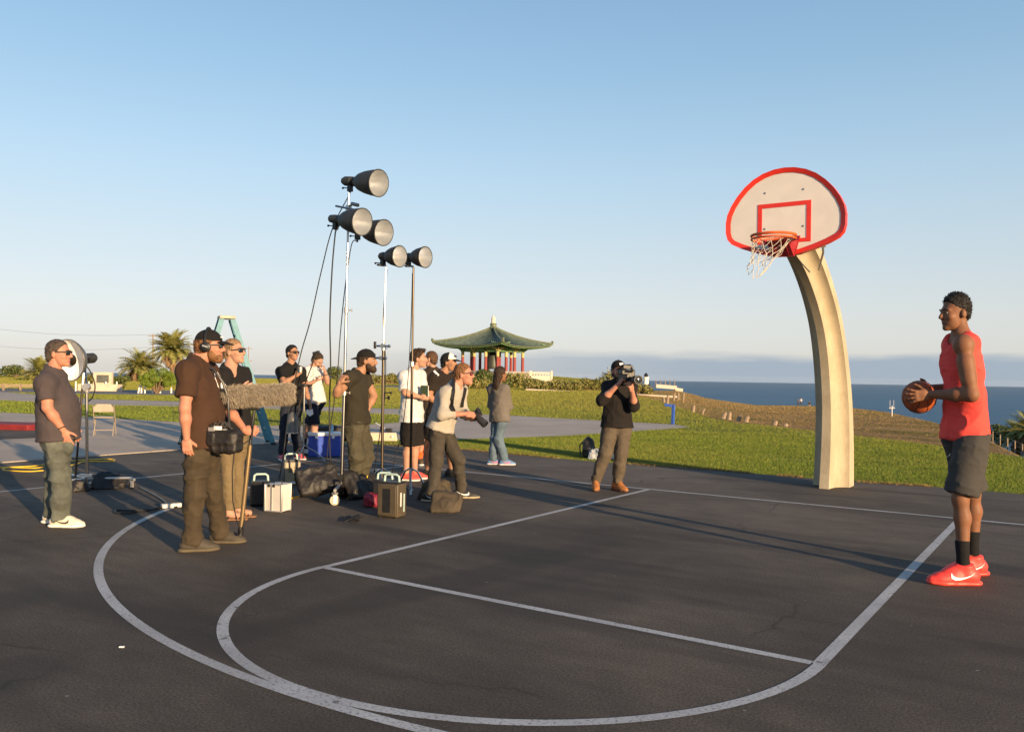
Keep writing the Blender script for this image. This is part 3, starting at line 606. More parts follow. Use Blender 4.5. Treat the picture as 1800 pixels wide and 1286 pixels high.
for (a_, b_) in rot:
    nu, nv = 112, 12; vs = []; fs = []
    for j in range(nv+1):
        for i in range(nu+1):
            u = -1+2*i/nu; x, y, z = roofpt(u, j/nv*0.97); rib = 0.19*(1 if (i % 4) in (1, 2) else 0)*(1-0.6*j/nv)
            vs.append(np.array([pb[0], pb[1], 0])+a_*x+b_*y+ZZ*(z+rib))
    for j in range(nv):
        for i in range(nu): q = j*(nu+1)+i; fs.append((q, q+1, q+nu+2, q+nu+1))
    rf = part('roof_slope', MB().add(vs, fs), MATS['tile'], pav, False)
    e_ = MB(); P = []
    for i in range(41): x, y, z = roofpt(-1+2*i/40, 0); P.append(np.array([pb[0], pb[1], 0])+a_*x+b_*y+ZZ*(z-0.02))
    e_.tube(P, 0.11, 6); part('eave_edge', e_, MATS['tile_edge'], pav)
    e_ = MB()                                                     # round tile ends and rafters under the edge
    for i in range(1, 40):
        x, y, z = roofpt(-1+2*i/40, 0.0); o = np.array([pb[0], pb[1], 0])+a_*x+b_*y+ZZ*(z-0.26); e_.bar(o+b_*0.05, o+b_*2.6+ZZ*0.35, 0.12, 0.14)
    part('rafters', e_, MATS['eave_green'], pav, kind='stuff')
    e_ = MB(); vs = []; fs = []
    for j in (0, 1):
        for i in range(21):
            x, y, z = roofpt(-1+2*i/20, 0); k = 1 if j == 0 else 0.56
            vs.append(np.array([pb[0], pb[1], 0])+a_*x*k+b_*y*k+ZZ*((z-0.14) if j == 0 else zy(612)+0.5))
    for i in range(20): fs.append((i, i+1, 21+i+1, 21+i))
    part('soffit', MB().add(vs, fs), MATS['eave_green'], pav)
    P = []
    for i in range(13): x, y, z = roofpt(1, i/12*0.97); P.append(np.array([pb[0], pb[1], 0])+a_*x+b_*y+ZZ*(z+0.14))
    h_ = MB().tube(P, [0.26]+[0.2]*11+[0.24], 6); h_.box(P[0]+ZZ*0.25, (0.3, 0.3, 0.5)); part('hip_ridge', h_, MATS['tile_edge'], pav)
m_ = MB().lathe((pb[0], pb[1], ztop-0.25), ZZ, [(0, 0.75), (0.5, 0.55), (0.8, 0.62), (0.95, 0.5)], 10, True); part('roof_crown', m_, MATS['tile_edge'], pav)
m_ = MB().lathe((pb[0], pb[1], ztop+0.65), ZZ, [(0, 0.36), (0.25, 0.42), (0.5, 0.36), (0.6, 0.40), (1.0, 0.36), (1.25, 0.22), (1.4, 0.0)], 10, True); part('finial', m_, MATS['stone_white'], pav)
CH = 3.75; ztc = zy(619)
for i in range(4):
    for j in range(4):
        if i in (1, 2) and j in (1, 2): continue
        o = pb+ex*(-CH+2.5*i)+ey*(-CH+2.5*j); hgt = ztc-zc
        cc = part('column', MB().cyl(o, o+ZZ*(hgt-0.85), 0.27, 0.25, 12), MATS['col_red'], pav)
        part('column_band', MB().cyl(o+ZZ*(hgt-0.85), o+ZZ*hgt, 0.27, 0.27, 12), MATS['eave_yellow'], cc)
        bk = MB()
        for q, (dx, dy) in enumerate(((1, 0), (-1, 0), (0, 1), (0, -1), (0.7, 0.7), (-0.7, 0.7), (0.7, -0.7), (-0.7, -0.7))):
            dv = ex*dx+ey*dy; bk.bar(o+ZZ*(hgt+0.05), o+dv*0.95+ZZ*(hgt+0.75), 0.22, 0.26)
        part('bracket_cluster', bk, MATS['eave_yellow'] if (i+j) % 2 else MATS['eave_green'], pav)
for (a_, b_) in rot:
    o = np.array([pb[0], pb[1], ztc+0.22]); part('ring_beam', MB().box(o-b_*CH, (2*CH+0.6, 0.34, 0.45), (a_, b_, ZZ)), MATS['eave_green'], pav)
    part('painted_frieze', MB().box(o-b_*(CH+0.02)+ZZ*0.42, (2*CH+0.9, 0.46, 0.34), (a_, b_, ZZ)), MATS['eave_yellow'], pav)
bl = MB().lathe((pb[0], pb[1], zc+0.35), ZZ, [(0, 1.15), (0.1, 1.2), (0.8, 1.17), (2.0, 1.0), (2.6, 0.8), (2.9, 0.35), (3.0, 0.1)], 18)
bell = single('bell', 'large dark bronze bell hanging inside the pavilion', 'bell', bl, MATS['bronze'], tuple(pb+ZZ*0.35))
# ---------------------------------------------------------------- shrubs in front of the pavilion
SB = [(790, 672, 105, 2.6, 1.7), (848, 672, 96, 3.2, 2.25), (905, 676, 96, 4.2, 1.9), (884, 680, 92, 2.0, 1.2), (940, 672, 110, 3.0, 1.1)]
nm = ['rounded dark shrub at the left end of the pavilion shrubs, beside the trucker cap', 'tall domed shrub under the left pavilion columns', 'broad loose shrub right of the pavilion centre above the woman', 'low shrub at the foot of the pavilion knoll', 'flat shrub in front of the white balustrade']
for i, (x, y, dd_, w_, h) in enumerate(SB): bush(nm[i], ground_at(x, dd_)-ZZ*0.1, w_, h, 20+i, 2600, 0.13, 'leaf_dark' if i != 2 else 'leaf_hedge', 'shrub', 'shrub', 'shrubs before the pavilion')
for i, (x0, x1, dd_, h, lb) in enumerate([(818, 872, 84, 0.95, 'clipped low hedge left of the woman, along the lawn edge'), (922, 1022, 84, 0.95, 'long low hedge on the lawn edge right of the pavilion'), (1024, 1062, 86, 1.2, 'short ragged hedge left of the camera operator'), (1112, 1146, 88, 1.15, 'dark hedge end right of the camera operator'), (650, 705, 112, 1.3, 'far hedge between the light stands'), (1062, 1080, 88, 1.9, 'pale upright shrub behind the camera operator')]):
    a = ground_at(x0, dd_); b = ground_at(x1, dd_); t = thing('hedge', lb, 'hedge', (a+b)/2, 'hedges on the lawn edge'); k = max(2, int(np.linalg.norm(b-a)/0.7)); g = np.random.default_rng(40+i)
    C = [a+(b-a)*(q+0.5)/k+ZZ*h*g.uniform(0.42, 0.6) for q in range(k)]; Rd = [(0.65, 0.65, h*g.uniform(0.42, 0.6)) for q in range(k)]
    v, f = leaves(520*k, 0.10, C, Rd, 50+i); arr_part('foliage', v, f, MATS['leaf_hedge'], t)
    m_ = MB().box((a+b)/2+ZZ*h*0.3, (np.linalg.norm(b-a)*0.9, 0.3, h*0.5), (nrm(b-a), np.cross(ZZ, nrm(b-a)), ZZ)); part('stem_mass', m_, MATS['trunk'], t)
# pale gravel border under the hedges
a = ground_at(925, 82); b = ground_at(1190, 82.5); m_ = MB().box((a+b)/2+ZZ*0.0, (np.linalg.norm(b-a), 1.6, 0.34), (nrm(b-a), np.cross(ZZ, nrm(b-a)), ZZ)); struct('gravel_border', m_, MATS['plaster'])
# white balustrade and stairs
bb = ground_at(952, 118); t = thing('balustrade', 'cream balustrade wall with square openings right of the pavilion', 'balustrade', bb)
def bz(y): return rng(952, y, 118)[2]
for k, x in enumerate(np.linspace(934, 969, 8)):
    o = rng(x, 660, 118); part('baluster', MB().box((o[0], o[1], bz(658.5)), (0.16, 0.25, 0.36), (RH, DH, ZZ)), MATS['stone_white'], t)
o1 = rng(933, 660, 118); o2 = rng(969, 660, 118); mid = (o1+o2)/2; L_ = np.linalg.norm(o2-o1)
part('rail', MB().box((mid[0], mid[1], bz(655.3)), (L_, 0.34, 0.24), (RH, DH, ZZ)), MATS['stone_white'], t)
part('wall_base', MB().box((mid[0], mid[1], bz(667)), (L_, 0.4, bz(660.2)-bz(674)), (RH, DH, ZZ)), MATS['stone_white'], t)
for x in (932.5, 969.5): o = rng(x, 660, 118); part('end_post', MB().box((o[0], o[1], bz(662)), (0.3, 0.45, bz(651)-bz(672)), (RH, DH, ZZ)), MATS['stone_white'], t)
o = rng(922, 665, 112); part('stair_wall', MB().box((o[0], o[1], rng(922, 666, 112)[2]), (1.7, 1.2, 1.0), (RH, DH, ZZ)), MATS['stone_white'], t)
# terrace with thin posts at the edge of the slope
tb = ground_at(1168, 100); t = thing('viewing_terrace', 'low pale stone terrace with thin posts on the slope edge', 'terrace', tb)
def ty(x, y): return rng(x, y, 100)
o1, o2 = ty(1152, 678), ty(1188, 681); part('terrace_wall', MB().box((o1+o2)/2, (np.linalg.norm(o2-o1), 1.2, 0.42), (nrm(o2-o1), DH, np.cross(nrm(o2-o1), DH))), MATS['stone_white'], t)
o1, o2 = ty(1186, 683.5), ty(1199, 685.5); part('lower_wall', MB().box((o1+o2)/2, (np.linalg.norm(o2-o1), 1.0, 0.36), (nrm(o2-o1), DH, np.cross(nrm(o2-o1), DH))), MATS['stone_white'], t)
for k in range(5): a = ty(1153+8.2*k, 678); b = ty(1153+8.2*k, 667); part('post', MB().cyl(a, b, 0.045, n=6), MATS['wood_grey'], t)
a = gb(1135.5, 668, 130); m_ = MB().lathe(a-ZZ*0.8, ZZ, [(0, 0.45), (1.1, 0.35), (1.1, 0.5), (1.25, 0.5), (1.3, 0.3)], 8, True); m_.slot(1).lathe(a+ZZ*0.5, ZZ, [(0, 0.3), (0.35, 0.3), (0.6, 0.05)], 8, True)
single('lantern', 'small white stone lantern with dark cap on the hedge end', 'lantern', m_, [MATS['white_paint'], MATS['black']], tuple(a-ZZ*0.8))
a = gb(1069, 672, 140); b = gb(1069, 646, 140); m_ = MB().cyl(a, b, 0.04, n=6); m_.ball(b, 0.16, 8); single('lamp_post', 'thin distant lamp post left of the camera operator head', 'lamp post', m_, MATS['galv'], tuple(a))
# wooden posts of the broken slope fence: (foot x, foot y, top x, top y)
FP = [(1167.5, 708, 1166, 697), (1172, 710, 1175, 694), (1184, 700, 1186, 691), (1192.5, 697, 1192.5, 690), (1201, 697, 1202, 690), (1217.5, 725, 1219.5, 712), (1233, 728, 1238.5, 718), (1269, 735, 1277, 724), (1281, 737, 1282.5, 724), (1297, 740, 1302, 730), (1310, 741, 1315, 731), (1361.5, 746, 1364, 739), (1381, 747, 1381.5, 744)]
FL = ['leftmost leaning', 'tall leaning', 'pale upright', 'dark upright', 'short upright', 'dark straight', 'thin right-leaning', 'strongly tilted', 'thick pale', 'tilted', 'rounded', 'squat pale', 'stub of a']
FLX = ['above the blue pipe', 'just above the blue pipe elbow', 'near the terrace', 'behind the pale one near the terrace', 'farthest up the slope', 'right of the blue pipe', 'second right of the blue pipe', 'midway along the slope fence', 'beside the strongly tilted one', 'fourth from the hoop post', 'third from the hoop post', 'second from the hoop post', 'nearest the hoop post']
for i, (x0, y0, x1, y1) in enumerate(FP):
    d0 = math.hypot(*(gnd(x0, y0-2)-CAM)[:2]); d0 = min(d0, rs_of(x0)-2); o = rng(x0, y0, d0); o[2] = min(o[2], tz(o[0], o[1])+0.02); tp = at(o, x1, y1)
    r_ = 0.085 if i not in (6,) else 0.05
    m_ = MB().tube([o-ZZ*0.25, o+(tp-o)*0.5, tp], [r_*1.1, r_, r_*0.85], 7); single('fence_post', f'{FL[i]} wooden fence post {FLX[i]}', 'post', m_, MATS['wood_grey'], tuple(o), 'broken fence posts on the slope')
# antenna mast, fence and palm beyond the drop at right
a = gb(1568, 723, 60); t = thing('antenna_mast', 'small white twin antenna mast beyond the dry hill, left of the ball', 'antenna', a)
part('mast', MB().cyl(a-ZZ*0.3, gb(1568, 713, 60), 0.03, n=6), MATS['white_paint'], t)
for dx in (-3.5, 3): part('antenna_rod', MB().cyl(gb(1568+dx, 718, 60), gb(1568+dx, 703, 60), 0.010, n=5), MATS['white_paint'], t)
part('cross_arm', MB().bar(gb(1563, 717, 60), gb(1573, 717, 60), 0.04, 0.05), MATS['white_paint'], t)
fp = [(1735, 772, 752), (1745, 777, 757), (1758, 782, 763), (1771, 788, 769), (1784, 794, 774), (1797, 800, 780)]
t = thing('wire_fence', 'wire fence with pale posts running down the slope behind the player', 'fence', gb(1735, 772, 34)); prev = None
for i, (x, y0, y1) in enumerate(fp):
    dd_ = 34-i*1.6; a = gb(x, y0+5, dd_); b = gb(x, y1, dd_); part('post', MB().cyl(a, b, 0.022, n=6), MATS['wood_grey'], t)
    if prev:
        for q in (0.98, 0.66, 0.34): part('wire', MB().tube([prev[0]+(prev[1]-prev[0])*q, a+(b-a)*q], 0.005, 4), MATS['wood_grey'], t)
    prev = (a, b)
palm('short palm tree past the fence at the right edge', gb(1790, 793, 52), 0.75, 1.15, 5, 50, 'palm trees')
palm('low palm tree half cut by the right edge of the frame', gb(1812, 790, 50), 0.9, 1.2, 6, 50, 'palm trees')
bush('dark round shrub past the fence behind the player', gb(1758, 785, 56), 2.2, 1.3, 81, 1500, 0.08, 'leaf_dark', 'shrub', 'shrub')
# ---------------------------------------------------------------- far left
palm('tall full-crowned palm tree next to the utility pole', ground_at(302, 128), rng(302, 614, 128)[2]-tz(*rng(302, 670, 128)[:2]), 3.2, 1, 95)
palm('smaller palm tree left of the clipped cloud tree', ground_at(246, 112), rng(246, 645, 112)[2]-tz(*rng(246, 670, 112)[:2]), 2.7, 2, 70)
palm('palm tree half hidden behind the grey-shirted man', ground_at(70, 110), rng(70, 655, 110)[2]-tz(*rng(70, 670, 110)[:2]), 2.2, 3, 70)
o = ground_at(276, 56); t = thing('topiary_tree', 'clipped cloud-pruned tree of round green balls behind white bollards', 'topiary tree', o)
tp_m = MB(); tops = [(259, 661, 7.5), (270, 655, 8.5), (287, 654, 8.5), (296, 658, 7.5), (304, 662, 7), (273, 665, 9), (291, 662, 7), (255, 672, 7.5), (263, 675, 7), (281, 676, 7), (294, 673, 7.5), (305, 670, 7), (249, 665, 6)]
for i, (x, y, r_) in enumerate(tops):
    c_ = at(o, x, y, 0.35*math.sin(i*2.3)); rr_ = r_/1508*52; v, f = leaves(1100, 0.03, [c_], [(rr_, rr_, rr_*0.82)], 100+i, 0.93); arr_part('foliage_ball', v, f, MATS['leaf_top'], t)
    tp_m.tube([o, o+(c_-o)*0.5+ZZ*0.1, c_], [0.06, 0.04, 0.02], 5)
part('branches', tp_m, MATS['trunk'], t)
for i, x in enumerate([133, 156, 185.5, 205, 243, 248.5, 254.5, 268, 281.5, 301]):
    y0 = 687 if x < 230 else 691; o = gnd(x, y0); h = (0.62 if x < 230 else 0.5) if i != 9 else 0.36; lean = RH*(0.08 if i == 4 else 0)
    wh = ['nearest the beauty dish', 'second from the beauty dish', 'under the stone sign', 'right of the stone sign', 'leaning, leftmost under the clipped tree', 'second under the clipped tree', 'third under the clipped tree', 'under the middle of the clipped tree', 'right of the middle of the clipped tree', 'short, beside the brown-shirted man'][i]
    m_ = MB().tube([o, o+ZZ*h*0.5+lean*0.5, o+ZZ*h+lean], [0.05, 0.048, 0.045], 8); single('bollard', f'white bollard {wh}', 'bollard', m_, MATS['white_paint'], tuple(o), 'white bollards along the road')
o = ground_at(181, 62.5); t = thing('monument_sign', 'cream stone monument sign with dark plaque behind the bollards', 'sign', o)
part('slab', MB().box(at(o, 181.5, 667), (1.2, 0.3, 0.98), (RH, DH, ZZ)), MATS['plaster'], t, bevel=0.02); part('plaque', MB().box(at(o, 180.5, 665.5, -0.17), (0.78, 0.04, 0.5), (RH, DH, ZZ)), MATS['panel_dark'], t)
part('plinth', MB().box(at(o, 176, 681.5), (2.6, 0.7, 0.5), (RH, DH, ZZ)), MATS['plaster'], t)
bush('dark round shrub right of the stone sign', ground_at(210, 66), 1.25, 1.1, 60, 1400, 0.06, 'leaf_dark', 'shrub', 'shrub'); bush('reddish ragged shrub left of the stone sign', ground_at(160, 68), 1.3, 1.2, 61, 1200, 0.06, 'leaf_hedge', 'shrub', 'shrub')
bush('dark dense tree behind the raised hand on the tall stand', ground_at(588, 140), 2.9, 2.3, 62, 1800, 0.12, 'leaf_dark', 'shrub', 'shrub')
bush('far dark shrub at the left end of the lawn', ground_at(28, 140), 4.5, 1.9, 63, 1500, 0.14, 'leaf_dark', 'shrub', 'shrub')
o = gb(30, 676, 150); t = thing('house', 'low pale house with grey roof at the far left edge', 'house', o); part('wall', MB().box(o-ZZ*0.4, (3.4, 3, 1.6), (RH, DH, ZZ)), MATS['plaster'], t)
rf = MB(); c0 = o+ZZ*0.42; rf.prism([c0-RH*2-DH*1.8, c0-RH*2+DH*1.8, c0-RH*2+ZZ*0.7], RH*4); part('roof', rf, MATS['roofing'], t)
for dx in (-0.9, 0.5): part('window', MB().box(o+RH*dx-DH*1.52-ZZ*0.1, (0.7, 0.06, 0.5), (RH, DH, ZZ)), MATS['glass'], t)
t = thing('post_rail_fence', 'pale post and rail fence along the road at far left', 'fence', gnd(0, 686.5))
for y in (680.0, 683.5): part('rail', MB().bar(gnd(-40, 686)+ZZ*(rng(0, y, 55)[2]), gnd(70, 686)+ZZ*(rng(0, y, 55)[2]), 0.05, 0.07), MATS['wood_grey'], t)
for x in (-30, 6, 36, 66): a = gnd(x, 686); part('post', MB().box(a+ZZ*0.2, (0.09, 0.09, 0.5), (RH, DH, ZZ)), MATS['wood_grey'], t)
for i, (x, yt, dd_, lb) in enumerate([(269, 587, 150, 'wooden utility pole with crossarm beside the tall palm'), (437, 609, 190, 'distant utility pole seen right of the ladder')]):
    a = ground_at(x, dd_); b = rng(x, yt, dd_); t = thing('utility_pole', lb, 'utility pole', a, 'utility poles'); part('pole', MB().cyl(a, b, 0.13 if i == 0 else 0.09, 0.1 if i == 0 else 0.07, 8), MATS['wood_grey'], t)
    for q in ((0.3,) if i == 0 else (0.4, 3.0)): part('crossarm', MB().bar(b-ZZ*q-RH*0.8, b-ZZ*q+RH*0.8, 0.12, 0.12), MATS['wood_grey'], t)
wa = rng(269, 588.5, 150)
for i, (y2, yy) in enumerate([(574, 588), (605, 610)]):
    P = [rng(-40+309*k/16, y2+(yy-y2)*(k/16)+7*math.sin(math.pi*k/16), 150) for k in range(17)]; m_ = MB().tube(P, 0.013, 4)
    single('overhead_wire', ['upper overhead wire running left from the utility pole', 'lower overhead wire running left below the upper one'][i], 'wire', m_, MATS['cable'], tuple(P[-1]), 'overhead wires')
# ---------------------------------------------------------------- basketball hoop
hp = thing('basketball_hoop', 'fan-shaped white backboard with red border on a curved concrete post', 'basketball hoop', (0, 1.8, 0))
ctl = [(1.573, -0.02), (1.66, 0.5), (1.687, 1.0), (1.62, 1.4), (1.493, 1.79), (1.33, 2.08), (1.116, 2.30), (0.87, 2.50), (0.625, 2.655), (0.36, 2.80), (0.089, 2.90), (-0.12, 2.95), (-0.30, 2.975)]
ys = np.array([c_[0] for c_ in ctl]); zs = np.array([c_[1] for c_ in ctl]); tl = np.concatenate([[0], np.cumsum(np.hypot(np.diff(ys), np.diff(zs)))])
tf = np.linspace(0, tl[-1], 44)
def smooth_interp(t_, a_):
    r_ = np.interp(t_, tl, a_)
    for _ in range(6): r_[1:-1] = 0.25*r_[:-2]+0.5*r_[1:-1]+0.25*r_[2:]
    return r_
yy = smooth_interp(tf, ys); zz_ = smooth_interp(tf, zs)
prof = [(-.062, 0), (.062, 0), (.066, .16), (.085, .26), (.13, .335), (.19, .37), (.24, .378), (.24, .66), (-.24, .66), (-.24, .378), (-.19, .37), (-.13, .335), (-.085, .26), (-.066, .16)]
vs = []; fs = []; n = len(prof)
for i in range(44):
    j0, j1 = max(0, i-1), min(43, i+1); ty_, tz_ = yy[j1]-yy[j0], zz_[j1]-zz_[j0]; l_ = math.hypot(ty_, tz_); ny, nz = tz_/l_, -ty_/l_
    k = np.interp(zz_[i], [0, 1, 1.8, 2.3, 2.9, 3], [1, .80, .60, .52, .48, .46]); kx = np.interp(zz_[i], [0, 1, 1.8, 2.4, 3], [1, .92, .85, .8, .78])
    for (a, b) in prof: vs.append((a*kx, yy[i]+ny*b*k, zz_[i]+nz*b*k))
for i in range(43):
    for q in range(n): fs.append((i*n+q, i*n+(q+1) % n, (i+1)*n+(q+1) % n, (i+1)*n+q))
fs.append(tuple(range(43*n, 44*n))); part('post', MB().add(vs, fs), MATS['post'], hp, 38)
BO = [(0.0, 3.888), (0.12, 3.878), (0.246, 3.843), (0.36, 3.785), (0.46, 3.705), (0.55, 3.605), (0.62, 3.50), (0.668, 3.395), (0.685, 3.30), (0.683, 3.18), (0.66, 3.10), (0.61, 3.045), (0.50, 2.99), (0.35, 2.935), (0.18, 2.885), (0.0, 2.868)]
full = BO + [(-x, z) for x, z in BO[-2:0:-1]]; cz = 3.30
def ofs(P, d_):
    r_ = []; n_ = len(P)
    for i in range(n_):
        a, b = np.array(P[i-1]), np.array(P[(i+1) % n_]); t_ = (b-a)/np.linalg.norm(b-a); nn = np.array([-t_[1], t_[0]])
        if np.dot(nn, np.array([0, cz])-np.array(P[i])) < 0: nn = -nn
        r_.append(tuple(np.array(P[i])+nn*d_))
    return r_
bd = part('backboard', MB().prism([(x, -0.35, z) for x, z in ofs(full, 0.01)], (0, 0.05, 0)), MATS['board'], hp, 30)
vs = []; fs = []; inn = ofs(full, 0.055); n = len(full)
for P, y in ((full, -0.375), (inn, -0.3565), (full, -0.28), (inn, -0.28)): vs += [(x, y, z) for x, z in P]
for i in range(n):
    j = (i+1) % n; fs += [(i, j, n+j, n+i), (2*n+i, 2*n+j, j, i), (3*n+i, 3*n+j, 2*n+j, 2*n+i)]
part('border', MB().add(vs, fs), MATS['hoop_red'], bd, 30)
sq = MB()
for (x0, z0, x1, z1) in ((-0.305, 3.02, -0.255, 3.49), (0.255, 3.02, 0.305, 3.49), (-0.255, 3.44, 0.255, 3.49), (-0.255, 3.02, 0.255, 3.065)):
    sq.box(((x0+x1)/2, -0.352, (z0+z1)/2), (x1-x0, 0.006, z1-z0))
part('target_square', sq, MATS['hoop_red'], bd)
bo_ = MB()
for x, z in ((-0.22, 3.2), (0.22, 3.2), (-0.22, 3.62), (0.22, 3.62), (-0.13, 2.94), (0.13, 2.94), (-0.16, 3.06), (0.16, 3.06)): bo_.lathe((x, -0.3505, z), (0, -1, 0), [(0, 0.013), (0.004, 0.013), (0.007, 0.006), (0.007, 0)], 8)
part('bolts', bo_, MATS['galv'], bd)
RC_ = np.array([0.0, -0.735, 3.05]); rm = MB()
for dz, r_ in ((0, 0.0165), (-0.038, 0.012)):
    rm.tube([RC_+np.array([0.2365*math.cos(a), 0.2365*math.sin(a), dz]) for a in np.linspace(0, 2*math.pi, 41)], r_, 7, False)
rim = part('rim', rm, MATS['rim'], hp)
pl = MB(); pl.prism([(-0.12, -0.36, 3.04), (0.12, -0.36, 3.04), (0.075, -0.50, 3.035), (-0.075, -0.50, 3.035)], (0, 0, -0.022))
pl.prism([(-0.19, -0.352, 3.09), (0.19, -0.352, 3.09), (0.13, -0.352, 2.86), (-0.13, -0.352, 2.86)], (0, -0.02, 0))  # bracket plate widened in dark red to stand in for the shaded lower border
pl.add([(-0.17, -0.372, 3.035), (0.17, -0.372, 3.035), (0.12, -0.60, 3.015), (-0.12, -0.60, 3.015), (-0.12, -0.372, 2.865), (0.12, -0.372, 2.865)], [(0, 1, 2, 3), (3, 2, 5, 4), (0, 3, 4), (1, 5, 2)])
for sx in (-1, 1): pl.prism([(sx*0.07, -0.37, 3.02), (sx*0.07, -0.62, 3.02), (sx*0.06, -0.37, 2.86)], (sx*0.012, 0, 0)); pl.bar((sx*0.06, -0.38, 2.90), (sx*0.15, -0.60, 3.03), 0.02, 0.02)
part('rim_bracket_border_shade', pl, MATS['rim_plate'], hp)
nt_ = MB(); NS, NR = 12, 6; g = np.random.default_rng(5); drift = -RH*0.20+DH*0.02
def npt(k, r_, odd):
    f_ = r_/NR; a = 2*math.pi*(k+0.5*odd)/NS; rad = 0.232*(1-0.62*f_**0.8); w_ = drift*f_**1.3+np.array([0, 0, -0.38*f_+0.10*f_*f_*math.cos(a-2.0)])
    return RC_+np.array([rad*math.cos(a), rad*math.sin(a), -0.01])+w_+g.normal(size=3)*0.009*(1 if r_ else 0)
grid = [[npt(k, r_, r_ % 2) for k in range(NS)] for r_ in range(NR+1)]
for r_ in range(NR):
    for k in range(NS):
        a = grid[r_][k]; q = (0, -1) if r_ % 2 == 0 else (1, 0)
        for dq in q: b = grid[r_+1][(k+dq) % NS]; nt_.tube([a, (a+b)/2-ZZ*0.006, b], 0.0031, 4, False)
part('net', nt_, MATS['cord'], hp, True)
part('brace_rod', MB().tube([(0.42, -0.275, 2.965), (0.36, -0.02, 2.93), (0.17, 0.52, 2.80)], 0.013, 6), MATS['galv'], hp)
part('brace_plate', MB().box((0.42, -0.288, 2.985), (0.07, 0.02, 0.07)), MATS['galv'], hp)
# ---------------------------------------------------------------- signed-distance modelling of figures
class Vol:
    def __init__(s, lo, hi, h):
        s.h = h; s.o = np.asarray(lo, float); s.n = np.ceil((np.asarray(hi)-s.o)/h).astype(int)+2
        s.ax = [(s.o[i]+h*np.arange(s.n[i])).astype(np.float32) for i in range(3)]; s.v = np.full(tuple(s.n), 0.5, np.float32)
    def box(s, lo, hi):
        sl_ = []
        for i in range(3):
            a = int(max(0, math.floor((lo[i]-s.o[i])/s.h))); b = int(min(s.n[i], math.ceil((hi[i]-s.o[i])/s.h)+1))
            if b <= a: return None, None
            sl_.append(slice(a, b))
        G_ = np.meshgrid(s.ax[0][sl_[0]], s.ax[1][sl_[1]], s.ax[2][sl_[2]], indexing='ij', sparse=True); return tuple(sl_), G_
    def add(s, pr, k=0.03):
        lo, hi = bounds(pr, k+s.h*2); sl_, G_ = s.box(lo, hi)
        if sl_ is None: return
        d_ = dist(pr, G_); a = s.v[sl_]
        h_ = np.clip(0.5+0.5*(a-d_)/k, 0, 1); s.v[sl_] = a+(d_-a)*h_-k*h_*(1-h_)
    def sub(s, pr, k=0.01):
        lo, hi = bounds(pr, k+s.h*2); sl_, G_ = s.box(lo, hi)
        if sl_ is None: return
        s.v[sl_] = np.maximum(s.v[sl_], -dist(pr, G_))
    def cut(s, p, n_):
        G_ = np.meshgrid(*s.ax, indexing='ij', sparse=True); p = np.asarray(p); n_ = nrm(n_)
        s.v = np.maximum(s.v, -((G_[0]-p[0])*n_[0]+(G_[1]-p[1])*n_[1]+(G_[2]-p[2])*n_[2]).astype(np.float32))
    def mesh(s):
        v = s.v; v[0], v[-1] = 0.5, 0.5; v[:, 0] = v[:, -1] = 0.5; v[:, :, 0] = v[:, :, -1] = 0.5
        ins = v < 0; c_ = ins[:-1, :-1, :-1]; cnt = np.zeros(c_.shape, np.int8)
        for a in (0, 1):
            for b in (0, 1):
                for c2 in (0, 1): cnt += ins[a:v.shape[0]-1+a, b:v.shape[1]-1+b, c2:v.shape[2]-1+c2]
        act = (cnt > 0) & (cnt < 8); I = np.argwhere(act)
        if len(I) == 0: return np.zeros((0, 3)), np.zeros((0, 4), int)
        idx = np.full(act.shape, -1, np.int64); idx[act] = np.arange(len(I))
        cor = np.array([(a, b, c2) for a in (0, 1) for b in (0, 1) for c2 in (0, 1)])
        val = np.stack([v[I[:, 0]+q[0], I[:, 1]+q[1], I[:, 2]+q[2]] for q in cor], 1); sm = np.zeros((len(I), 3)); w_ = np.zeros(len(I))
        for i in range(8):
            for j in range(i+1, 8):
                if np.abs(cor[i]-cor[j]).sum() != 1: continue
                a, b = val[:, i], val[:, j]; x = (a < 0) != (b < 0); t_ = np.where(x, a/np.where(x, a-b, 1), 0)
                sm += np.where(x[:, None], cor[i]+(cor[j]-cor[i])*t_[:, None], 0); w_ += x
        P = s.o+(I+sm/w_[:, None])*s.h; F_ = []
        for ax in range(3):
            o1, o2 = [(1, 2), (2, 0), (0, 1)][ax]; sA = [slice(1, -1)]*3; sA[ax] = slice(0, -1); sB = [slice(1, -1)]*3; sB[ax] = slice(1, None)
            a = ins[tuple(sA)]; b = ins[tuple(sB)]; E_ = np.argwhere(a != b)
            if not len(E_): continue
            fl = a[tuple(E_.T)]; base_ = E_.copy(); base_[:, o1] += 1; base_[:, o2] += 1
            def cell(d1, d2): q = base_.copy(); q[:, o1] -= d1; q[:, o2] -= d2; return idx[tuple(q.T)]
            Q = np.stack([cell(1, 1), cell(0, 1), cell(0, 0), cell(1, 0)], 1); Q[~fl] = Q[~fl][:, ::-1]; F_.append(Q)
        F_ = np.concatenate(F_); F_ = F_[(F_ >= 0).all(1)]
        return P, F_
def cap(a, b, r1, r2=None, fl=(0, 0), n=None, k=1.0):    # tapered capsule, optional flat ends, squashed by k along n
    return dict(a=np.asarray(a, float), b=np.asarray(b, float), r1=r1, r2=r1 if r2 is None else r2, fl=fl, n=None if n is None else nrm(n), k=k)
def ell(c, r, A): return dict(c=np.asarray(c, float), r=np.asarray(r, float), A=np.asarray(A))
def rbx(c, hf, A, r=0.02): return dict(c=np.asarray(c, float), r=np.asarray(hf, float), A=np.asarray(A), bx=r)
def bounds(p, m_):
    if 'c' in p: r = np.abs(p['A'].T*p['r']).sum(1)+m_; return p['c']-r, p['c']+r
    R_ = max(p['r1'], p['r2'])+m_; return np.minimum(p['a'], p['b'])-R_, np.maximum(p['a'], p['b'])+R_
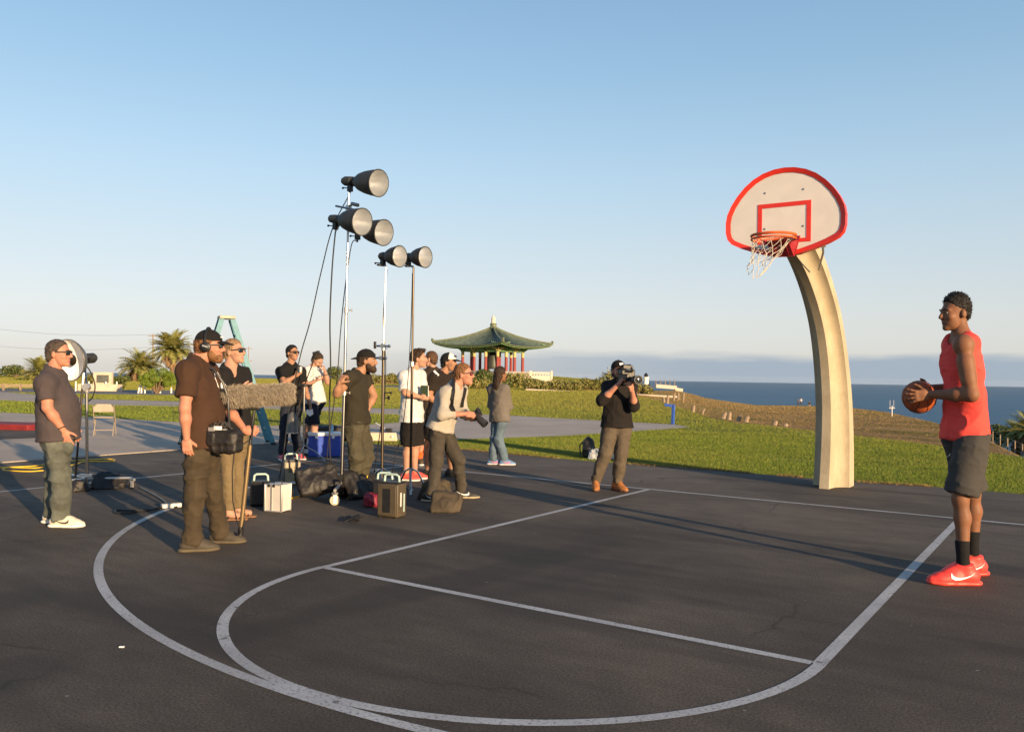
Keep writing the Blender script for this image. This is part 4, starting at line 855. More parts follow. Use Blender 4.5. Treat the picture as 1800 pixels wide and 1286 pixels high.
def dist(p, G_):
    if 'c' in p:
        x, y, z = [G_[i]-np.float32(p['c'][i]) for i in range(3)]; q = []
        for i in range(3): q.append((x*p['A'][i][0]+y*p['A'][i][1]+z*p['A'][i][2])/p['r'][i])
        if 'bx' in p:
            rr = p['bx']; w_ = [np.abs(q[i])*p['r'][i]-(p['r'][i]-rr) for i in range(3)]; o_ = sum(np.maximum(x_, 0)**2 for x_ in w_); return (np.sqrt(o_)+np.minimum(np.maximum(np.maximum(w_[0], w_[1]), w_[2]), 0)-rr).astype(np.float32)
        k0 = np.sqrt(q[0]**2+q[1]**2+q[2]**2); k1 = np.sqrt((q[0]/p['r'][0])**2+(q[1]/p['r'][1])**2+(q[2]/p['r'][2])**2)+1e-6
        return (k0*(k0-1)/k1).astype(np.float32)
    a = p['a']; ab = p['b']-a; L2 = max(1e-9, float(ab@ab)); x, y, z = [G_[i]-np.float32(a[i]) for i in range(3)]
    t_ = (x*ab[0]+y*ab[1]+z*ab[2])/L2; tc_ = np.clip(t_, 0, 1); dx, dy, dz = x-tc_*ab[0], y-tc_*ab[1], z-tc_*ab[2]
    r_ = p['r1']+(p['r2']-p['r1'])*tc_; q2 = dx*dx+dy*dy+dz*dz
    if p['n'] is not None:
        n_ = p['n']; c_ = dx*n_[0]+dy*n_[1]+dz*n_[2]; q2 = q2+c_*c_*(1/p['k']**2-1); dd_ = (np.sqrt(q2)-r_)*(0.5+0.5*p['k'])
    else: dd_ = np.sqrt(q2)-r_
    L = math.sqrt(L2)
    if p['fl'][0]: dd_ = np.maximum(dd_, -t_*L)
    if p['fl'][1]: dd_ = np.maximum(dd_, (t_-1)*L)
    return dd_.astype(np.float32)
def solid(prims, h, subs=(), cuts=(), k=0.03, disp=None):
    los, his = zip(*[bounds(p, 0.03) for p in prims]); V_ = Vol(np.min(los, 0), np.max(his, 0), h)
    for p in prims: V_.add(p, p.get('sk', k))
    for p in subs: V_.sub(p)
    for c_ in cuts: V_.cut(*c_)
    v, f = V_.mesh()
    if disp and len(v):
        e1 = v[f[:, 2]]-v[f[:, 0]]; e2 = v[f[:, 3]]-v[f[:, 1]]; fn = np.cross(e1, e2); vn = np.zeros_like(v)
        for i in range(4): np.add.at(vn, f[:, i], fn)
        vn /= np.linalg.norm(vn, axis=1, keepdims=True)+1e-9; v = v+vn*disp(v)[:, None]
    return v, f
def folds(amp, sc=7.0, seed=0, st=(1, 1, 0.55)):
    def fn(v):
        q = v*np.array(st)*sc; a = fbm(q+fbm(q*0.5, 2, seed+9)[:, None]*1.5, 3, seed)-0.45; r_ = 1-np.abs(2*vnoise(q*0.8+3.3, seed+5)-1)
        r2 = 1-np.abs(2*vnoise(q*np.array([1.7, 1.7, 2.1])+9.1, seed+11)-1); return amp*(1.0*a+1.25*(r_**4-0.2)+0.6*(r2**5-0.17))
    return fn
def joinm(L):
    V_ = []; F_ = []; o = 0
    for v, f in L: V_.append(v); F_.append(f+o); o += len(v)
    return np.concatenate(V_), np.concatenate(F_)
def ap(name, vf, mat, parent, smooth=True, midx=None):
    v, f = vf; return part(name, mkmesh(name, v, f, mat, BASE[parent], midx, smooth), None, parent)
def hand(w_, dirv, pn, th, curl=0.5, s_=1.0, spread=0.0, grip=None):
    """palm and five fingers; dirv along the hand, pn palm normal, th thumb side; returns prims"""
    a = nrm(dirv); n_ = nrm(np.asarray(pn)-a*np.dot(pn, a)); t_ = np.asarray(th, float); t_ = nrm(t_-a*np.dot(t_, a)-n_*np.dot(t_, n_)); w_ = np.asarray(w_, float); P = []
    P.append(cap(w_-a*0.01*s_, w_+a*0.03*s_, 0.027*s_, 0.033*s_, n=n_, k=0.6))
    for q in (-0.022, 0.0, 0.02): P.append(cap(w_+a*0.02*s_+t_*q*s_, w_+a*0.083*s_+t_*q*1.25*s_, 0.018*s_, 0.0135*s_, n=n_, k=0.75))
    for i, L in enumerate((0.072, 0.080, 0.074, 0.058)):
        o = w_+a*(0.086-0.004*abs(i-1))*s_+t_*(0.030-0.0195*i)*s_; d_ = nrm(a+t_*(spread*(1.5-i)*0.35)); nn = n_; r_ = 0.0098*s_
        for sgm, fr in enumerate((0.45, 0.32, 0.23)):
            ang = curl*(0.8, 1.1, 0.8)[sgm]*(1+0.06*i); d2 = nrm(d_*math.cos(ang)+nn*math.sin(ang)); nn = nrm(nn*math.cos(ang)-d_*math.sin(ang)); d_ = d2
            e = o+d_*L*fr*s_; P.append(dict(cap(o, e, r_, r_*0.9), sk=0.006)); o = e; r_ *= 0.9
    o = w_+a*0.022*s_+t_*0.030*s_+n_*0.006*s_; d_ = nrm(a*0.62+t_*(0.75-0.35*min(1, curl))+n_*(0.25+0.45*min(1.2, curl)))
    e = o+d_*0.045*s_; P.append(dict(cap(o, e, 0.0135*s_, 0.0115*s_), sk=0.008)); d2 = nrm(d_*0.8+a*0.35+n_*0.25*curl); P.append(dict(cap(e, e+d2*0.032*s_, 0.0115*s_, 0.009*s_), sk=0.006))
    return P
class HeadF:
    def __init__(s, c, yaw_dir, up=ZZ, sc=1.0):
        s.c = np.asarray(c, float); f = nrm(yaw_dir); u = nrm(np.asarray(up)-f*np.dot(up, f)); s.s, s.f, s.u = np.cross(f, u), f, u; s.k = sc; s.A = np.stack([s.s, s.f, s.u])
    def p(s, x, y, z): return s.c+(s.s*x+s.f*y+s.u*z)*s.k
    def e(s, x, y, z, rx, ry, rz): return ell(s.p(x, y, z), np.array([rx, ry, rz])*s.k, s.A)
def head_prims(H, jaw=1.0, nose=1.0, smile=0.0):
    e = H.e; P = [e(0, -0.012, 0.032, 0.076, 0.098, 0.092), e(0, 0.03, -0.03, 0.064, 0.068, 0.085), e(0, 0.038, -0.075, 0.050*jaw, 0.052, 0.045)]
    P += [dict(e(0, 0.080, -0.104, 0.024*jaw, 0.022, 0.020), sk=0.02), dict(e(0, 0.078, 0.022, 0.055, 0.022, 0.014), sk=0.02)]
    P += [dict(cap(H.p(0, 0.096, 0.012), H.p(0, 0.115*nose, -0.026), 0.010*H.k, 0.0148*H.k), sk=0.012), dict(e(0, 0.1, -0.032, 0.019, 0.014, 0.010), sk=0.01)]
    for sx in (-1, 1):
        P += [dict(e(sx*0.082, -0.010, -0.012, 0.011, 0.020, 0.032), sk=0.008), dict(e(sx*0.042, 0.066, -0.028, 0.024, 0.024, 0.020), sk=0.02)]
    P += [dict(e(0, 0.092, -0.062, 0.026, 0.011, 0.0065), sk=0.006), dict(e(0, 0.089, -0.073, 0.023, 0.011, 0.0075), sk=0.006)]
    return P
def head_subs(H): return [H.e(sx*0.033, 0.108, 0.004, 0.021, 0.016, 0.0125) for sx in (-1, 1)]
def hair_vf(H, style, seed=0, h=0.006, capped=False):
    e = H.e; pl_ = lambda p0, n_: (H.p(*p0), H.s*n_[0]+H.f*n_[1]+H.u*n_[2])
    amp = dict(afro=0.0035, buzz=0.003, short=0.008, tuft=0.010, curly=0.014, cap=0.006, long=0.008, bun=0.006, tied=0.006)[style]; t_ = dict(afro=0.008, buzz=0.005, short=0.008, tuft=0.011, curly=0.016, cap=0.008, long=0.016, bun=0.009, tied=0.009)[style]
    P = [e(0, -0.014, 0.034, 0.077+t_, 0.099+t_, 0.093+t_*1.2)]; cuts = [pl_((0, 0.068, 0.088), (0, -0.80, 0.60))]
    if style in ('afro', 'buzz', 'short', 'tuft', 'curly', 'cap'): P.append(e(0, -0.055, -0.03, 0.062+t_*0.6, 0.05+t_, 0.065)); P += [dict(e(sx*0.07, 0.012, 0.0, 0.012+t_*0.5, 0.018, 0.04), sk=0.015) for sx in (-1, 1)]
    if style == 'afro': P = [e(0, -0.012, 0.046, 0.079, 0.101, 0.106), e(0, -0.050, -0.012, 0.062, 0.050, 0.055)]; cuts = [pl_((0, 0.072, 0.092), (0, -0.72, 0.69))]
    if style == 'tuft': P.append(e(0, 0.045, 0.118, 0.05, 0.045, 0.018))
    if style == 'long': P += [e(0, -0.07, -0.06, 0.09, 0.06, 0.12), e(0, -0.10, -0.19, 0.085, 0.05, 0.14)]; cuts = [pl_((0, 0.055, 0.075), (0, -0.88, 0.45))]
    if style == 'bun': P += [e(0, -0.11, 0.0, 0.04, 0.04, 0.045), e(0, -0.06, -0.03, 0.06, 0.045, 0.055)]
    if style == 'tied': P += [e(0, -0.05, -0.04, 0.068, 0.055, 0.075), e(0.03, -0.10, -0.09, 0.035, 0.04, 0.06)]
    if capped: cuts.append(pl_((0, 0, 0.050), (0, 0, -1)))
    return solid(P, h*H.k**0.5, [] if style == 'long' else [e(sx*0.088, -0.002, -0.014, 0.022, 0.021, 0.034) for sx in (-1, 1)], cuts, 0.02, lambda v: amp*2.4*(fbm((v-H.c)*(95 if style == 'afro' else 55), 3, seed)-0.42))
def beard_vf(H, full=1.0, seed=0):
    e = H.e; t_ = 0.007*full
    P = [e(0, 0.04, -0.078, 0.053+t_, 0.056+t_, 0.047+t_), dict(e(0, 0.075, -0.106, 0.027+t_, 0.025+t_*1.6, 0.02+t_*2), sk=0.02), dict(e(0, 0.093, -0.05, 0.029, 0.010+t_*0.4, 0.007), sk=0.008)]
    for sx in (-1, 1): P.append(dict(e(sx*0.056, 0.025, -0.055, 0.010+t_*0.5, 0.026, 0.034), sk=0.03))
    return solid(P, 0.006, [e(0, 0.10, -0.066, 0.018, 0.02, 0.008), e(0, 0.10, -0.008, 0.06, 0.05, 0.034)], [(H.p(0, 0, -0.035), H.f*0.75-H.u*0.66)], 0.02, lambda v: 0.008*full*(fbm((v-H.c)*70, 3, seed)-0.42))
def cap_parts(H, person, mat, back=False, front=None, patch=None, bmat=None):
    e = H.e; P = [e(0, -0.012, 0.045, 0.09, 0.112, 0.098)]; sg = -1 if back else 1
    v, f = solid(P, 0.006, (), [(H.p(0, 0.0, 0.042), H.u*0.96-H.f*0.06*sg)], 0.02, lambda v: 0.004*(fbm((v-H.c)*20, 2, 3)-0.45))
    mid = None; mats = [mat]
    if front: fc = (v[f].mean(1)-H.c)@np.stack([H.f, H.s, H.u], 1)/H.k; mid = ((fc[:, 0]*sg > 0.022)).astype(int); mats = [mat, front]
    c_ = ap('cap', (v, f), mats, person, True, mid)
    br = [e(0, 0.115*sg, 0.038, 0.068, 0.078, 0.010)]
    vb, fb = solid(br, 0.005, [e(0, -0.012, 0.03, 0.074, 0.096, 0.09)], (), 0.01); vb = vb - H.u*0.9*(((vb-H.c)@H.s)**2)[:, None]*3.2 - H.u*(np.maximum(0, sg*((vb-H.c)@H.f)-0.11)*0.25)[:, None]
    ap('brim', (vb, fb), bmat or mat, c_)
    m_ = MB().ball(H.p(0, -0.012, 0.142), 0.007*H.k, 8); part('cap_button', m_, mat, c_)
    if patch:
        mk = MB(); w_, hh, pm, zz2 = patch
        mk.box(H.p(0, 0.098*sg, 0.09+zz2), (w_, 0.012, hh), (H.s, H.f, nrm(H.u-H.f*0.5*sg))); part('cap_patch', mk, pm, c_)
    return c_
def shades(H, person, mat='shades', frame_m='black', w_=0.054, hh=0.040):
    t = MB()
    for sx in (-1, 1): t.slot(0).box(H.p(sx*0.034, 0.106-0.004, 0.004), np.array((w_, 0.008, hh))*H.k, (nrm(H.s-H.f*0.22*sx), nrm(H.f+H.s*0.22*sx), H.u))
    lens = part('sunglasses', t, MATS[mat], person, bevel=0.006); fr = MB(); fr.bar(H.p(-0.012, 0.112, 0.012), H.p(0.012, 0.112, 0.012), 0.008*H.k, 0.008*H.k)
    for sx in (-1, 1): fr.bar(H.p(sx*0.060, 0.098, 0.014), H.p(sx*0.083, -0.01, 0.010), 0.006*H.k, 0.011*H.k); fr.bar(H.p(sx*0.060, 0.100, 0.021), H.p(sx*0.008, 0.112, 0.021), 0.010*H.k, 0.007*H.k)
    part('frame', fr, MATS[frame_m], lens); return lens
def shoe(person, ank, toe_dir, mat, sole, L=0.29, hi=0.10, name='shoe', swoosh=None, side=1, gz=0.0, tongue=None):
    d_ = nrm(np.array([toe_dir[0], toe_dir[1], 0])); s_ = np.cross(d_, ZZ); o = np.array([ank[0], ank[1], gz]); k = L/0.29
    q = lambda a, z, sd_=0: o+d_*a*k+ZZ*z*k+s_*sd_*k
    P = [cap(q(-0.055, 0.052), q(0.06, 0.05), 0.040*k, 0.043*k), cap(q(0.05, 0.045), q(0.125, 0.036), 0.044*k, 0.043*k, n=ZZ, k=0.85), cap(q(0.11, 0.034), q(0.172, 0.028), 0.042*k, 0.032*k, n=ZZ, k=0.8),
         cap(q(-0.025, 0.06), q(-0.012, hi), 0.043*k, 0.047*k, (0, 1)), cap(q(0.0, hi-0.01), q(0.09, 0.062), 0.034*k, 0.028*k)]
    v, f = solid(P, 0.007, (), [((0, 0, gz+0.004), ZZ)], 0.03, lambda v: 0.002*(fbm((v-o)*40, 2)-0.45)); sh = ap(name, (v, f), mat, person)
    PS = [cap(q(-0.062, 0.014), q(0.05, 0.014), 0.046*k, 0.046*k, n=ZZ, k=0.42), cap(q(0.05, 0.014), q(0.12, 0.014), 0.046*k, 0.050*k, n=ZZ, k=0.4), cap(q(0.11, 0.014), q(0.168, 0.016), 0.049*k, 0.040*k, n=ZZ, k=0.42)]
    v, f = solid(PS, 0.006, (), [((0, 0, gz), ZZ)], 0.02); ap('sole', (v, f), sole, sh)
    lc = MB()
    for i in range(4): a = 0.035+0.022*i; z = 0.098-0.011*i; lc.tube([q(a, z-0.004, -0.022), q(a+0.006, z+0.004, 0), q(a, z-0.004, 0.022)], 0.0035*k, 5)
    part('laces', lc, tongue or sole, sh)
    if swoosh is not None:                           # a curved check mark laid on the side of the upper
        top_ = [(-0.060, 0.083), (-0.03, 0.066), (0.0, 0.055), (0.03, 0.051), (0.055, 0.053), (0.068, 0.062), (0.073, 0.075)]
        bot = [(-0.060, 0.0825), (-0.03, 0.058), (0.0, 0.045), (0.03, 0.037), (0.058, 0.036), (0.080, 0.046), (0.078, 0.066)]
        def sd_at(a, z):
            G1 = [np.full((60, 1, 1), 0, np.float32) for _ in range(3)]; w1 = np.linspace(0.02, 0.075, 60); pts = np.array([q(a, z, side*w2) for w2 in w1])
            for i in range(3): G1[i] = pts[:, i].reshape(-1, 1, 1).astype(np.float32)
            dd_ = np.min([dist(p, G1).ravel() for p in P], 0); j = np.argmax(dd_ > 0.007); return w1[j]+0.004
        vs = [q(a+0.01, z, side*sd_at(a+0.01, z)) for a, z in top_]+[q(a+0.01, z, side*sd_at(a+0.01, z)) for a, z in bot]; n_ = len(top_)
        fs = [(i, i+1, n_+i+1, n_+i) for i in range(n_-1)]; part('swoosh_mark', MB().add(vs, fs), swoosh, sh)
    return sh
# ---------------------------------------------------------------- people
def DIR(a, el=0.0):
    a = math.radians(a); e = math.radians(el); return (RH*math.cos(a)-DH*math.sin(a))*math.cos(e)+ZZ*math.sin(e)
MC = {}
def CL(name, c, **k):
    if name not in MC: MC[name] = cloth(name, c, **k)
    return MC[name]
CHECK = []
def person(label, base, J, face=0, torso=None, pitch=0, m=1.0, belly=0.0, skin_='fair', hair=('short', 'dbrown'), top=None, bottom=None, feet=None, hands=None, h=0.011, hs=1.0, sw=0.18, hw=0.088, capped=False, kd=0.74, arm=1.0, beard=None, jaw=1.0, group='film crew and players on the court', cat='person', chest_f=1.0, roll=0.0):
    b = gnd(*base) if len(base) == 2 else np.asarray(base, float)
    t = thing('person', label, cat, b, group)
    def P(k): q = J[k]; return at(b, q[0], q[1], q[2] if len(q) > 2 else 0.0)
    torso = face if torso is None else torso; fd = DIR(torso); sd_ = np.cross(fd, ZZ)
    pel, neck, hd = P('pel'), P('neck'), P('head'); up_ = nrm(neck-pel); fd = nrm(fd-up_*np.dot(fd, up_)); sd_ = nrm(np.cross(fd, up_))
    ch = P('chest') if 'chest' in J else pel+(neck-pel)*0.66
    wa = pel+(ch-pel)*0.45
    jj = {}
    for s_, sg in (('R', 1), ('L', -1)):
        jj['sh'+s_] = P('sh'+s_) if 'sh'+s_ in J else neck-up_*0.06+sd_*sg*sw*m**0.5
        jj['hip'+s_] = pel-up_*0.04+sd_*sg*hw*m**0.5
        for k in ('el', 'wr', 'kn', 'an'): jj[k+s_] = P(k+s_) if k+s_ in J else None
        if jj['an'+s_] is not None: jj['an'+s_][2] = max(jj['an'+s_][2], 0.09)
    for s_ in 'RL':
        for a, c_, nm_, lim in (('sh', 'el', 'upper arm', (.24, .36)), ('el', 'wr', 'forearm', (.2, .31)), ('hip', 'kn', 'thigh', (.36, .5)), ('kn', 'an', 'shin', (.34, .48))):
            if jj[a+s_] is not None and jj[c_+s_] is not None:
                L = float(np.linalg.norm(jj[a+s_]-jj[c_+s_]))
                if not lim[0]*hs <= L <= lim[1]*hs: CHECK.append((label[:24], nm_+s_, round(L, 2)))
    rp, rw, rc2 = 0.150*m, 0.138*m, 0.158*m*chest_f
    def torso_prims(i=0.0, hem=None, loose=0.0):
        Pn = [cap(pel+sd_*0.05*m, pel-sd_*0.05*m, 0.115*m+i, n=fd, k=0.95), cap(pel+up_*0.02, wa, rp*0.93+i, rw+i+loose*0.5, n=fd, k=kd), cap(wa, ch, rw+i+loose*0.5, rc2+i, n=fd, k=kd),
              cap(ch, neck-up_*0.09, rc2+i*0.8, 0.12*m+i, n=fd, k=0.72), dict(cap(jj['shR']-up_*0.005, jj['shL']-up_*0.005, 0.058+i*0.8), sk=0.05), cap(neck-up_*0.08, neck+up_*0.01, 0.075+i*0.5, 0.052+i*0.3)]+[dict(cap(neck-up_*0.02, neck-up_*0.035+(jj['sh'+q]-neck+up_*0.01)*0.75, 0.048+i*0.4, 0.050+i*0.6), sk=0.05) for q in 'RL']
        if chest_f > 1.001: Pn += [dict(ell(ch+fd*0.075+sd_*q*0.07-up_*0.01, (0.062+i, 0.055+i, 0.065+i), np.stack([sd_, fd, up_])), sk=0.04) for q in (-1, 1)]
        if belly: Pn.append(ell(wa+fd*(0.06+0.05*belly)-up_*0.01, np.array([0.15, 0.115, 0.19])*(0.8+0.25*belly)*m+i, np.stack([sd_, fd, up_])))
        if hem is not None:
            Pn += [dict(cap(wa, pel-up_*hem, rw+i+loose, hw*m**0.5+0.092*m+i+0.012+loose*0.6, (0, 1), fd, kd), sk=0.05)]
            Pn[0] = cap(pel+sd_*0.03, pel-sd_*0.03, 0.09*m+i) if hem < 0.09 else Pn[0]
        return Pn
    # ---- skin
    body = torso_prims(); hands = hands or {}
    H = HeadF(hd, DIR(face, pitch), nrm(up_*0.35+ZZ), hs)
    if roll: H = HeadF(hd, DIR(face, pitch), nrm(ZZ+np.cross(DIR(face), ZZ)*roll), hs)
    body.append(cap(neck-up_*0.02, H.p(0, -0.02, -0.05), 0.056*m**0.4, 0.054*m**0.3)); body.append(cap(neck-up_*0.04, neck+sd_*0.10-up_*0.05, 0.05, 0.03)); body.append(cap(neck-up_*0.04, neck-sd_*0.10-up_*0.05, 0.05, 0.03))
    hp_ = []
    for s_, sg in (('R', 1), ('L', -1)):
        sh, el, wr = jj['sh'+s_], jj['el'+s_], jj['wr'+s_]; mm = m**0.6*arm
        if el is not None:
            body += [cap(sh, el, 0.050*mm, 0.040*mm), dict(cap(sh+(el-sh)*0.35+fd*0.008, sh+(el-sh)*0.7+fd*0.008, 0.049*mm, 0.044*mm), sk=0.03), ell(sh, (0.056*mm,)*3, np.eye(3)), cap(el, el+(wr-el)*0.35, 0.040*mm, 0.041*mm), cap(el+(wr-el)*0.35, wr, 0.041*mm, 0.026*mm**0.5)]
            hh = hands.get(s_, {}); a = hh.get('dir', wr-el); hp_.append(hand(wr, a, hh.get('pn', -sd_*sg), hh.get('th', fd), hh.get('curl', 0.45), hs*hh.get('s', 1.0), hh.get('spread', 0.1)))
        kn, an, hi = jj['kn'+s_], jj['an'+s_], jj['hip'+s_]; mm = m**0.6
        if kn is not None:
            body += [cap(hi, kn, 0.085*m, 0.056*mm), cap(kn, kn+(an-kn)*0.3-fd*0.012, 0.054*mm, 0.056*mm), cap(kn+(an-kn)*0.3-fd*0.012, an, 0.055*mm, 0.036)]
            tv = DIR(J.get('t'+s_, torso)); body.append(cap(an-ZZ*0.03, np.array([an[0], an[1], b[2]+0.045])+tv*0.11, 0.036, 0.032))
    hb = max(h, 0.009)
    parts_ = [solid(body, hb, (), (), 0.035)]
    hv = solid(head_prims(H, jaw), min(h, 0.0065*hs), head_subs(H), (), 0.03); parts_.append(hv)
    for q in hp_: parts_.append(solid(q, min(h, 0.0055*hs), (), (), 0.014))
    n0 = sum(len(q[1]) for q in parts_)
    ey = MB()
    for sx in (-1, 1): ey.slot(1).ball(H.p(sx*0.032, 0.081, 0.004), 0.0120*H.k, 8); ey.slot(2).ball(H.p(sx*0.032, 0.0885, 0.004), (0.0065*H.k,)*3, 6)
    for sx in (-1, 1): ey.slot(3).tube([H.p(sx*0.012, 0.102, 0.024), H.p(sx*0.03, 0.100, 0.030), H.p(sx*0.052, 0.083, 0.024)], 0.0045*H.k, 5)
    v, f = joinm(parts_); vv_ = list(map(tuple, v))+ey.v; ff_ = [tuple(q) for q in f.tolist()]+[tuple(i+len(v) for i in q) for q in ey.f]
    mi = np.concatenate([np.zeros(n0, int), np.array(ey.m)])
    fc = (hv[0][hv[1]].mean(1)-H.c)@np.stack([H.s, H.f, H.u], 1)/H.k; lip = (fc[:, 1] > 0.084) & (fc[:, 2] < -0.056) & (fc[:, 2] > -0.080) & (np.abs(fc[:, 0]) < 0.026)
    o0 = len(parts_[0][1]); mi[o0:o0+len(lip)][lip] = 4
    me = mkmesh('body', vv_, ff_, [SK[skin_], MATS['eye_white'], MATS['black'], HR[hair[1]], MATS['lip_'+('dark' if skin_ in ('dark', 'brown') else 'pale')]], b, mi, True)
    bo = part('body', me, None, t)
    # ---- hair
    if hair[0]:
        hv_, hf_ = hair_vf(H, hair[0], len(label), capped=capped); g = np.random.default_rng(len(label)); ii = g.integers(0, len(hv_), 900); p0 = hv_[ii]; nn = p0-H.p(0, -0.012, 0.02); nn /= np.linalg.norm(nn, axis=1, keepdims=True)
        cur = hair[0] in ('afro', 'curly'); dr = nn*(0.9 if cur else 0.25)+(0 if cur else 1)*(-H.u*0.5-H.f*0.35+(H.f*0.9+H.u*0.5 if hair[0] == 'tuft' else 0))+g.normal(size=nn.shape)*(0.8 if cur else 0.22); dr /= np.linalg.norm(dr, axis=1, keepdims=True)
        sv_ = np.cross(dr, nn+g.normal(size=nn.shape)*0.3); sv_ /= np.linalg.norm(sv_, axis=1, keepdims=True)+1e-9; ln_ = (g.uniform(0.006, 0.016, 900) if cur or hair[0] == 'buzz' else g.uniform(0.008, 0.019, 900)*(1.5 if hair[0] in ('tuft', 'long') else 1))[:, None]
        tv_ = np.stack([p0-sv_*0.004, p0+sv_*0.004, p0+dr*ln_*0.6+sv_*0.002, p0+dr*ln_], 1).reshape(-1, 3); tf_ = np.arange(3600).reshape(-1, 4)
        ap('hair', joinm([(hv_, hf_), (tv_, tf_)]), HR[hair[1]], t)
    if beard: ap('beard', beard_vf(H, beard[0], len(label)), HR[beard[1]], t)
    # ---- top
    if top:
        ty_ = top['type']; mt_ = top['mat']; i = top.get('i', 0.016); seed = len(label)
        Pn = torso_prims(i, top.get('hem', 0.10), top.get('loose', 0.012)); subs = []
        sl_ = top.get('sleeve', 0.55)
        if ty_ == 'tank':
            Pn = [q for j_, q in enumerate(Pn) if j_ != 4 and j_ != 5]; Pn.append(cap(neck-up_*0.055+sd_*0.10, neck-up_*0.055-sd_*0.10, 0.062, n=fd, k=0.9))
            for s_, sg in (('R', 1), ('L', -1)): subs.append(cap(jj['sh'+s_]+sd_*sg*0.02-up_*0.10, jj['sh'+s_]+sd_*sg*0.025+up_*0.08, 0.068, 0.07))
            subs.append(ell(neck+fd*0.055+up_*0.01, (0.075, 0.07, 0.10), np.stack([sd_, fd, up_])))
        else:
            for s_ in 'RL':
                sh, el, wr = jj['sh'+s_], jj['el'+s_], jj['wr'+s_]
                if el is None: continue
                q = top.get('sr', 0.018)
                if sl_ <= 1: Pn += [cap(sh, sh+(el-sh)*sl_, 0.050*m**0.6+q, 0.050*m**0.6+q*1.4, (0, 1)), ell(sh, (0.052*m**0.6+q*0.6,)*3, np.eye(3))]
                else: Pn += [cap(sh, el, 0.050*m**0.6+q, 0.041*m**0.6+q), ell(sh, (0.052*m**0.6+q*0.6,)*3, np.eye(3)), cap(el, el+(wr-el)*(sl_-1), 0.041*m**0.6+q, 0.034*m**0.6+q*0.8, (0, 1))]
            vn = top.get('v', 0); subs.append(ell(neck+fd*0.035+up_*0.045, (0.068, 0.075, 0.055), np.stack([sd_, fd, up_])))
            if vn: subs.append(cap(neck+fd*0.07+up_*0.03, neck+fd*0.14-up_*vn, 0.05, 0.012))
        vf = solid(Pn, h, subs, (), 0.055, folds(1.4*top.get('fold', 0.008), 7.5, seed, (0.9, 0.9, 0.75))); tp_ = ap(top.get('name', 'shirt'), vf, mt_, t)
        if 'extra' in top: top['extra'](t, tp_, dict(fd=fd, sd=sd_, up=up_, ch=ch, wa=wa, pel=pel, neck=neck, H=H, J=jj, b=b, i=i, rc=rc2, kd=kd))
    # ---- trousers or shorts
    if bottom:
        i = bottom.get('i', 0.014); Pn = [cap(pel+sd_*0.05*m, pel-sd_*0.05*m, 0.118*m+i, n=fd, k=0.95), cap(pel, wa-up_*0.02, rp*0.9+i*0.4, rw+i*0.2, n=fd, k=kd)]
        if bottom.get('bulge'): q = bottom['bulge']; Pn.append(dict(ell(at(b, *q[:3]), (q[3]*0.9, q[3]*0.7, q[3]), np.eye(3)), sk=0.05))
        if bottom.get('seat'): Pn.append(dict(ell(pel-fd*0.045-up_*0.05, (0.12*m, 0.09*m, 0.11*m), np.stack([sd_, fd, up_])), sk=0.04))
        for s_ in 'RL':
            hi, kn, an = jj['hip'+s_], jj['kn'+s_], jj['an'+s_]
            if kn is None: continue
            if bottom['type'] == 'shorts':
                e_ = hi+(kn-hi)*bottom.get('len', 0.95); Pn += [cap(hi+up_*0.02, e_, 0.098*m+i, bottom.get('hr', 0.10)*m+i, (0, 1))]
            else:
                q = bottom.get('w', 1.0); e_ = kn+(an-kn)*bottom.get('len', 1.06)
                Pn += [cap(hi, kn, 0.086*m*max(1, q*0.9)+i, 0.060*m**0.6*q+i), dict(cap(kn, e_, 0.060*m**0.6*q+i, 0.048*q+i*0.8, (0, 1)), sk=0.03)]
        ap('shorts' if bottom['type'] == 'shorts' else bottom.get('name', 'trousers'), solid(Pn, h, (), [((0, 0, b[2]+0.012), ZZ), (pel-up_*((top or {}).get('hem', 0.1)-0.03), -up_)], 0.03, folds(1.25*bottom.get('fold', 0.009), 9, len(label)+3, (0.85, 0.85, 1.0))), bottom['mat'], t)
    # ---- socks, shoes
    if feet:
        for s_, sg in (('R', 1), ('L', -1)):
            an = jj['an'+s_]
            if an is None: continue
            tv = DIR(J.get('t'+s_, torso))
            if feet.get('sock'): kn = jj['kn'+s_]; e_ = an+(kn-an)*feet['sockh']; ap('sock', solid([cap(np.array([an[0], an[1], b[2]+0.06]), an, 0.042, 0.042), cap(an, e_, 0.041, feet.get('sockr', 0.049), (0, 1))], 0.008, (), (), 0.02), feet['sock'], t)
            side = 1 if np.dot(np.cross(tv, ZZ), CAM-b) > 0 else -1
            if feet.get('sandal'):
                st_ = MB(); o = np.array([an[0], an[1], b[2]]); sv = np.cross(tv, ZZ)
                sm_ = solid([cap(o-tv*0.06+ZZ*0.01, o+tv*0.14+ZZ*0.01, 0.042, 0.046, n=ZZ, k=0.3)], 0.006, (), [((0, 0, b[2]), ZZ)]); sh = ap('sandal', sm_, feet['mat'], t)
                for a in (0.0, 0.075, 0.11): st_.tube([o+tv*a+sv*0.045+ZZ*0.02, o+tv*(a+0.01)+ZZ*(0.085 if a < 0.1 else 0.06), o+tv*a-sv*0.045+ZZ*0.02], 0.006, 5)
                part('strap', st_, MATS['black'], sh)
            else: shoe(t, an, tv, feet['mat'], feet['sole'], feet.get('L', 0.29)*hs**0.5, feet.get('hi', 0.10), feet.get('name', 'shoe'), feet.get('swoosh'), side, b[2], feet.get('lace'))
    return t, H, dict(fd=fd, sd=sd_, up=up_, ch=ch, wa=wa, pel=pel, neck=neck, J=jj, b=b, rc=rc2, kd=kd)
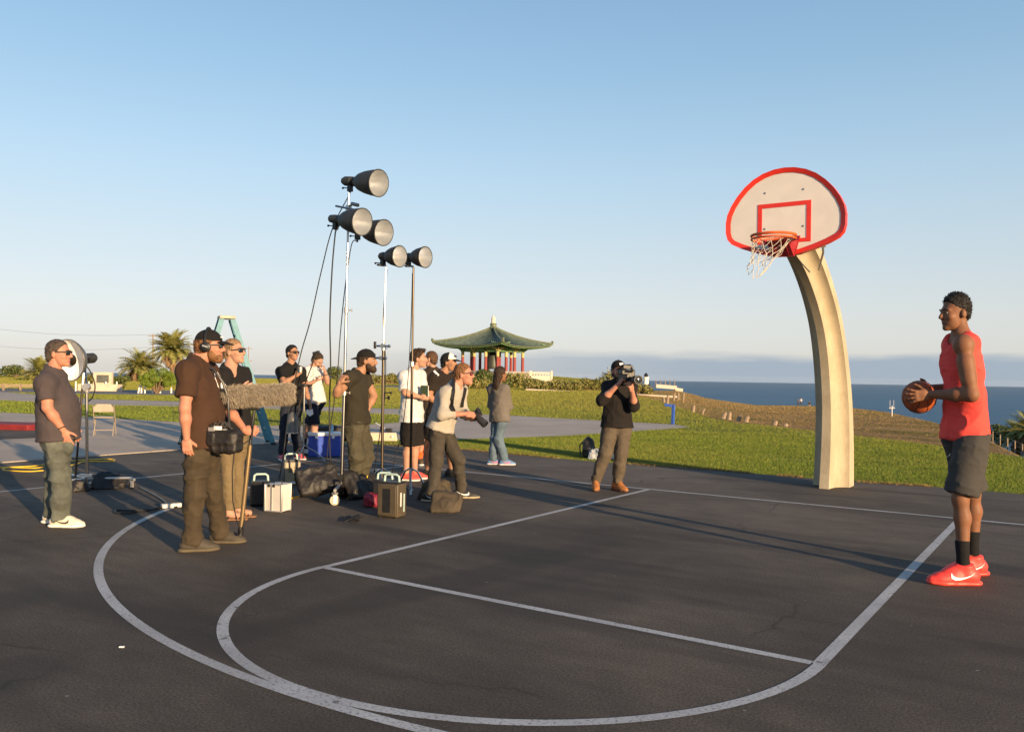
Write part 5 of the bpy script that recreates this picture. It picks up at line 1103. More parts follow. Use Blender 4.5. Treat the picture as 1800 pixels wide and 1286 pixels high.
MATS['eye_white'] = plain('eye_white', (0.42, 0.36, 0.32), 0.3); MATS['lip_pale'] = plain('lip_pale', (0.42, 0.16, 0.13), 0.5); MATS['lip_dark'] = plain('lip_dark', (0.16, 0.06, 0.05), 0.5)
W_SOLE = plain('white_sole', (0.72, 0.69, 0.64), 0.6, var=0.06); BLK_SOLE = plain('black_sole', (0.02, 0.02, 0.02), 0.6)
# --- basketball player (faces left)
SHOE_RED = plain('shoe_infrared', (0.85, 0.055, 0.045), 0.5, var=0.1); SOLE_RED = plain('sole_infrared', (0.80, 0.07, 0.05), 0.35, var=0.1); SWO_W = plain('mark_silver_white', (0.75, 0.75, 0.76), 0.35)
def player_extra(t, o, q): pass
BALLC = at(gnd(1672, 1018), 1615.6, 697.5, 0.0); BR = 0.121
pt, PHd, PQ = person('tall player in coral red tank top and dark shorts holding a basketball', (1674, 1018),
    dict(pel=(1697, 751), chest=(1690, 640), neck=(1690, 590), head=(1680, 550), shL=(1694, 605, -0.20), elL=(1708, 694, -0.25), wrL=(1633, 693, -0.14), shR=(1690, 604, 0.19), elR=(1700, 684, 0.27), wrR=(1634, 682, 0.14),
         knL=(1688, 876, -0.13), anL=(1693, 990, -0.14), knR=(1709, 868, 0.20), anR=(1710, 968, 0.24), tL=182, tR=170), face=176, torso=166, pitch=-4, m=0.93, kd=0.72, arm=1.16, skin_='dark', hair=('afro', 'black'), hs=1.03, sw=0.20, jaw=1.0,
    top=dict(type='tank', mat=CL('tank_coral', (0.80, 0.075, 0.062), heather=0.25), hem=0.075, i=0.012, loose=0.0, fold=0.009, name='tank_top'),
    bottom=dict(type='shorts', mat=CL('shorts_charcoal', (0.050, 0.047, 0.044), heather=0.3), len=0.93, hr=0.100, i=0.022, seat=1, fold=0.006),
    feet=dict(mat=SHOE_RED, sole=SOLE_RED, L=0.355, hi=0.115, sock=CL('sock_black', (0.012, 0.012, 0.013)), sockh=0.36, swoosh=SWO_W, name='sneaker', lace=SHOE_RED),
    hands=dict(L=dict(dir=(-RH*0.97+DH*0.10-ZZ*0.12), pn=DH, th=ZZ+RH*0.1, curl=0.30, s=1.03, spread=0.7), R=dict(dir=-RH*0.95-DH*0.10-ZZ*0.15, pn=-DH, th=ZZ, curl=0.30, s=1.03, spread=0.7)), h=0.009)
def decal(o, b_, pts, lift=0.004):
    r_ = []
    for px, py in pts:
        dn = nrm(ray(px, py)); hit, loc, nn, _i = o.ray_cast(Vector(CAM-b_), Vector(dn)); r_.append(np.array(loc)+b_-dn*lift if hit else None)
    return r_
sh_o = [c_ for c_ in pt.children if c_.name.startswith('shorts')][0]; bpy.context.view_layer.update(); dp = decal(sh_o, PQ['b'], [(1664, 801), (1671, 796), (1669, 800.5), (1665, 803)])
if all(q is not None for q in dp): part('shorts_mark', MB().poly(dp), SWO_W, sh_o)
bk = thing('basketball', 'orange-brown basketball held in the player hands', 'basketball', BALLC-ZZ*BR); part('ball_skin', MB().ball(BALLC, BR, 40), MATS['ball'], bk, True)
sm_ = MB(); A_ = (nrm(RH+ZZ*0.3), nrm(DH), nrm(np.cross(RH+ZZ*0.3, DH)))
for pl_ in ((0, 1), (1, 2), (0, 2)): sm_.tube([BALLC+(A_[pl_[0]]*math.cos(a)+A_[pl_[1]]*math.sin(a))*BR for a in np.linspace(0, 2*math.pi, 49)], 0.0028, 5, False)
for sg in (-1, 1): sm_.tube([BALLC+nrm(A_[0]*sg*(0.75-0.25*math.cos(2*a))+A_[1]*math.cos(a)+A_[2]*math.sin(a))*BR for a in np.linspace(0, 2*math.pi, 49)], 0.0028, 5, False)
part('seams', sm_, MATS['black'], bk, True)
# --- man at far left, hand in pocket
t, H, Q = person('heavy man in charcoal T-shirt and faded jeans at the far left, hand in pocket', (112, 922),
    dict(pel=(101, 750), chest=(98, 700), neck=(93, 652), head=(103, 621), shR=(80, 673, -0.17), elR=(83, 716, -0.22), wrR=(112, 757, -0.19), shL=(100, 668, 0.20), elL=(112, 715, 0.26), wrL=(128, 752, 0.18),
         knR=(107, 832, -0.10), anR=(107, 909, -0.12), knL=(97, 829, 0.12), anL=(92, 908, 0.12), tR=-2, tL=15), face=-4, m=1.08, belly=0.4, kd=0.82, skin_='pink', hair=('buzz', 'grey'), jaw=1.06,
    top=dict(type='tee', mat=CL('tee_charcoal', (0.062, 0.050, 0.052), heather=0.2), hem=0.12, sleeve=0.72, loose=0.015), bottom=dict(type='trousers', mat=CL('jeans_faded_olive', (0.090, 0.098, 0.084), var=0.4, fold=0.9), w=1.18, fold=0.013, bulge=(117, 784, -0.15, 0.075)),
    feet=dict(mat=plain('shoe_cream', (0.62, 0.55, 0.44), 0.7), sole=W_SOLE, L=0.31, swoosh=plain('mark_dark', (0.05, 0.045, 0.04), 0.6), name='sneaker'), hands=dict(R=dict(dir=RH*0.32-ZZ*0.9, curl=0.3, pn=DH, th=RH+ZZ*0.3), L=dict(curl=0.3)))
shades(H, t); part('bracelet', MB().tube([Q['J']['wrR']+nrm(Q['J']['elR']-Q['J']['wrR'])*0.03+(np.cross(nrm(Q['J']['elR']-Q['J']['wrR']), DH)*math.cos(a)+DH*math.sin(a))*0.034 for a in np.linspace(0, 6.283, 17)], 0.005, 5, False), MATS['dark_tube'], t)
# --- sound man with boom
def brown_graphic(t, o, q):
    c_ = q['ch']+q['fd']*0.02; P = []; gm = MB()
    def on(u, w_): return at(q['b'], u, w_)
    def surf(px, py):                       # front-right of the chest
        p_ = at(q['b'], px, py, -0.03); return p_
    outl = [(377, 656), (382, 654), (388, 660), (396, 676), (402, 688), (403, 694), (392, 695), (387, 692), (384, 680), (378, 664)]
    def proj(px, py):
        d_ = ray(px, py); dn = nrm(d_); o_ = CAM; hit, loc, nn, _i = o.ray_cast(Vector(o_-q['b']), Vector(dn)); return (np.array(loc)+q['b']-dn*0.006) if hit else None
    pts = [proj(*a) for a in outl]; pts = [p_ for p_ in pts if p_ is not None]
    if len(pts) > 3: gm.tube(pts+[pts[0]], 0.0035, 4, False)
    ins_ = [proj(*a) for a in ((389, 668), (396, 681), (399, 688), (391, 688), (388, 678))]; ins_ = [p_ for p_ in ins_ if p_ is not None]
    if len(ins_) > 2: gm.poly(ins_)
    if gm.v: part('shirt_graphic', gm, MATS['paper'], o)
t, H, Q = person('bearded sound man in brown T-shirt, black cap and headphones holding the boom pole', (358, 962),
    dict(pel=(353, 764), chest=(354, 690), neck=(346, 634), head=(369, 609), shR=(330, 652, -0.19), elR=(325, 717, -0.25), wrR=(328, 772, -0.22), shL=(362, 650, 0.19), elL=(398, 716, 0.22), wrL=(430, 755, 0.05),
         knR=(343, 862, -0.12), anR=(338, 957, -0.14), knL=(373, 854, 0.14), anL=(388, 935, 0.16), tR=-20, tL=-8), face=-3, torso=-6, m=1.02, belly=0.15, kd=0.76, capped=True, skin_='pink', hair=('curly', 'ginger'), beard=(0.9, 'ginger'),
    top=dict(type='tee', mat=CL('tee_brown', (0.050, 0.026, 0.016)), hem=0.10, sleeve=0.68, loose=0.012, extra=brown_graphic), bottom=dict(type='trousers', mat=CL('trousers_dark_olive', (0.050, 0.038, 0.024), var=0.25, fold=0.9), w=1.14, fold=0.014, len=1.08),
    feet=dict(mat=plain('shoe_dark_olive', (0.05, 0.042, 0.03), 0.7), sole=plain('sole_olive', (0.10, 0.08, 0.05), 0.8), L=0.30, name='shoe'), hands=dict(R=dict(dir=-ZZ+RH*0.1, curl=0.55, th=RH), L=dict(dir=RH*0.95-ZZ*0.15, pn=-DH*0.3+RH*0.2-ZZ*0.2+DH*0.9, th=ZZ, curl=1.15)))
cap_parts(H, t, CL('cap_black', (0.012, 0.011, 0.011)), patch=(0.05, 0.010, MATS['paper'], -0.012)); shades(H, t, hh=0.032)
hpn = MB()
for sx in (-1, 1): hpn.lathe(H.p(sx*0.078, -0.006, -0.005), H.s*sx, [(0, 0.034), (0.008, 0.042), (0.026, 0.042), (0.034, 0.030), (0.036, 0.0)], 16)
hpn_o = part('headphones', hpn, MATS['black'], t); part('headband', MB().tube([H.p(0.105*math.cos(a), -0.012, 0.02+0.135*math.sin(a)) for a in np.linspace(0.0, math.pi, 21)], 0.010, 6), MATS['black'], hpn_o)
part('silver_stripe', MB().box(H.p(0.115, -0.006, 0.0), (0.006, 0.045, 0.012), (H.s, nrm(H.f-H.u*0.3), nrm(H.u+H.f*0.3))), MATS['alu'], hpn_o)
SNDQ = Q; SNDH = H
# --- woman behind the boom
t, H, Q = person('smiling woman in black blouse, khaki trousers and dark sunglasses behind the boom', (413, 912),
    dict(pel=(409, 744), chest=(409, 688), neck=(404, 646), head=(411, 618), shR=(393, 661, -0.12), elR=(396, 706, -0.20), wrR=(424, 684, -0.18), shL=(427, 660, 0.13), elL=(434, 706, 0.16), wrL=(433, 686, -0.02),
         knR=(401, 826, -0.07), anR=(402, 900, -0.06), knL=(416, 822, 0.09), anL=(418, 893, 0.10), tR=-10, tL=-5), face=12, torso=48, pitch=6, m=0.94, skin_='fair', hair=('bun', 'blonde'), sw=0.165, chest_f=1.04, hs=0.96,
    top=dict(type='tee', mat=CL('blouse_black', (0.012, 0.011, 0.011)), hem=0.11, sleeve=0.9, v=0.13, loose=0.01, name='blouse'), bottom=dict(type='trousers', mat=CL('trousers_khaki', (0.155, 0.115, 0.062)), w=0.92, len=0.97),
    feet=dict(sandal=1, mat=plain('sandal_tan', (0.24, 0.12, 0.06), 0.7)), hands=dict(R=dict(dir=RH+ZZ*0.3, curl=0.8, pn=DH, th=ZZ), L=dict(dir=-RH*0.5-DH*0.5+ZZ*0.3, curl=0.8)))
shades(H, t, w_=0.058, hh=0.044)
part('teeth', MB().ball(H.p(0, 0.093, -0.066), np.array((0.018, 0.010, 0.006))*H.k, 10, H.A), MATS['paper'], t)
# --- man in black T-shirt with sunglasses
t, H, Q = person('young man in black V-neck T-shirt and dark jeans, sunglasses, hand raised to his chest', (512, 808),
    dict(pel=(513, 702), chest=(510, 665), neck=(511, 639), head=(514, 620), shR=(494, 653, -0.08), elR=(498, 674, -0.24), wrR=(520, 660, -0.20), shL=(529, 652, 0.08), elL=(537, 685, 0.05), wrL=(545, 712, -0.05),
         knR=(500, 752, -0.05), anR=(496, 797, -0.05), knL=(519, 753, 0.05), anL=(524, 798, 0.08), tR=60, tL=40), face=32, torso=58, m=1.0, skin_='tan', hair=('short', 'black'),
    top=dict(type='tee', mat=CL('tee_black', (0.010, 0.010, 0.010)), hem=0.07, sleeve=0.6, v=0.05), bottom=dict(type='trousers', mat=CL('jeans_navy', (0.018, 0.022, 0.034)), w=1.05),
    feet=dict(mat=plain('shoe_pink_red', (0.55, 0.10, 0.12), 0.6), sole=W_SOLE, name='sneaker'), hands=dict(R=dict(dir=RH*0.6+ZZ*0.6, curl=0.9, pn=DH, th=ZZ), L=dict(dir=-ZZ+RH*0.2, curl=0.7)))
shades(H, t); 
# --- man in white T-shirt looking down at a phone
t, H, Q = person('man in white T-shirt and navy shorts bowing his head over a phone', (552, 800),
    dict(pel=(553, 704), chest=(550, 668), neck=(549, 646), head=(558, 633), shR=(541, 652, -0.17), elR=(535, 681, -0.20), wrR=(556, 668, -0.28), shL=(563, 651, 0.12), elL=(576, 672, -0.10), wrL=(571, 652, -0.16),
         knR=(553, 750, -0.05), anR=(553, 786, -0.05), knL=(541, 750, 0.14), anL=(538, 787, 0.16), tR=30, tL=20), face=30, torso=40, pitch=-38, m=0.98, skin_='fair', hair=('short', 'dbrown'),
    top=dict(type='tee', mat=CL('tee_white', (0.56, 0.55, 0.54)), hem=0.03, sleeve=0.62), bottom=dict(type='shorts', mat=CL('shorts_navy', (0.016, 0.020, 0.034)), len=0.88, hr=0.09),
    feet=dict(mat=plain('shoe_white_black', (0.55, 0.53, 0.50), 0.6), sole=BLK_SOLE, sock=CL('sock_black', (0.012, 0.012, 0.013)), sockh=0.45, name='sneaker'), hands=dict(R=dict(dir=RH+ZZ*0.2, curl=0.7, pn=ZZ, th=-DH), L=dict(dir=ZZ-RH*0.3, curl=0.8, pn=-RH, th=-DH)))
W5 = Q
# --- bearded man leaning on the tall stand
def crew_mark(t, o, q):
    c_ = q['neck']-q['up']*0.28-q['sd']*0.0-q['fd']*0.165
t, H, Q = person('bearded man in dark olive T-shirt and backwards cap gripping the tall light stand', (632, 872),
    dict(pel=(627, 737), chest=(626, 690), neck=(629, 656), head=(645, 634), shR=(615, 664, -0.15), elR=(592, 692, -0.31), wrR=(597, 672, -0.38), shL=(640, 663, 0.17), elL=(657, 696, 0.13), wrL=(646, 720, 0.02),
         knR=(627, 800, -0.09), anR=(622, 858, 0.0), knL=(643, 803, 0.02), anL=(632, 858, 0.05), tR=20, tL=30), face=-2, torso=12, m=1.0, capped=True, skin_='tan', hair=('short', 'dbrown'), beard=(1.35, 'dbrown'),
    top=dict(type='tee', mat=CL('tee_dark_olive', (0.028, 0.024, 0.016)), hem=0.05, sleeve=0.5), bottom=dict(type='trousers', mat=CL('jeans_olive', (0.060, 0.054, 0.036), var=0.25, fold=0.9), w=1.18, fold=0.014),
    feet=dict(mat=plain('shoe_black', (0.02, 0.02, 0.02), 0.6), sole=BLK_SOLE), hands=dict(R=dict(dir=ZZ*0.75+RH*0.45+DH*0.1, pn=RH*0.5+DH*0.6, th=-DH*0.5+ZZ*0.4+RH*0.4, curl=1.1), L=dict(dir=-RH*0.5-ZZ*0.4, curl=0.6)))
cap_parts(H, t, CL('cap_black', (0.012, 0.011, 0.011)), back=True)
BRD = Q
# --- man in white T-shirt and black shorts
t, H, Q = person('curly haired man in white T-shirt and black shorts with a clipboard behind the third stand', (722, 843),
    dict(pel=(724, 722), chest=(724, 685), neck=(726, 651), head=(736, 630), shR=(712, 662, -0.17), elR=(712, 690, -0.30), wrR=(740, 698, -0.22), shL=(737, 660, 0.17), elL=(748, 698, 0.20), wrL=(752, 694, -0.06),
         knR=(718, 782, -0.08), anR=(714, 832, -0.10), knL=(730, 781, 0.08), anL=(729, 830, 0.10), tR=10, tL=0), face=0, torso=14, m=1.02, skin_='fair', hair=('tuft', 'dbrown'),
    top=dict(type='tee', mat=CL('tee_white_b', (0.55, 0.54, 0.53)), hem=0.15, sleeve=0.9, loose=0.02, sr=0.024), bottom=dict(type='shorts', mat=CL('shorts_black', (0.014, 0.012, 0.011)), len=1.0, hr=0.10),
    feet=dict(mat=plain('shoe_red_white', (0.45, 0.08, 0.06), 0.6), sole=W_SOLE, name='sneaker', L=0.28), hands=dict(R=dict(dir=RH+ZZ*0.05, curl=0.9, pn=DH, th=ZZ)))
WB = Q
# --- short-haired man seen from behind
person('short haired man in dark brown T-shirt with an orange knee sleeve, back turned', (744, 818),
    dict(pel=(756, 716), chest=(760, 676), neck=(761, 649), head=(757, 631), shR=(779, 658, 0.02), elR=(786, 690, 0.05), wrR=(783, 716, -0.05), shL=(745, 658, -0.04), elL=(744, 690, 0.05), wrL=(754, 708, 0.20),
         knR=(762, 766, 0.0), anR=(762, 810, 0.05), knL=(742, 765, 0.0), anL=(738, 809, 0.02), tR=-60, tL=-120), face=200, torso=262, m=1.0, skin_='fair', hair=('buzz', 'brown'),
    top=dict(type='tee', mat=CL('tee_dark_brown', (0.034, 0.024, 0.018)), hem=0.06, sleeve=0.6), bottom=dict(type='shorts', mat=CL('shorts_dark', (0.02, 0.018, 0.016)), len=0.8),
    feet=dict(mat=plain('shoe_brown', (0.06, 0.04, 0.025), 0.6), sole=W_SOLE, sock=CL('sleeve_orange', (0.80, 0.12, 0.03)), sockh=0.72, sockr=0.062))
# --- man in trucker cap
t, H, Q = person('man in black and white trucker cap and black shirt with a shoulder patch', (772, 838),
    dict(pel=(772, 722), chest=(776, 682), neck=(778, 657), head=(789, 637), shR=(765, 664, -0.13), elR=(754, 695, -0.15), wrR=(770, 712, -0.10), shL=(796, 664, 0.14), elL=(804, 700, 0.15), wrL=(798, 722, 0.0),
         knR=(753, 780, -0.05), anR=(752, 832, -0.02), knL=(789, 780, 0.06), anL=(793, 832, 0.08), tR=20, tL=5), face=14, torso=35, m=1.0, capped=True, skin_='tan', hair=('short', 'black'),
    top=dict(type='tee', mat=CL('shirt_black_brown', (0.020, 0.015, 0.012)), hem=0.06, sleeve=0.7), bottom=dict(type='shorts', mat=CL('shorts_black', (0.014, 0.012, 0.011)), len=0.85),
    feet=dict(mat=plain('shoe_black', (0.02, 0.02, 0.02), 0.6), sole=BLK_SOLE))
cap_parts(H, t, CL('cap_black', (0.012, 0.011, 0.011)), front=CL('cap_white_front', (0.68, 0.66, 0.62)), patch=(0.062, 0.030, MATS['black'], 0.0))
part('shoulder_patch', MB().box(Q['J']['shR']+RH*0.02+ZZ*0.065-DH*0.065, (0.09, 0.012, 0.028), (nrm(RH*0.6-ZZ*0.6), nrm(-DH+ZZ*0.6), np.cross(nrm(RH*0.6-ZZ*0.6), nrm(-DH+ZZ*0.6)))), MATS['paper'], t)
# --- photographer leaning forward
t, H, Q = person('photographer in light grey long-sleeved shirt leaning forward with a camera, red sunglasses', (788, 878),
    dict(pel=(776, 747), chest=(788, 702), neck=(801, 677), head=(815, 658), shR=(784, 690, -0.15), elR=(778, 729, -0.25), wrR=(818, 727, -0.24), shL=(809, 686, 0.15), elL=(815, 726, 0.15), wrL=(829, 737, -0.10),
         knR=(767, 810, -0.06), anR=(757, 868, -0.16), knL=(805, 808, 0.02), anL=(811, 866, 0.14), tR=10, tL=0), face=8, torso=22, pitch=2, m=0.97, skin_='pink', hair=('short', 'ginger'), hs=1.0, roll=0.0,
    top=dict(type='tee', mat=CL('henley_grey', (0.34, 0.31, 0.265), heather=0.15), hem=0.06, sleeve=1.55, v=0.06, sr=0.014), bottom=dict(type='trousers', mat=CL('jeans_dark_brown', (0.052, 0.045, 0.036), var=0.25), w=1.05, i=0.012),
    feet=dict(mat=plain('shoe_black', (0.02, 0.02, 0.02), 0.6), sole=plain('sole_cream', (0.35, 0.30, 0.2), 0.7), L=0.31, swoosh=MATS['paper'], name='sneaker'), hands=dict(R=dict(dir=RH*0.95-ZZ*0.1, curl=0.9, pn=DH*0.7-ZZ*0.5, th=ZZ), L=dict(dir=RH*0.8-DH*0.3, curl=0.9, pn=ZZ, th=-DH)))
shades(H, t, 'shades_red'); PHQ = Q; PHT = t
bpy.context.view_layer.update(); so_ = [c_ for c_ in t.children if c_.name.startswith('shirt')][0]; stp = MB()
for L_ in ([(797, 668), (796, 676), (796, 688), (794, 700), (793, 712), (797, 722)], [(817, 682), (815, 692), (812, 705), (811, 715)]):
    dp = [q for q in decal(so_, Q['b'], L_, 0.006) if q is not None]
    if len(dp) > 2: stp.tube(dp, 0.027, 6)
part('camera_strap', stp, MATS['black'], t)
# --- woman seen from behind
t, H, Q = person('woman in grey-brown hoodie and blue jeans standing with folded arms, facing away', (878, 817),
    dict(pel=(878, 727), chest=(878, 695), neck=(874, 675), head=(880, 658), shR=(887, 684, -0.06), elR=(894, 714, -0.02), wrR=(880, 716, 0.20), shL=(865, 683, 0.06), elL=(864, 712, 0.12), wrL=(882, 712, 0.24),
         knR=(876, 771, -0.02), anR=(887, 808, 0.0), knL=(870, 771, 0.06), anL=(866, 809, 0.06), tR=-8, tL=-5), face=-38, torso=-42, m=0.86, skin_='brown', hair=('long', 'dbrown'), hs=0.93, sw=0.16, chest_f=1.03,
    top=dict(type='tee', mat=CL('hoodie_grey_brown', (0.13, 0.115, 0.10), heather=0.2), hem=0.12, sleeve=1.9, sr=0.022, loose=0.02, name='hoodie'), bottom=dict(type='trousers', mat=CL('jeans_blue', (0.10, 0.145, 0.185), var=0.25), w=1.1, seat=1),
    feet=dict(mat=plain('shoe_blue', (0.10, 0.20, 0.36), 0.6), sole=plain('sole_pink_white', (0.65, 0.55, 0.55), 0.6), L=0.27, swoosh=plain('mark_pink', (0.7, 0.12, 0.25), 0.5), name='sneaker'))
hd_ = solid([cap(Q['neck']+Q['sd']*0.07-Q['fd']*0.04-ZZ*0.02, Q['neck']-Q['sd']*0.07-Q['fd']*0.04-ZZ*0.02, 0.03)], 0.01); ap('hood', hd_, MC['hoodie_grey_brown'], t)
# --- camera operator
t, H, Q = person('camera operator in black sweater, grey trousers and tan boots shouldering a video camera', (1072, 861),
    dict(pel=(1085, 741), chest=(1086, 697), neck=(1088, 671), head=(1087, 652), shR=(1068, 681, 0.05), elR=(1058, 704, -0.20), wrR=(1087, 675, -0.30), shL=(1109, 680, 0.05), elL=(1115, 714, -0.16), wrL=(1111, 686, -0.33),
         knR=(1064, 796, -0.06), anR=(1047, 850, -0.02), knL=(1092, 796, -0.04), anL=(1085, 850, -0.02), tR=95, tL=60), face=76, torso=80, m=1.03, capped=True, skin_='pink', hair=('short', 'dbrown'), beard=(0.5, 'dbrown'),
    top=dict(type='tee', mat=CL('sweater_black', (0.015, 0.013, 0.012)), hem=0.07, sleeve=1.35, sr=0.016, name='sweater'), bottom=dict(type='trousers', mat=CL('trousers_grey_brown', (0.090, 0.072, 0.052), var=0.2), w=1.15, len=0.98),
    feet=dict(mat=plain('boot_tan', (0.34, 0.13, 0.035), 0.7), sole=plain('sole_brown', (0.12, 0.06, 0.03), 0.7), L=0.30, hi=0.15, name='boot'), hands=dict(R=dict(dir=ZZ*0.7+RH*0.5-DH*0.3, curl=0.9, pn=RH, th=ZZ), L=dict(dir=ZZ*0.5-RH*0.2-DH*0.5, curl=0.8, pn=ZZ-RH, th=DH)))
cap_parts(H, t, CL('cap_black', (0.012, 0.011, 0.011)), patch=(0.05, 0.03, MATS['paper'], 0.0)); CAMQ = Q
# --- tiny walkers far off
for (x, y, hp_, lb, cm, tm) in [(1403, 712, 11, 'left walker of the distant pair on the hill crest', (0.12, 0.11, 0.13), (0.05, 0.05, 0.06)), (1408, 712, 12, 'pale-topped right walker of the distant pair on the hill crest', (0.5, 0.48, 0.48), (0.06, 0.06, 0.08)), (1423, 718, 12.5, 'lone dark-topped walker left of the hoop post', (0.05, 0.045, 0.045), (0.35, 0.27, 0.22)), (919, 664, 13, 'small figure on the steps beside the balustrade', (0.45, 0.35, 0.28), (0.10, 0.08, 0.07))]:
    dd_ = 1.68*1508/hp_ if x > 1000 else 115.0; dd_ = min(dd_, 200); o = rng(x, y, dd_); k = dd_/1508*hp_/1.72; J = {}
    tt_ = thing('person', lb, 'person', o, 'distant walkers'); e_ = np.stack([RH, DH, ZZ]); q = lambda a, z: o+RH*a*k+ZZ*z*k
    bd_ = solid([cap(q(0, .9), q(0, 1.4), .14*k, .15*k), cap(q(0, 1.4), q(0, 1.6), .05*k), ell(q(0, 1.62), (.09*k, .1*k, .12*k), e_), cap(q(-.08, .9), q(-.1, .06), .08*k, .05*k), cap(q(.08, .9), q(.12, .06), .08*k, .05*k), cap(q(-.19, 1.4), q(-.24, .85), .05*k, .04*k), cap(q(.19, 1.4), q(.24, .85), .05*k, .04*k)], 0.03, k=0.04)
    ap('body', bd_, SK['tan'], tt_); ap('shirt', solid([cap(q(0, .86), q(0, 1.38), .165*k, .17*k, (1, 0)), cap(q(-.19, 1.4), q(-.23, 1.1), .07*k), cap(q(.19, 1.4), q(.23, 1.1), .07*k)], 0.03, k=0.04), cloth('walker_top', cm), tt_); ap('trousers', solid([cap(q(0, .92), q(0, .86), .15*k), cap(q(-.08, .9), q(-.1, .1), .1*k, .07*k, (0, 1)), cap(q(.08, .9), q(.12, .1), .1*k, .07*k, (0, 1))], 0.03, k=0.03), cloth('walker_trousers', tm), tt_)
for c_ in CHECK: print('LEN', c_)
# ---------------------------------------------------------------- lighting gear
PLY = at(gnd(1674, 1018), 1690, 650)
def lamp_head(label, base, mouth, dirv, L, rm, style='long', group='strobe heads on stands'):
    mo = np.asarray(mouth, float); f = nrm(dirv); o = mo-f*L; t = thing('strobe_head', label, 'studio light', o, group)
    tl_ = L*0.36
    if style == 'long':
        bp = [(0.0, 0.0), (0.0, 0.040), (0.03, 0.045), (0.035, 0.055), (tl_*0.7, 0.058), (tl_*0.72, 0.050), (tl_*0.9, 0.050), (tl_, 0.056)]
    else: bp = [(0.0, 0.0), (0.005, 0.025), (0.03, 0.045), (tl_*0.5, 0.052), (tl_*0.9, 0.052), (tl_, 0.056)]
    part('body', MB().lathe(o, f, bp, 18), MATS['lamp_black'], t)
    rf = [(tl_, 0.052), (tl_+0.01, 0.062), (L*0.5, rm*0.68), (L*0.66, rm*0.86), (L*0.84, rm*0.97), (L-0.012, rm), (L-0.010, rm+0.008), (L, rm+0.008), (L, rm-0.002)]
    r_ = part('reflector', MB().lathe(o, f, rf, 28), MATS['lamp_black'], t)
    ins_ = [(L, rm-0.003), (L*0.84, rm*0.94), (L*0.66, rm*0.83), (L*0.5, rm*0.64), (tl_+0.03, 0.055), (tl_+0.025, 0.0)]
    part('reflector_lining', MB().lathe(o, f, ins_, 28), MATS['silver'], r_, True)
    tb = MB().ball(o+f*(tl_+0.07), 0.026, 10); tb.cyl(o+f*tl_, o+f*(tl_+0.05), 0.022, n=10); part('flash_tube', tb, MATS['dish_white'], t, True)
    k = MB(); c_ = o+f*tl_*0.55-ZZ*0.055; k.box(c_-ZZ*0.02, (0.05, 0.05, 0.09)); k.cyl(c_-ZZ*0.03, c_-ZZ*0.03-f*0.12+ZZ*0.005, 0.007, n=6); k.ball(c_-ZZ*0.03-f*0.125, 0.014, 6); part('tilt_bracket', k, MATS['black'], t)
    if style == 'long':
        q = MB()
        for i in range(4): q.lathe(o+f*(tl_*(0.72+0.06*i)), f, [(0, 0.050), (0.002, 0.056), (0.006, 0.056), (0.008, 0.050)], 18)
        part('cooling_ribs', q, MATS['black'], t)
    return t, c_-ZZ*0.07
def caster(mb_list, p, r_=0.05):
    f, w_ = mb_list; f.bar(p+ZZ*(2*r_+0.03), p+ZZ*(2*r_+0.005), 0.05, 0.05); sv = nrm(RH+DH*0.3); nv = np.cross(sv, ZZ)
    for sg in (-1, 1): f.box(p+ZZ*(r_*1.25)+nv*sg*0.02, (0.035, 0.006, r_*1.7), (sv, nv, ZZ))
    w_.lathe(p+ZZ*r_-nv*0.012, nv, [(0, r_*0.3), (0, r_*0.85), (0.003, r_), (0.021, r_), (0.024, r_*0.85), (0.024, r_*0.3)], 18, True)
def bag(name, label, cat, a, b, r_, mat, base, drop=0.5, group=None, seed=1, strap=True, lobes=2, k=0.05):
    """soft weighted bag slung over a leg: two lobes and a strap"""
    a = np.asarray(a, float); b = np.asarray(b, float); t = thing(name, label, cat, base, group); ax = nrm(b-a); sv = nrm(np.cross(ax, ZZ)); P = []
    L_ = np.linalg.norm(b-a)
    for sg in ((-1, 1) if lobes == 2 else (0,)):
        if sg: n_ = nrm(sv*sg*0.85+ZZ*0.42); dn = nrm(np.cross(n_, ax)); dn = dn if dn[2] < 0 else -dn; c_ = (a+b)/2+sv*sg*r_*0.55-ZZ*r_*drop+dn*r_*0.25; P += [rbx(c_, (L_/2+r_*0.55, r_*0.42, r_*1.15), (ax, n_, dn), r_*0.22), ell(c_+dn*r_*0.35, (L_/2+r_*0.3, r_*0.62, r_*0.75), np.stack([ax, n_, dn]))]
        else: P += [rbx((a+b)/2-ZZ*r_*drop, (L_/2+r_*0.6, r_*0.8, r_*0.8), (ax, sv, ZZ), r_*0.3)]
    P.append(cap(a+ax*0.02, b-ax*0.02, r_*0.35))
    v, f = solid(P, 0.011, (), [((0, 0, 0.004), ZZ)], k, folds(0.016, 9, seed)); ap('sack', (v, f), mat, t)
    if strap:
        m_ = MB(); m_.tube([a+(b-a)*0.3+ZZ*r_*0.3, (a+b)/2+ZZ*r_*0.52, a+(b-a)*0.7+ZZ*r_*0.3], 0.010, 5)
        part('strap', m_, MATS['black'], t)
    return t
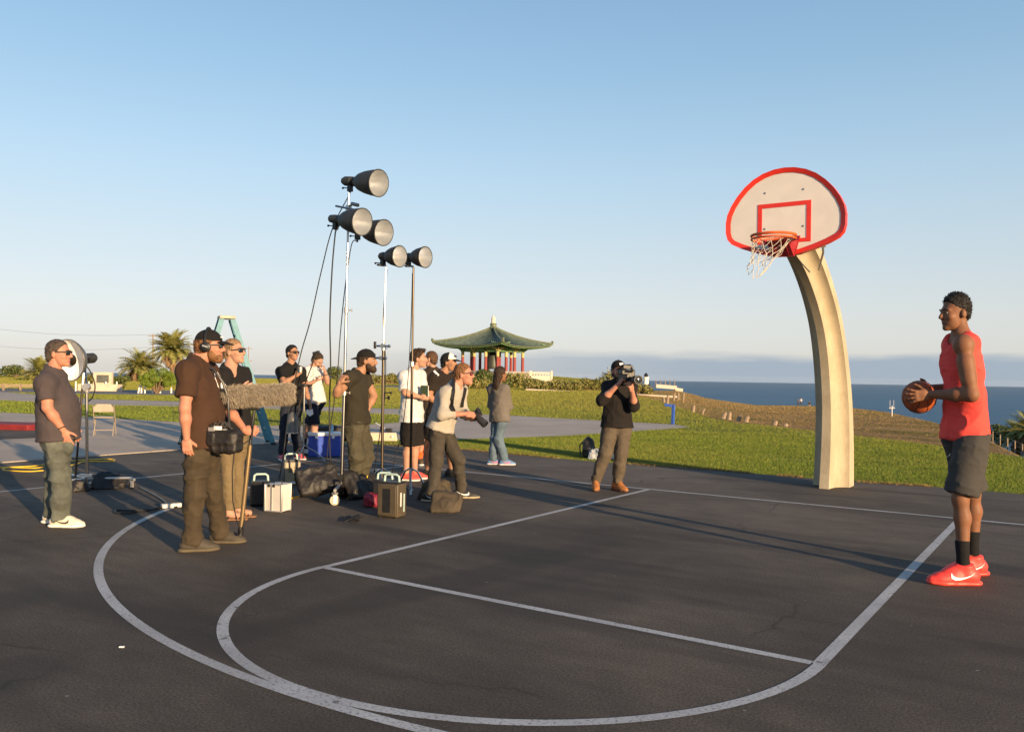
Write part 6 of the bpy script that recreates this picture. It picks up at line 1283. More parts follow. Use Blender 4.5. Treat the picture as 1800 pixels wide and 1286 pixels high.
# ---- tall roller stand
B1 = gnd(601, 876); def1 = lambda x, y, d_=0: at(B1, x, y, d_)
t = thing('light_stand', 'tall chrome roller stand carrying three strobe heads', 'light stand', B1, 'light stands')
hub = def1(600, 843)
part('lower_tube', MB().cyl(hub-ZZ*0.08, def1(605, 690), 0.020, n=14), MATS['chrome'], t); part('middle_tube', MB().cyl(def1(605, 690), def1(608.5, 545), 0.0165, n=14), MATS['chrome'], t); part('upper_tube', MB().cyl(def1(608.5, 545), def1(613, 340), 0.0125, n=12), MATS['chrome'], t)
for x, y in ((605, 690), (608.5, 545), (612, 388)):
    c_ = def1(x, y); m_ = MB().cyl(c_-ZZ*0.03, c_+ZZ*0.035, 0.026, n=12); m_.cyl(c_, c_+RH*0.06, 0.007, n=6); m_.box(c_+RH*0.065, (0.012, 0.03, 0.03), (RH, DH, ZZ)); part('collar', m_, MATS['alu'], t)
m_ = MB().box(hub, (0.08, 0.08, 0.12), (RH, DH, ZZ)); m_.cyl(hub+ZZ*0.02, hub+ZZ*0.02+RH*0.07, 0.016, n=8); m_.cyl(hub+ZZ*0.02, hub+ZZ*0.02-RH*0.07, 0.016, n=8); part('hub', m_, MATS['black'], t)
for dv in (-RH*0.62+DH*0.05, -DH*0.50+RH*0.02, RH*0.36+DH*0.45):
    e_ = np.array([*(B1+dv)[:2], 0.16]); part('leg', MB().cyl(hub-ZZ*0.03, e_, 0.018, n=10), MATS['alu'], t); fk, wl = MB(), MB(); caster((fk, wl), np.array([*(B1+dv)[:2], 0.0]), 0.055); o = part('caster_fork', fk, MATS['alu'], t); part('wheel', wl, MATS['caster'], o)
hb_ = MB(); y_ = 366; hb_.cyl(def1(590, 362, 0.05), def1(640, 372, -0.12), 0.012, n=8); hb_.box(def1(613, 366), (0.05, 0.05, 0.07)); hb_.cyl(def1(618, 358), def1(630, 361, -0.05), 0.022, n=10); part('cross_bar', hb_, MATS['chrome'], t)
LD = nrm(RH*0.49-DH*0.36-ZZ*0.10)
tops = []
l1, b_ = lamp_head('topmost strobe head with deep black reflector on the tall stand', B1, def1(666, 322, -0.18), LD, 0.60, 0.152); tops.append(b_)
l2, b_ = lamp_head('left of the two lower strobe heads on the tall stand', B1, def1(637, 390, -0.30), LD, 0.56, 0.15, 'bulb'); tops.append(b_)
l3, b_ = lamp_head('right of the two lower strobe heads on the tall stand, partly behind the other', B1, def1(675, 409, 0.05), LD, 0.56, 0.15, 'bulb'); tops.append(b_)
m_ = MB().cyl(def1(613, 345), tops[0], 0.011, n=8); part('top_spigot', m_, MATS['chrome'], t)
for q in tops[1:]: part('head_arm', MB().tube([def1(613, 368), q-ZZ*0.02, q], 0.010, 8), MATS['chrome'], t)
# ---- two lighter stands
def cstand(label, B, pts, mats_, rad, legs, label_h, mouth, grip=True, rr=0.45):
    t = thing('light_stand', label, 'light stand', B, 'light stands'); P = [at(B, *q) for q in pts]
    for i in range(len(P)-1): part('tube', MB().cyl(P[i], P[i+1], rad[i], n=10), MATS[mats_[i]], t)
    for i in range(1, len(P)-1): m_ = MB().cyl(P[i]-ZZ*0.025, P[i]+ZZ*0.03, rad[i-1]+0.008, n=10); m_.cyl(P[i], P[i]+RH*0.05, 0.006, n=6); part('collar', m_, MATS['chrome'], t)
    for dv in legs:
        e_ = np.array([B[0]+dv[0], B[1]+dv[1], 0.02]); m_ = MB().tube([np.array([B[0], B[1], 0.30])+nrm(dv)*0.01, B+dv*0.25+ZZ*0.26, B+dv*0.5+ZZ*0.10, e_], 0.012, 8); part('leg', m_, MATS['chrome'], t)
    if mouth is not None:
        l_, b_ = lamp_head(label_h, B, at(B, *mouth), nrm(RH*0.5-DH*0.34-ZZ*0.04), 0.34, 0.125, 'bulb'); part('spigot', MB().cyl(P[-1], b_+ZZ*0.02, 0.009, n=8), MATS['chrome'], t)
        m_ = MB().cyl(P[-1]+ZZ*0.02, P[-1]-RH*0.07+ZZ*0.015, 0.006, n=6); m_.ball(P[-1]-RH*0.085+ZZ*0.015, (0.03, 0.012, 0.014), 8, (RH, DH, ZZ)); part('tilt_handle', m_, MATS['black'], t)
    return t, P
B2 = gnd(671, 868); B3 = gnd(721, 866)
t2, P2 = cstand('dark and chrome light stand in the middle with grip heads halfway up', B2, [(671, 866), (674, 612), (678.5, 468)], ['dark_tube', 'chrome'], [0.018, 0.010], [RH*0.35+DH*0.2, -RH*0.3+DH*0.25, -DH*0.4], 'left of the two small strobe heads, on the middle stand', (703, 450.5, -0.12))
for (x, y, s_) in ((673, 608, 1), (669, 629, 0.8)):
    c_ = at(B2, x, y, -0.03); m_ = MB().cyl(c_-DH*0.03, c_+DH*0.03, 0.030*s_, n=14); m_.cyl(c_-RH*0.075*s_, c_+RH*0.075*s_, 0.012, n=8); m_.ball(c_+RH*0.075*s_, 0.02, 8); part('grip_head', m_, MATS['chrome'], t2); part('grip_knob', MB().box(c_-RH*0.095*s_+ZZ*0.01, (0.03, 0.03, 0.085), (RH, DH, ZZ)), MATS['black'], t2, bevel=0.006)
c_ = at(B2, 679, 690, 0.0); m_ = MB().cyl(c_-RH*0.03, c_+RH*0.05, 0.008, n=6); m_.ball(c_+RH*0.055, 0.018, 8); m_.cyl(c_-ZZ*0.07-RH*0.02, c_-ZZ*0.055+RH*0.03, 0.007, n=6); m_.box(c_+RH*0.03-ZZ*0.06, (0.02, 0.02, 0.045)); part('stud_bracket', m_, MATS['black'], t2)
t3, P3 = cstand('slim bronze light stand on the right holding a small strobe head', B3, [(721, 862), (724.5, 640), (727, 470)], ['dark_tube', 'dark_tube'], [0.0165, 0.013], [RH*0.33+DH*0.1, -RH*0.3+DH*0.3, -DH*0.35+RH*0.05], 'right of the two small strobe heads, on the slim bronze stand', (748, 452, -0.08))
# ---- stand with beauty dish at left
B4 = gnd(151, 858); t = thing('light_stand', 'chrome roller stand with sandbags behind the man at far left', 'light stand', B4, 'light stands')
hub4 = at(B4, 152, 838); part('lower_tube', MB().cyl(at(B4, 153, 852), at(B4, 152.5, 688), 0.017, n=12), MATS['chrome'], t); part('grip_head', MB().cyl(at(B4, 152, 680)-DH*0.03, at(B4, 152, 680)+DH*0.03, 0.045, n=16), MATS['alu'], t)
m_ = MB().lathe(at(B4, 152.5, 688)-ZZ*0.02, ZZ, [(0, 0.02), (0.02, 0.028), (0.08, 0.028), (0.10, 0.02)], 12, True); m_.box(hub4+ZZ*0.02, (0.16, 0.05, 0.035), (RH, DH, ZZ)); m_.box(at(B4, 152, 850), (0.13, 0.05, 0.03), (RH, DH, ZZ)); part('hub', m_, MATS['alu'], t)
for dv in (RH*0.54+DH*0.05, -RH*0.38+DH*0.35, -DH*0.42-RH*0.15):
    e_ = np.array([*(B4+dv)[:2], 0.13]); part('leg', MB().cyl(hub4-ZZ*0.02, e_, 0.014, n=8), MATS['alu'], t); fk, wl = MB(), MB(); caster((fk, wl), np.array([*(B4+dv)[:2], 0.0]), 0.045); o = part('caster_fork', fk, MATS['alu'], t); part('wheel', wl, MATS['rubber'], o)
arm = part('boom_arm', MB().cyl(at(B4, 132.5, 838, 0.1), at(B4, 146.5, 660, 0.05), 0.013, n=8), MATS['dark_tube'], t); part('end_ferrule', MB().cyl(at(B4, 145.2, 676, 0.05), at(B4, 147, 655, 0.05), 0.017, n=8), MATS['alu'], arm)
dd4 = nrm(-RH*0.36-DH*0.93-ZZ*0.10); dm = at(B4, 120, 633, 0.1); dish = thing('beauty_dish', 'large white-lined beauty dish behind the head of the man at far left', 'studio light', dm-dd4*0.28, 'strobe heads on stands'); RD = 0.25
part('shell', MB().lathe(dm, -dd4, [(0.0, RD), (0.0, RD+0.008), (0.02, RD+0.006), (0.07, RD*0.90), (0.14, RD*0.66), (0.18, RD*0.35), (0.19, 0.06), (0.21, 0.06)], 36), MATS['dish_grey'], dish, True)
part('white_lining', MB().lathe(dm, -dd4, [(0.001, RD-0.001), (0.02, RD*0.985), (0.068, RD*0.87), (0.135, RD*0.63), (0.172, RD*0.33), (0.18, 0.0)], 36), MATS['dish_white'], dish, True)
part('deflector', MB().lathe(dm-dd4*0.06, dd4, [(0, 0.0), (0.0, 0.07), (0.012, 0.075), (0.03, 0.05), (0.034, 0.0)], 20), MATS['dark_tube'], dish); part('strobe_body', MB().lathe(dm-dd4*0.20, -dd4, [(0, 0.06), (0.02, 0.066), (0.17, 0.064), (0.20, 0.045), (0.205, 0)], 18), MATS['lamp_black'], dish)
m_ = MB().ball(at(B4, 157, 630, 0.1), (0.035, 0.016, 0.016), 8, (RH, DH, ZZ)); m_.cyl(at(B4, 147, 632, 0.1), at(B4, 157, 630, 0.1), 0.006, n=6); part('tilt_handle', m_, MATS['black'], dish); part('mount_arm', MB().tube([dm-dd4*0.28, at(B4, 150, 650, 0.1), at(B4, 152, 676)], 0.012, 8), MATS['chrome'], dish)
bag('sandbag', 'black sandbag draped over the right leg of the left roller stand', 'sandbag', at(B4, 176, 838), at(B4, 208, 842), 0.14, MATS['sandbag'], np.array([*at(B4, 195, 850)[:2], 0]), 0.55, 'black sandbags on the stands', 2)
bag('sandbag', 'black sandbag on the near leg of the left roller stand, behind the jeans', 'sandbag', at(B4, 140, 850, -0.25), at(B4, 128, 854, -0.05), 0.10, MATS['sandbag'], np.array([*at(B4, 136, 855, -0.2)[:2], 0]), 0.55, 'black sandbags on the stands', 3)
# ---- short stand with a boom arm and hanging bell lamp
B5 = gnd(533, 812); t = thing('light_stand', 'short thin chrome stand with a tilted arm in front of the man in black', 'light stand', B5, 'light stands')
part('tube', MB().cyl(at(B5, 533, 806), at(B5, 535, 680), 0.014, n=10), MATS['chrome'], t)
m_ = MB().ball(at(B5, 534, 677), (0.06, 0.04, 0.03), 10, (RH, DH, ZZ)); m_.cyl(at(B5, 524, 676), at(B5, 549, 677), 0.014, n=8); part('arm_clamp', m_, MATS['black'], t); part('arm', MB().tube([at(B5, 558, 616), at(B5, 537, 672), at(B5, 522, 725)], 0.010, 8), MATS['dark_tube'], t); part('top_clamp', MB().box(at(B5, 556, 620), (0.12, 0.05, 0.05), (nrm(RH+ZZ*0.25), DH, nrm(ZZ-RH*0.25))), MATS['black'], t, bevel=0.01)
for dv in (RH*0.3+DH*0.2, -RH*0.3+DH*0.2, -DH*0.35): part('leg', MB().tube([np.array([B5[0], B5[1], 0.28]), B5+dv*0.6+ZZ*0.15, np.array([*(B5+dv)[:2], 0.015])], 0.010, 6), MATS['chrome'], t)
bl_ = at(B5, 514, 727); hl = thing('strobe_head', 'grey bell-shaped strobe head hanging downwards from the short stand', 'studio light', bl_, 'strobe heads on stands')
part('reflector', MB().lathe(bl_, -ZZ, [(-0.03, 0.0), (-0.03, 0.03), (0.0, 0.045), (0.05, 0.07), (0.14, 0.088), (0.28, 0.092), (0.29, 0.096), (0.30, 0.096)], 22), MATS['dish_grey'], hl, True); part('rim_ring', MB().lathe(bl_-ZZ*0.30, -ZZ, [(0, 0.097), (0.012, 0.097), (0.012, 0.085), (0, 0.085)], 22), MATS['alu'], hl)
# ---- sandbags and packs round the tall stand
bag('sandbag', 'big black sandbag slung over the left leg of the tall stand', 'sandbag', def1(534, 832, -0.04), def1(580, 822, 0.0), 0.135, MATS['sandbag'], np.array([*def1(557, 840)[:2], 0]), 0.5, 'black sandbags on the stands', 4)
bag('sandbag', 'dark sandbag heaped against the hub of the tall stand', 'sandbag', def1(612, 836, 0.02), def1(640, 842, 0.30), 0.14, MATS['sandbag'], np.array([*def1(628, 850, 0.2)[:2], 0]), 0.55, 'black sandbags on the stands', 5)
bag('sandbag', 'brown double sandbag on the asphalt in front of the photographer', 'sandbag', gnd(768, 897)+ZZ*0.17, gnd(800, 897)+ZZ*0.15, 0.105, MATS['brown_bag'], gnd(784, 903), 0.6, 'brown sandbags by the photographer', 6)
bag('sandbag', 'brown sandbag between the photographer legs', 'sandbag', gnd(757, 878)+ZZ*0.17, gnd(776, 874)+ZZ*0.16, 0.11, MATS['brown_bag'], gnd(766, 880), 0.6, 'brown sandbags by the photographer', 8)
bag('bag', 'crimson soft bag beside the dark power pack', 'bag', gnd(650, 890)+ZZ*0.09, gnd(668, 889)+ZZ*0.08, 0.10, MATS['red_bag'], gnd(658, 893), 0.3, None, 9, False, 1)
def pack(label, base, w_, d_, h_, yaw, mat, side_mat, handle='mint', vents=True, name='power_pack', cat='power pack', stripe=None, group='strobe power packs'):
    a = math.radians(yaw); x = RH*math.cos(a)+DH*math.sin(a); y = -RH*math.sin(a)+DH*math.cos(a); b = np.asarray(base, float); t = thing(name, label, cat, b, group); c_ = b+ZZ*(h_/2+0.012)
    part('housing', MB().box(c_, (w_, d_, h_), (x, y, ZZ)), side_mat, t, bevel=0.012)
    part('front_panel', MB().box(c_-y*(d_/2+0.004), (w_*0.86, 0.012, h_*0.9), (x, y, ZZ)), mat, t, bevel=0.004)
    if vents:
        for q in (-0.16, 0.16):
            for k in range(5): part('vent_slot', MB().box(c_-y*(d_/2+0.0115)+x*w_*q+ZZ*h_*(0.05+0.05*k), (w_*0.2, 0.006, h_*0.022), (x, y, ZZ)), MATS['black'], t)
    part('control_top', MB().box(b+ZZ*(h_+0.020), (w_*0.9, d_*0.85, 0.02), (x, y, ZZ)), MATS['black'], t)
    hz = b+ZZ*(h_+0.02); part('handle', MB().tube([hz-x*w_*0.36, hz-x*w_*0.33+ZZ*0.065, hz-x*w_*0.22+ZZ*0.08, hz+x*w_*0.22+ZZ*0.08, hz+x*w_*0.33+ZZ*0.065, hz+x*w_*0.36], 0.012, 8), MATS[handle], t)
    for sx in (-1, 1):
        for sy in (-1, 1): part('foot', MB().cyl(b+x*sx*w_*0.38+y*sy*d_*0.36, b+x*sx*w_*0.38+y*sy*d_*0.36+ZZ*0.014, 0.014, n=8), MATS['rubber'], t)
    if stripe: stripe(t, c_, x, y, w_, d_, h_)
    return t
pack('tan power pack with vents and mint handle left of the tall stand', gnd(511, 852), 0.22, 0.17, 0.30, 28, MATS['pack_tan'], MATS['dish_grey'])
pack('black power pack with mint handle behind the silver case', gnd(458, 888), 0.21, 0.17, 0.24, 10, MATS['black'], MATS['black'], vents=False)
def strp(t, c_, x, y, w_, d_, h_):
    part('white_stripe', MB().box(c_+x*(w_/2+0.004)-y*d_*0.18+ZZ*h_*0.03, (0.006, 0.012, h_*0.42), (x, y, ZZ)), MATS['paper'], t); part('teal_lettering_strip', MB().box(c_+x*(w_/2+0.004)+y*d_*0.18-ZZ*h_*0.08, (0.006, 0.018, h_*0.55), (x, y, ZZ)), MATS['mint'], t)
    part('dark_window', MB().box(c_-y*(d_/2+0.012), (w_*0.34, 0.008, h_*0.72), (x, y, ZZ)), MATS['black'], t)
pack('bronze power pack with a white stripe in front of the slim stand', gnd(688, 908), 0.245, 0.17, 0.33, -24, MATS['pack_dark'], MATS['pack_dark'], vents=False, stripe=strp)
pack('black power pack with mint handle behind the crimson bag', gnd(676, 884), 0.24, 0.19, 0.24, -8, MATS['black'], MATS['black'], vents=False)
# aluminium case
b = gnd(488, 898); a = math.radians(-20); x = RH*math.cos(a)+DH*math.sin(a); y = -RH*math.sin(a)+DH*math.cos(a); t = thing('equipment_case', 'small silver aluminium case standing on the asphalt', 'case', b); w_, d_, h_ = 0.205, 0.16, 0.275; c_ = b+ZZ*(h_/2+0.01)
part('shell', MB().box(c_, (w_, d_, h_), (x, y, ZZ)), MATS['alu_case'], t, bevel=0.005)
for sx in (-1, 1):
    for sy in (-1, 1): part('edge_strip', MB().box(c_+x*sx*w_/2+y*sy*d_/2, (0.016, 0.016, h_+0.006), (x, y, ZZ)), MATS['alu'], t, bevel=0.004)
for dz in (-1, 1):
    for sy in (-1, 1): part('edge_strip', MB().box(c_+ZZ*dz*h_/2+y*sy*d_/2, (w_+0.012, 0.014, 0.014), (x, y, ZZ)), MATS['alu'], t, bevel=0.004)
part('lid_seam', MB().box(c_-x*w_*0.1-y*(d_/2+0.003), (0.016, 0.006, h_*0.98), (x, y, ZZ)), MATS['alu'], t)
for k, q in enumerate((-0.3, -0.18, -0.06)): part('ribbed_foot', MB().box(c_-x*(w_/2+0.008)+ZZ*h_*q, (0.014, 0.05, 0.016), (x, y, ZZ)), MATS['black'], t)
for q in (-0.15, 0.15): part('latch', MB().box(c_-y*(d_/2+0.006)-x*w_*0.1+ZZ*h_*0.46+x*q*0.2, (0.02, 0.012, 0.03), (x, y, ZZ)), MATS['black'], t)
part('handle', MB().tube([c_+ZZ*h_/2-x*0.05, c_+ZZ*(h_/2+0.028)-x*0.04, c_+ZZ*(h_/2+0.028)+x*0.04, c_+ZZ*h_/2+x*0.05], 0.007, 6), MATS['black'], t)
# ---- cables
def cable(label, pts, r_, mat, group='cables on the court', ground=True, name='cable'):
    P = [np.asarray(p, float) for p in pts]; Q = []
    for i in range(len(P)-1):                      # Catmull-Rom
        p0, p1, p2, p3 = P[max(0, i-1)], P[i], P[i+1], P[min(len(P)-1, i+2)]
        for k in range(8): u = k/8; Q.append(0.5*((2*p1)+(-p0+p2)*u+(2*p0-5*p1+4*p2-p3)*u*u+(-p0+3*p1-3*p2+p3)*u**3))
    Q.append(P[-1]); single(name, label, 'cable', MB().tube(Q, r_, 6), mat, tuple(P[0]), group, True)
gl = lambda L, z=0.012: [gnd(a, b)+ZZ*z for a, b in L]
cable('yellow cable running off the left edge along the concrete edge', gl([(-30, 824), (20, 822), (60, 820), (110, 813), (150, 809), (196, 808), (199, 811), (180, 812), (150, 812), (128, 818), (100, 822)]), 0.009, MATS['yellow'])
cable('looped yellow cable on the asphalt at far left', gl([(130, 834), (90, 830), (50, 832), (10, 830), (6, 827), (20, 825), (60, 826), (90, 822), (120, 818)], 0.03), 0.009, MATS['yellow'])
cable('yellow cable curving out from behind the silver case', gl([(500, 878), (515, 876), (535, 871), (552, 863), (563, 858), (575, 852)]), 0.011, MATS['yellow'])
cable('yellow cable arching beside the tall stand', [gnd(612, 878)+ZZ*0.02, gnd(622, 872)+ZZ*0.06, at(gnd(632, 872), 638, 852), at(gnd(632, 872), 645, 836), at(gnd(632, 872), 640, 826), at(gnd(632, 872), 625, 818)], 0.011, MATS['yellow'])
cable('grey cable running from the left roller stand to the power strip', gl([(246, 858), (262, 866), (280, 876), (296, 888), (308, 892)]), 0.009, MATS['greycable'])
cable('black cable looping on the asphalt near the three-point line', gl([(310, 890), (285, 893), (262, 898), (225, 903), (203, 903), (206, 898), (232, 899), (265, 896)]), 0.009, MATS['cable'])
cable('black cable leading from the power strip behind the sound man', gl([(308, 893), (330, 886), (360, 880), (420, 878), (445, 882), (470, 890), (480, 870)]), 0.009, MATS['cable'])
m_ = MB(); g = np.random.default_rng(11); P = [gnd(623+g.normal()*9, 915+g.normal()*3.0)+ZZ*(0.01+0.03*g.uniform()) for _ in range(26)]
cable('tangle of thin black cable on the asphalt before the tall stand', P, 0.005, MATS['cable'])
cable('black lamp cable sagging from the topmost strobe head to the ground at left', [tops[0]-ZZ*0.02, def1(585, 400, 0.1), def1(564, 480, 0.2), def1(545, 565, 0.3), def1(528, 625, 0.4), def1(508, 720, 0.3), def1(498, 800, 0.1), gnd(490, 850)+ZZ*0.05], 0.0065, MATS['cable'], 'lamp cables')
cable('dark lamp cable hanging straight down from the lower left strobe head', [tops[1]-ZZ*0.02, def1(584, 470, -0.05), def1(580, 560, 0), def1(581, 640, 0.05), def1(579, 720, 0.05), def1(580, 790, 0.05), def1(583, 850, 0.1)], 0.0085, MATS['cable'], 'lamp cables')
cable('thin lamp cable along the tall stand', [tops[2]-ZZ*0.02, def1(618, 430, 0.05), def1(606, 510, 0.05), def1(598, 590, 0.08), def1(592, 670, 0.1), def1(577, 780, 0.15), def1(573, 845, 0.2)], 0.006, MATS['cable'], 'lamp cables')
cable('black cable dropping beside the middle stand', [at(B2, 680, 475), at(B2, 674, 560), at(B2, 678, 640), at(B2, 676, 700), at(B2, 668, 760, 0.05), at(B2, 660, 815, 0.1), gnd(655, 862)], 0.006, MATS['cable'], 'lamp cables')
cable('thin cable slanting down from the slim bronze stand', [at(B3, 725, 480), at(B3, 722, 580), at(B3, 716, 680), at(B3, 706, 760), at(B3, 692, 815), gnd(688, 862)], 0.005, MATS['cable'], 'lamp cables')
cable('black lamp cable looping from the beauty dish to its stand', [at(B4, 148, 638, 0.1), at(B4, 160, 655, 0.1), at(B4, 167, 678, 0.1), at(B4, 163, 697, 0.1), at(B4, 154, 706, 0.05)], 0.009, MATS['cable'], 'lamp cables')
b = gnd(301, 892); t = thing('power_strip', 'white power strip at the end of the three-point line', 'power strip', b); part('housing', MB().box(b+ZZ*0.025, (0.20, 0.07, 0.045), (nrm(RH+DH*0.8), nrm(DH-RH*0.8), ZZ)), MATS['alu_case'], t, bevel=0.008)
for k in range(3): part('socket', MB().box(b+ZZ*0.05+nrm(RH+DH*0.8)*(k-1)*0.06, (0.035, 0.035, 0.012), (nrm(RH+DH*0.8), nrm(DH-RH*0.8), ZZ)), MATS['black'], t)
# ---------------------------------------------------------------- boom microphone
BS = SNDQ['b']; bp = lambda x, y, d_=0.03: at(BS, x, y, d_); t = thing('boom_microphone', 'boom microphone with long grey fur windscreen on a brassy pole', 'microphone', np.array([*bp(423, 938)[:2], 0]))
part('pole', MB().cyl(bp(423.5, 930), bp(439.5, 782), 0.019, n=12), MATS['gold_tube'], t); part('grip_section', MB().cyl(bp(439.5, 782), bp(447, 722), 0.013, n=10), MATS['black'], t); part('end_cap', MB().cyl(bp(422.5, 940), bp(424, 925), 0.024, n=10), MATS['black'], t)
part('shock_mount', MB().box(bp(447, 716), (0.09, 0.03, 0.05), (RH, DH, ZZ)), MATS['black'], t, bevel=0.008)
wa_, wb_ = bp(405, 695, 0.02), bp(503, 690, -0.05); WR = 0.078; fa = nrm(wb_-wa_); WL = np.linalg.norm(wb_-wa_)
part('windscreen_core', MB().lathe(wa_-fa*WR, fa, [(0, 0), (0.01, WR*0.5), (0.035, WR*0.85), (WR, WR), (WL+WR, WR), (WL+2*WR-0.035, WR*0.85), (WL+2*WR-0.01, WR*0.5), (WL+2*WR, 0)], 22), MATS['fur'], t, True)
n = 14000; g = np.random.default_rng(4); u = g.uniform(-0.06, WL+0.06, n); th = g.uniform(0, 2*np.pi, n); s1 = nrm(np.cross(fa, ZZ)); u1 = np.cross(s1, fa)
rad = s1[None]*np.cos(th)[:, None]+u1[None]*np.sin(th)[:, None]; ov = np.maximum(0, np.maximum(-u, u-WL)); rr_ = np.sqrt(np.maximum(0, WR**2-ov**2)); p0 = wa_+fa*u[:, None]+rad*rr_[:, None]; nrmv = rad*(rr_/WR)[:, None]+fa*(np.where(u > WL, ov, -ov)/WR)[:, None]
dr = nrmv*0.5+fa*(0.45+0.12*g.normal(size=n))[:, None]-ZZ*0.55+g.normal(size=(n, 3))*0.16; dr /= np.linalg.norm(dr, axis=1, keepdims=True); sdv = np.cross(dr, g.normal(size=(n, 3))); sdv /= np.linalg.norm(sdv, axis=1, keepdims=True); ll = g.uniform(0.02, 0.05, n)[:, None]
v = np.stack([p0-sdv*0.0018, p0+sdv*0.0018, p0+dr*ll], 1).reshape(-1, 3); o = arr_part('fur', v, np.arange(3*n).reshape(-1, 3), MATS['fur'], t); o['kind'] = 'stuff'
part('coiled_cable', MB().tube([bp(447, 730), bp(443, 770, -0.02), bp(412, 790, -0.05), bp(408, 830, -0.04), bp(409, 880, -0.02), bp(416, 915), bp(424, 938, -0.03), bp(430, 912)], 0.005, 5), MATS['cable'], t)
# sound bag on the hip
sbp = lambda x, y, d_=-0.16: at(BS, x, y, d_); t = thing('sound_mixer_bag', 'black sound mixer bag with cables hanging at the sound man waist', 'bag', sbp(390, 795)); ax = (nrm(RH-DH*0.25), nrm(DH+RH*0.25), ZZ)
v, f = solid([rbx(sbp(389, 775), (0.16, 0.075, 0.085), ax, 0.03), rbx(sbp(389, 770, -0.23), (0.11, 0.03, 0.05), ax, 0.02)], 0.010, (), (), 0.02, folds(0.016, 12, 4)); ap('bag_body', (v, f), MATS['sandbag'], t)
part('mixer_panel', MB().box(sbp(388, 757), (0.24, 0.13, 0.02), ax), MATS['black'], t)
m_ = MB(); g = np.random.default_rng(3)
for k in range(9): x0 = 362+52*g.uniform(); x1 = 362+52*g.uniform(); m_.tube([sbp(x0, 757, -0.2), sbp((x0+x1)/2, 738+8*g.uniform(), -0.2), sbp(x1, 759, -0.2)], 0.005, 5)
part('cable_loops', m_, MATS['cable'], t)
for k, (x, y, mm_, ww) in enumerate([(372, 754, 'alu', 0.05), (383, 752, 'paper', 0.06), (396, 757, 'alu', 0.04)]): part('connector', MB().box(sbp(x, y, -0.21), (ww, 0.02, 0.03), ax), MATS[mm_], t)
part('blue_pouch', MB().box(sbp(412, 776, -0.235), (0.075, 0.02, 0.04), ax), MATS['blue_post'], t, bevel=0.006); part('yellow_tab', MB().box(sbp(398, 783, -0.25), (0.085, 0.012, 0.012), ax), MATS['yellow'], t)
part('harness_strap', MB().tube([sbp(352, 640, 0.0), sbp(376, 650, -0.06), sbp(392, 672, -0.06), sbp(401, 700, -0.05), sbp(402, 730, -0.08), sbp(404, 760, -0.15)], 0.011, 6), MATS['black'], t); part('waist_strap', MB().tube([sbp(340, 728, -0.13), sbp(348, 745, -0.17), sbp(362, 762, -0.17)], 0.010, 6), MATS['black'], t)
# ---------------------------------------------------------------- things in hands
q = PHQ; cw = lambda x, y, d_=-0.15: at(q['b'], x, y, d_); t = thing('stills_camera', 'black stills camera in the photographer hands, lens pointing down right', 'camera', cw(838, 742)); ld = nrm(RH*0.62-DH*0.42-ZZ*0.52); sv = nrm(np.cross(ld, ZZ)); uv = np.cross(sv, ld)
part('body', MB().box(cw(836, 730), (0.14, 0.07, 0.10), (sv, ld, uv)), MATS['black'], t, bevel=0.012); part('prism', MB().box(cw(836, 730)+uv*0.06, (0.06, 0.06, 0.04), (sv, ld, uv)), MATS['black'], t, bevel=0.01)
lo = cw(836, 730)+ld*0.035; part('lens', MB().lathe(lo, ld, [(0, 0.036), (0.03, 0.038), (0.04, 0.042), (0.10, 0.042), (0.105, 0.046), (0.135, 0.046), (0.135, 0.038)], 20), MATS['lamp_black'], t); part('front_element', MB().lathe(lo+ld*0.125, ld, [(0, 0.038), (0.004, 0.02), (0.005, 0)], 16), MATS['glass'], t); part('hot_shoe_trigger', MB().bar(cw(838, 716), cw(843, 720), 0.03, 0.025), MATS['black'], t)
q = CAMQ; cw = lambda x, y, d_=-0.38: at(q['b'], x, y, d_); t = thing('video_camera', 'black shoulder video camera with a big round lens pointed at the viewer', 'video camera', cw(1104, 676)); vd = nrm(-DH+RH*0.25); sv = nrm(np.cross(vd, ZZ)); AX = (sv, vd, ZZ)
part('body', MB().box(cw(1101, 660, -0.22), (0.12, 0.30, 0.15), AX), MATS['black'], t, bevel=0.012); part('lens', MB().lathe(cw(1112, 667, -0.36), vd, [(0, 0.035), (0.05, 0.038), (0.06, 0.048), (0.16, 0.050), (0.165, 0.056), (0.19, 0.056), (0.19, 0.044)], 22), MATS['lamp_black'], t); part('front_element', MB().lathe(cw(1112, 667, -0.36)+vd*0.18, vd, [(0, 0.046), (0.004, 0.03), (0.006, 0)], 18), MATS['glass'], t)
part('top_handle', MB().tube([cw(1092, 650, -0.15), cw(1094, 642, -0.18), cw(1108, 642, -0.34), cw(1111, 650, -0.36)], 0.014, 8), MATS['black'], t); part('viewfinder', MB().box(cw(1096, 654, -0.36), (0.09, 0.12, 0.06), AX), MATS['black'], t, bevel=0.01); part('monitor', MB().box(cw(1104, 645, -0.36), (0.13, 0.02, 0.05), (nrm(sv+ZZ*0.1), vd, nrm(ZZ-sv*0.1))), MATS['black'], t, bevel=0.005); part('microphone', MB().cyl(cw(1110, 654, -0.30), cw(1113, 650, -0.52), 0.012, n=8), MATS['lamp_black'], t); part('shoulder_pad', MB().box(cw(1096, 673, -0.10), (0.12, 0.2, 0.04), AX), MATS['rubber'], t, bevel=0.01)
h_ = at(gnd(512, 808), 528, 650, -0.25); single('cup', 'small silver cup held up by the man in the black V-neck', 'cup', MB().lathe(h_-ZZ*0.04, ZZ, [(0, 0.0), (0, 0.028), (0.09, 0.036), (0.09, 0.030), (0.01, 0.02)], 14), MATS['alu'], tuple(h_-ZZ*0.04))
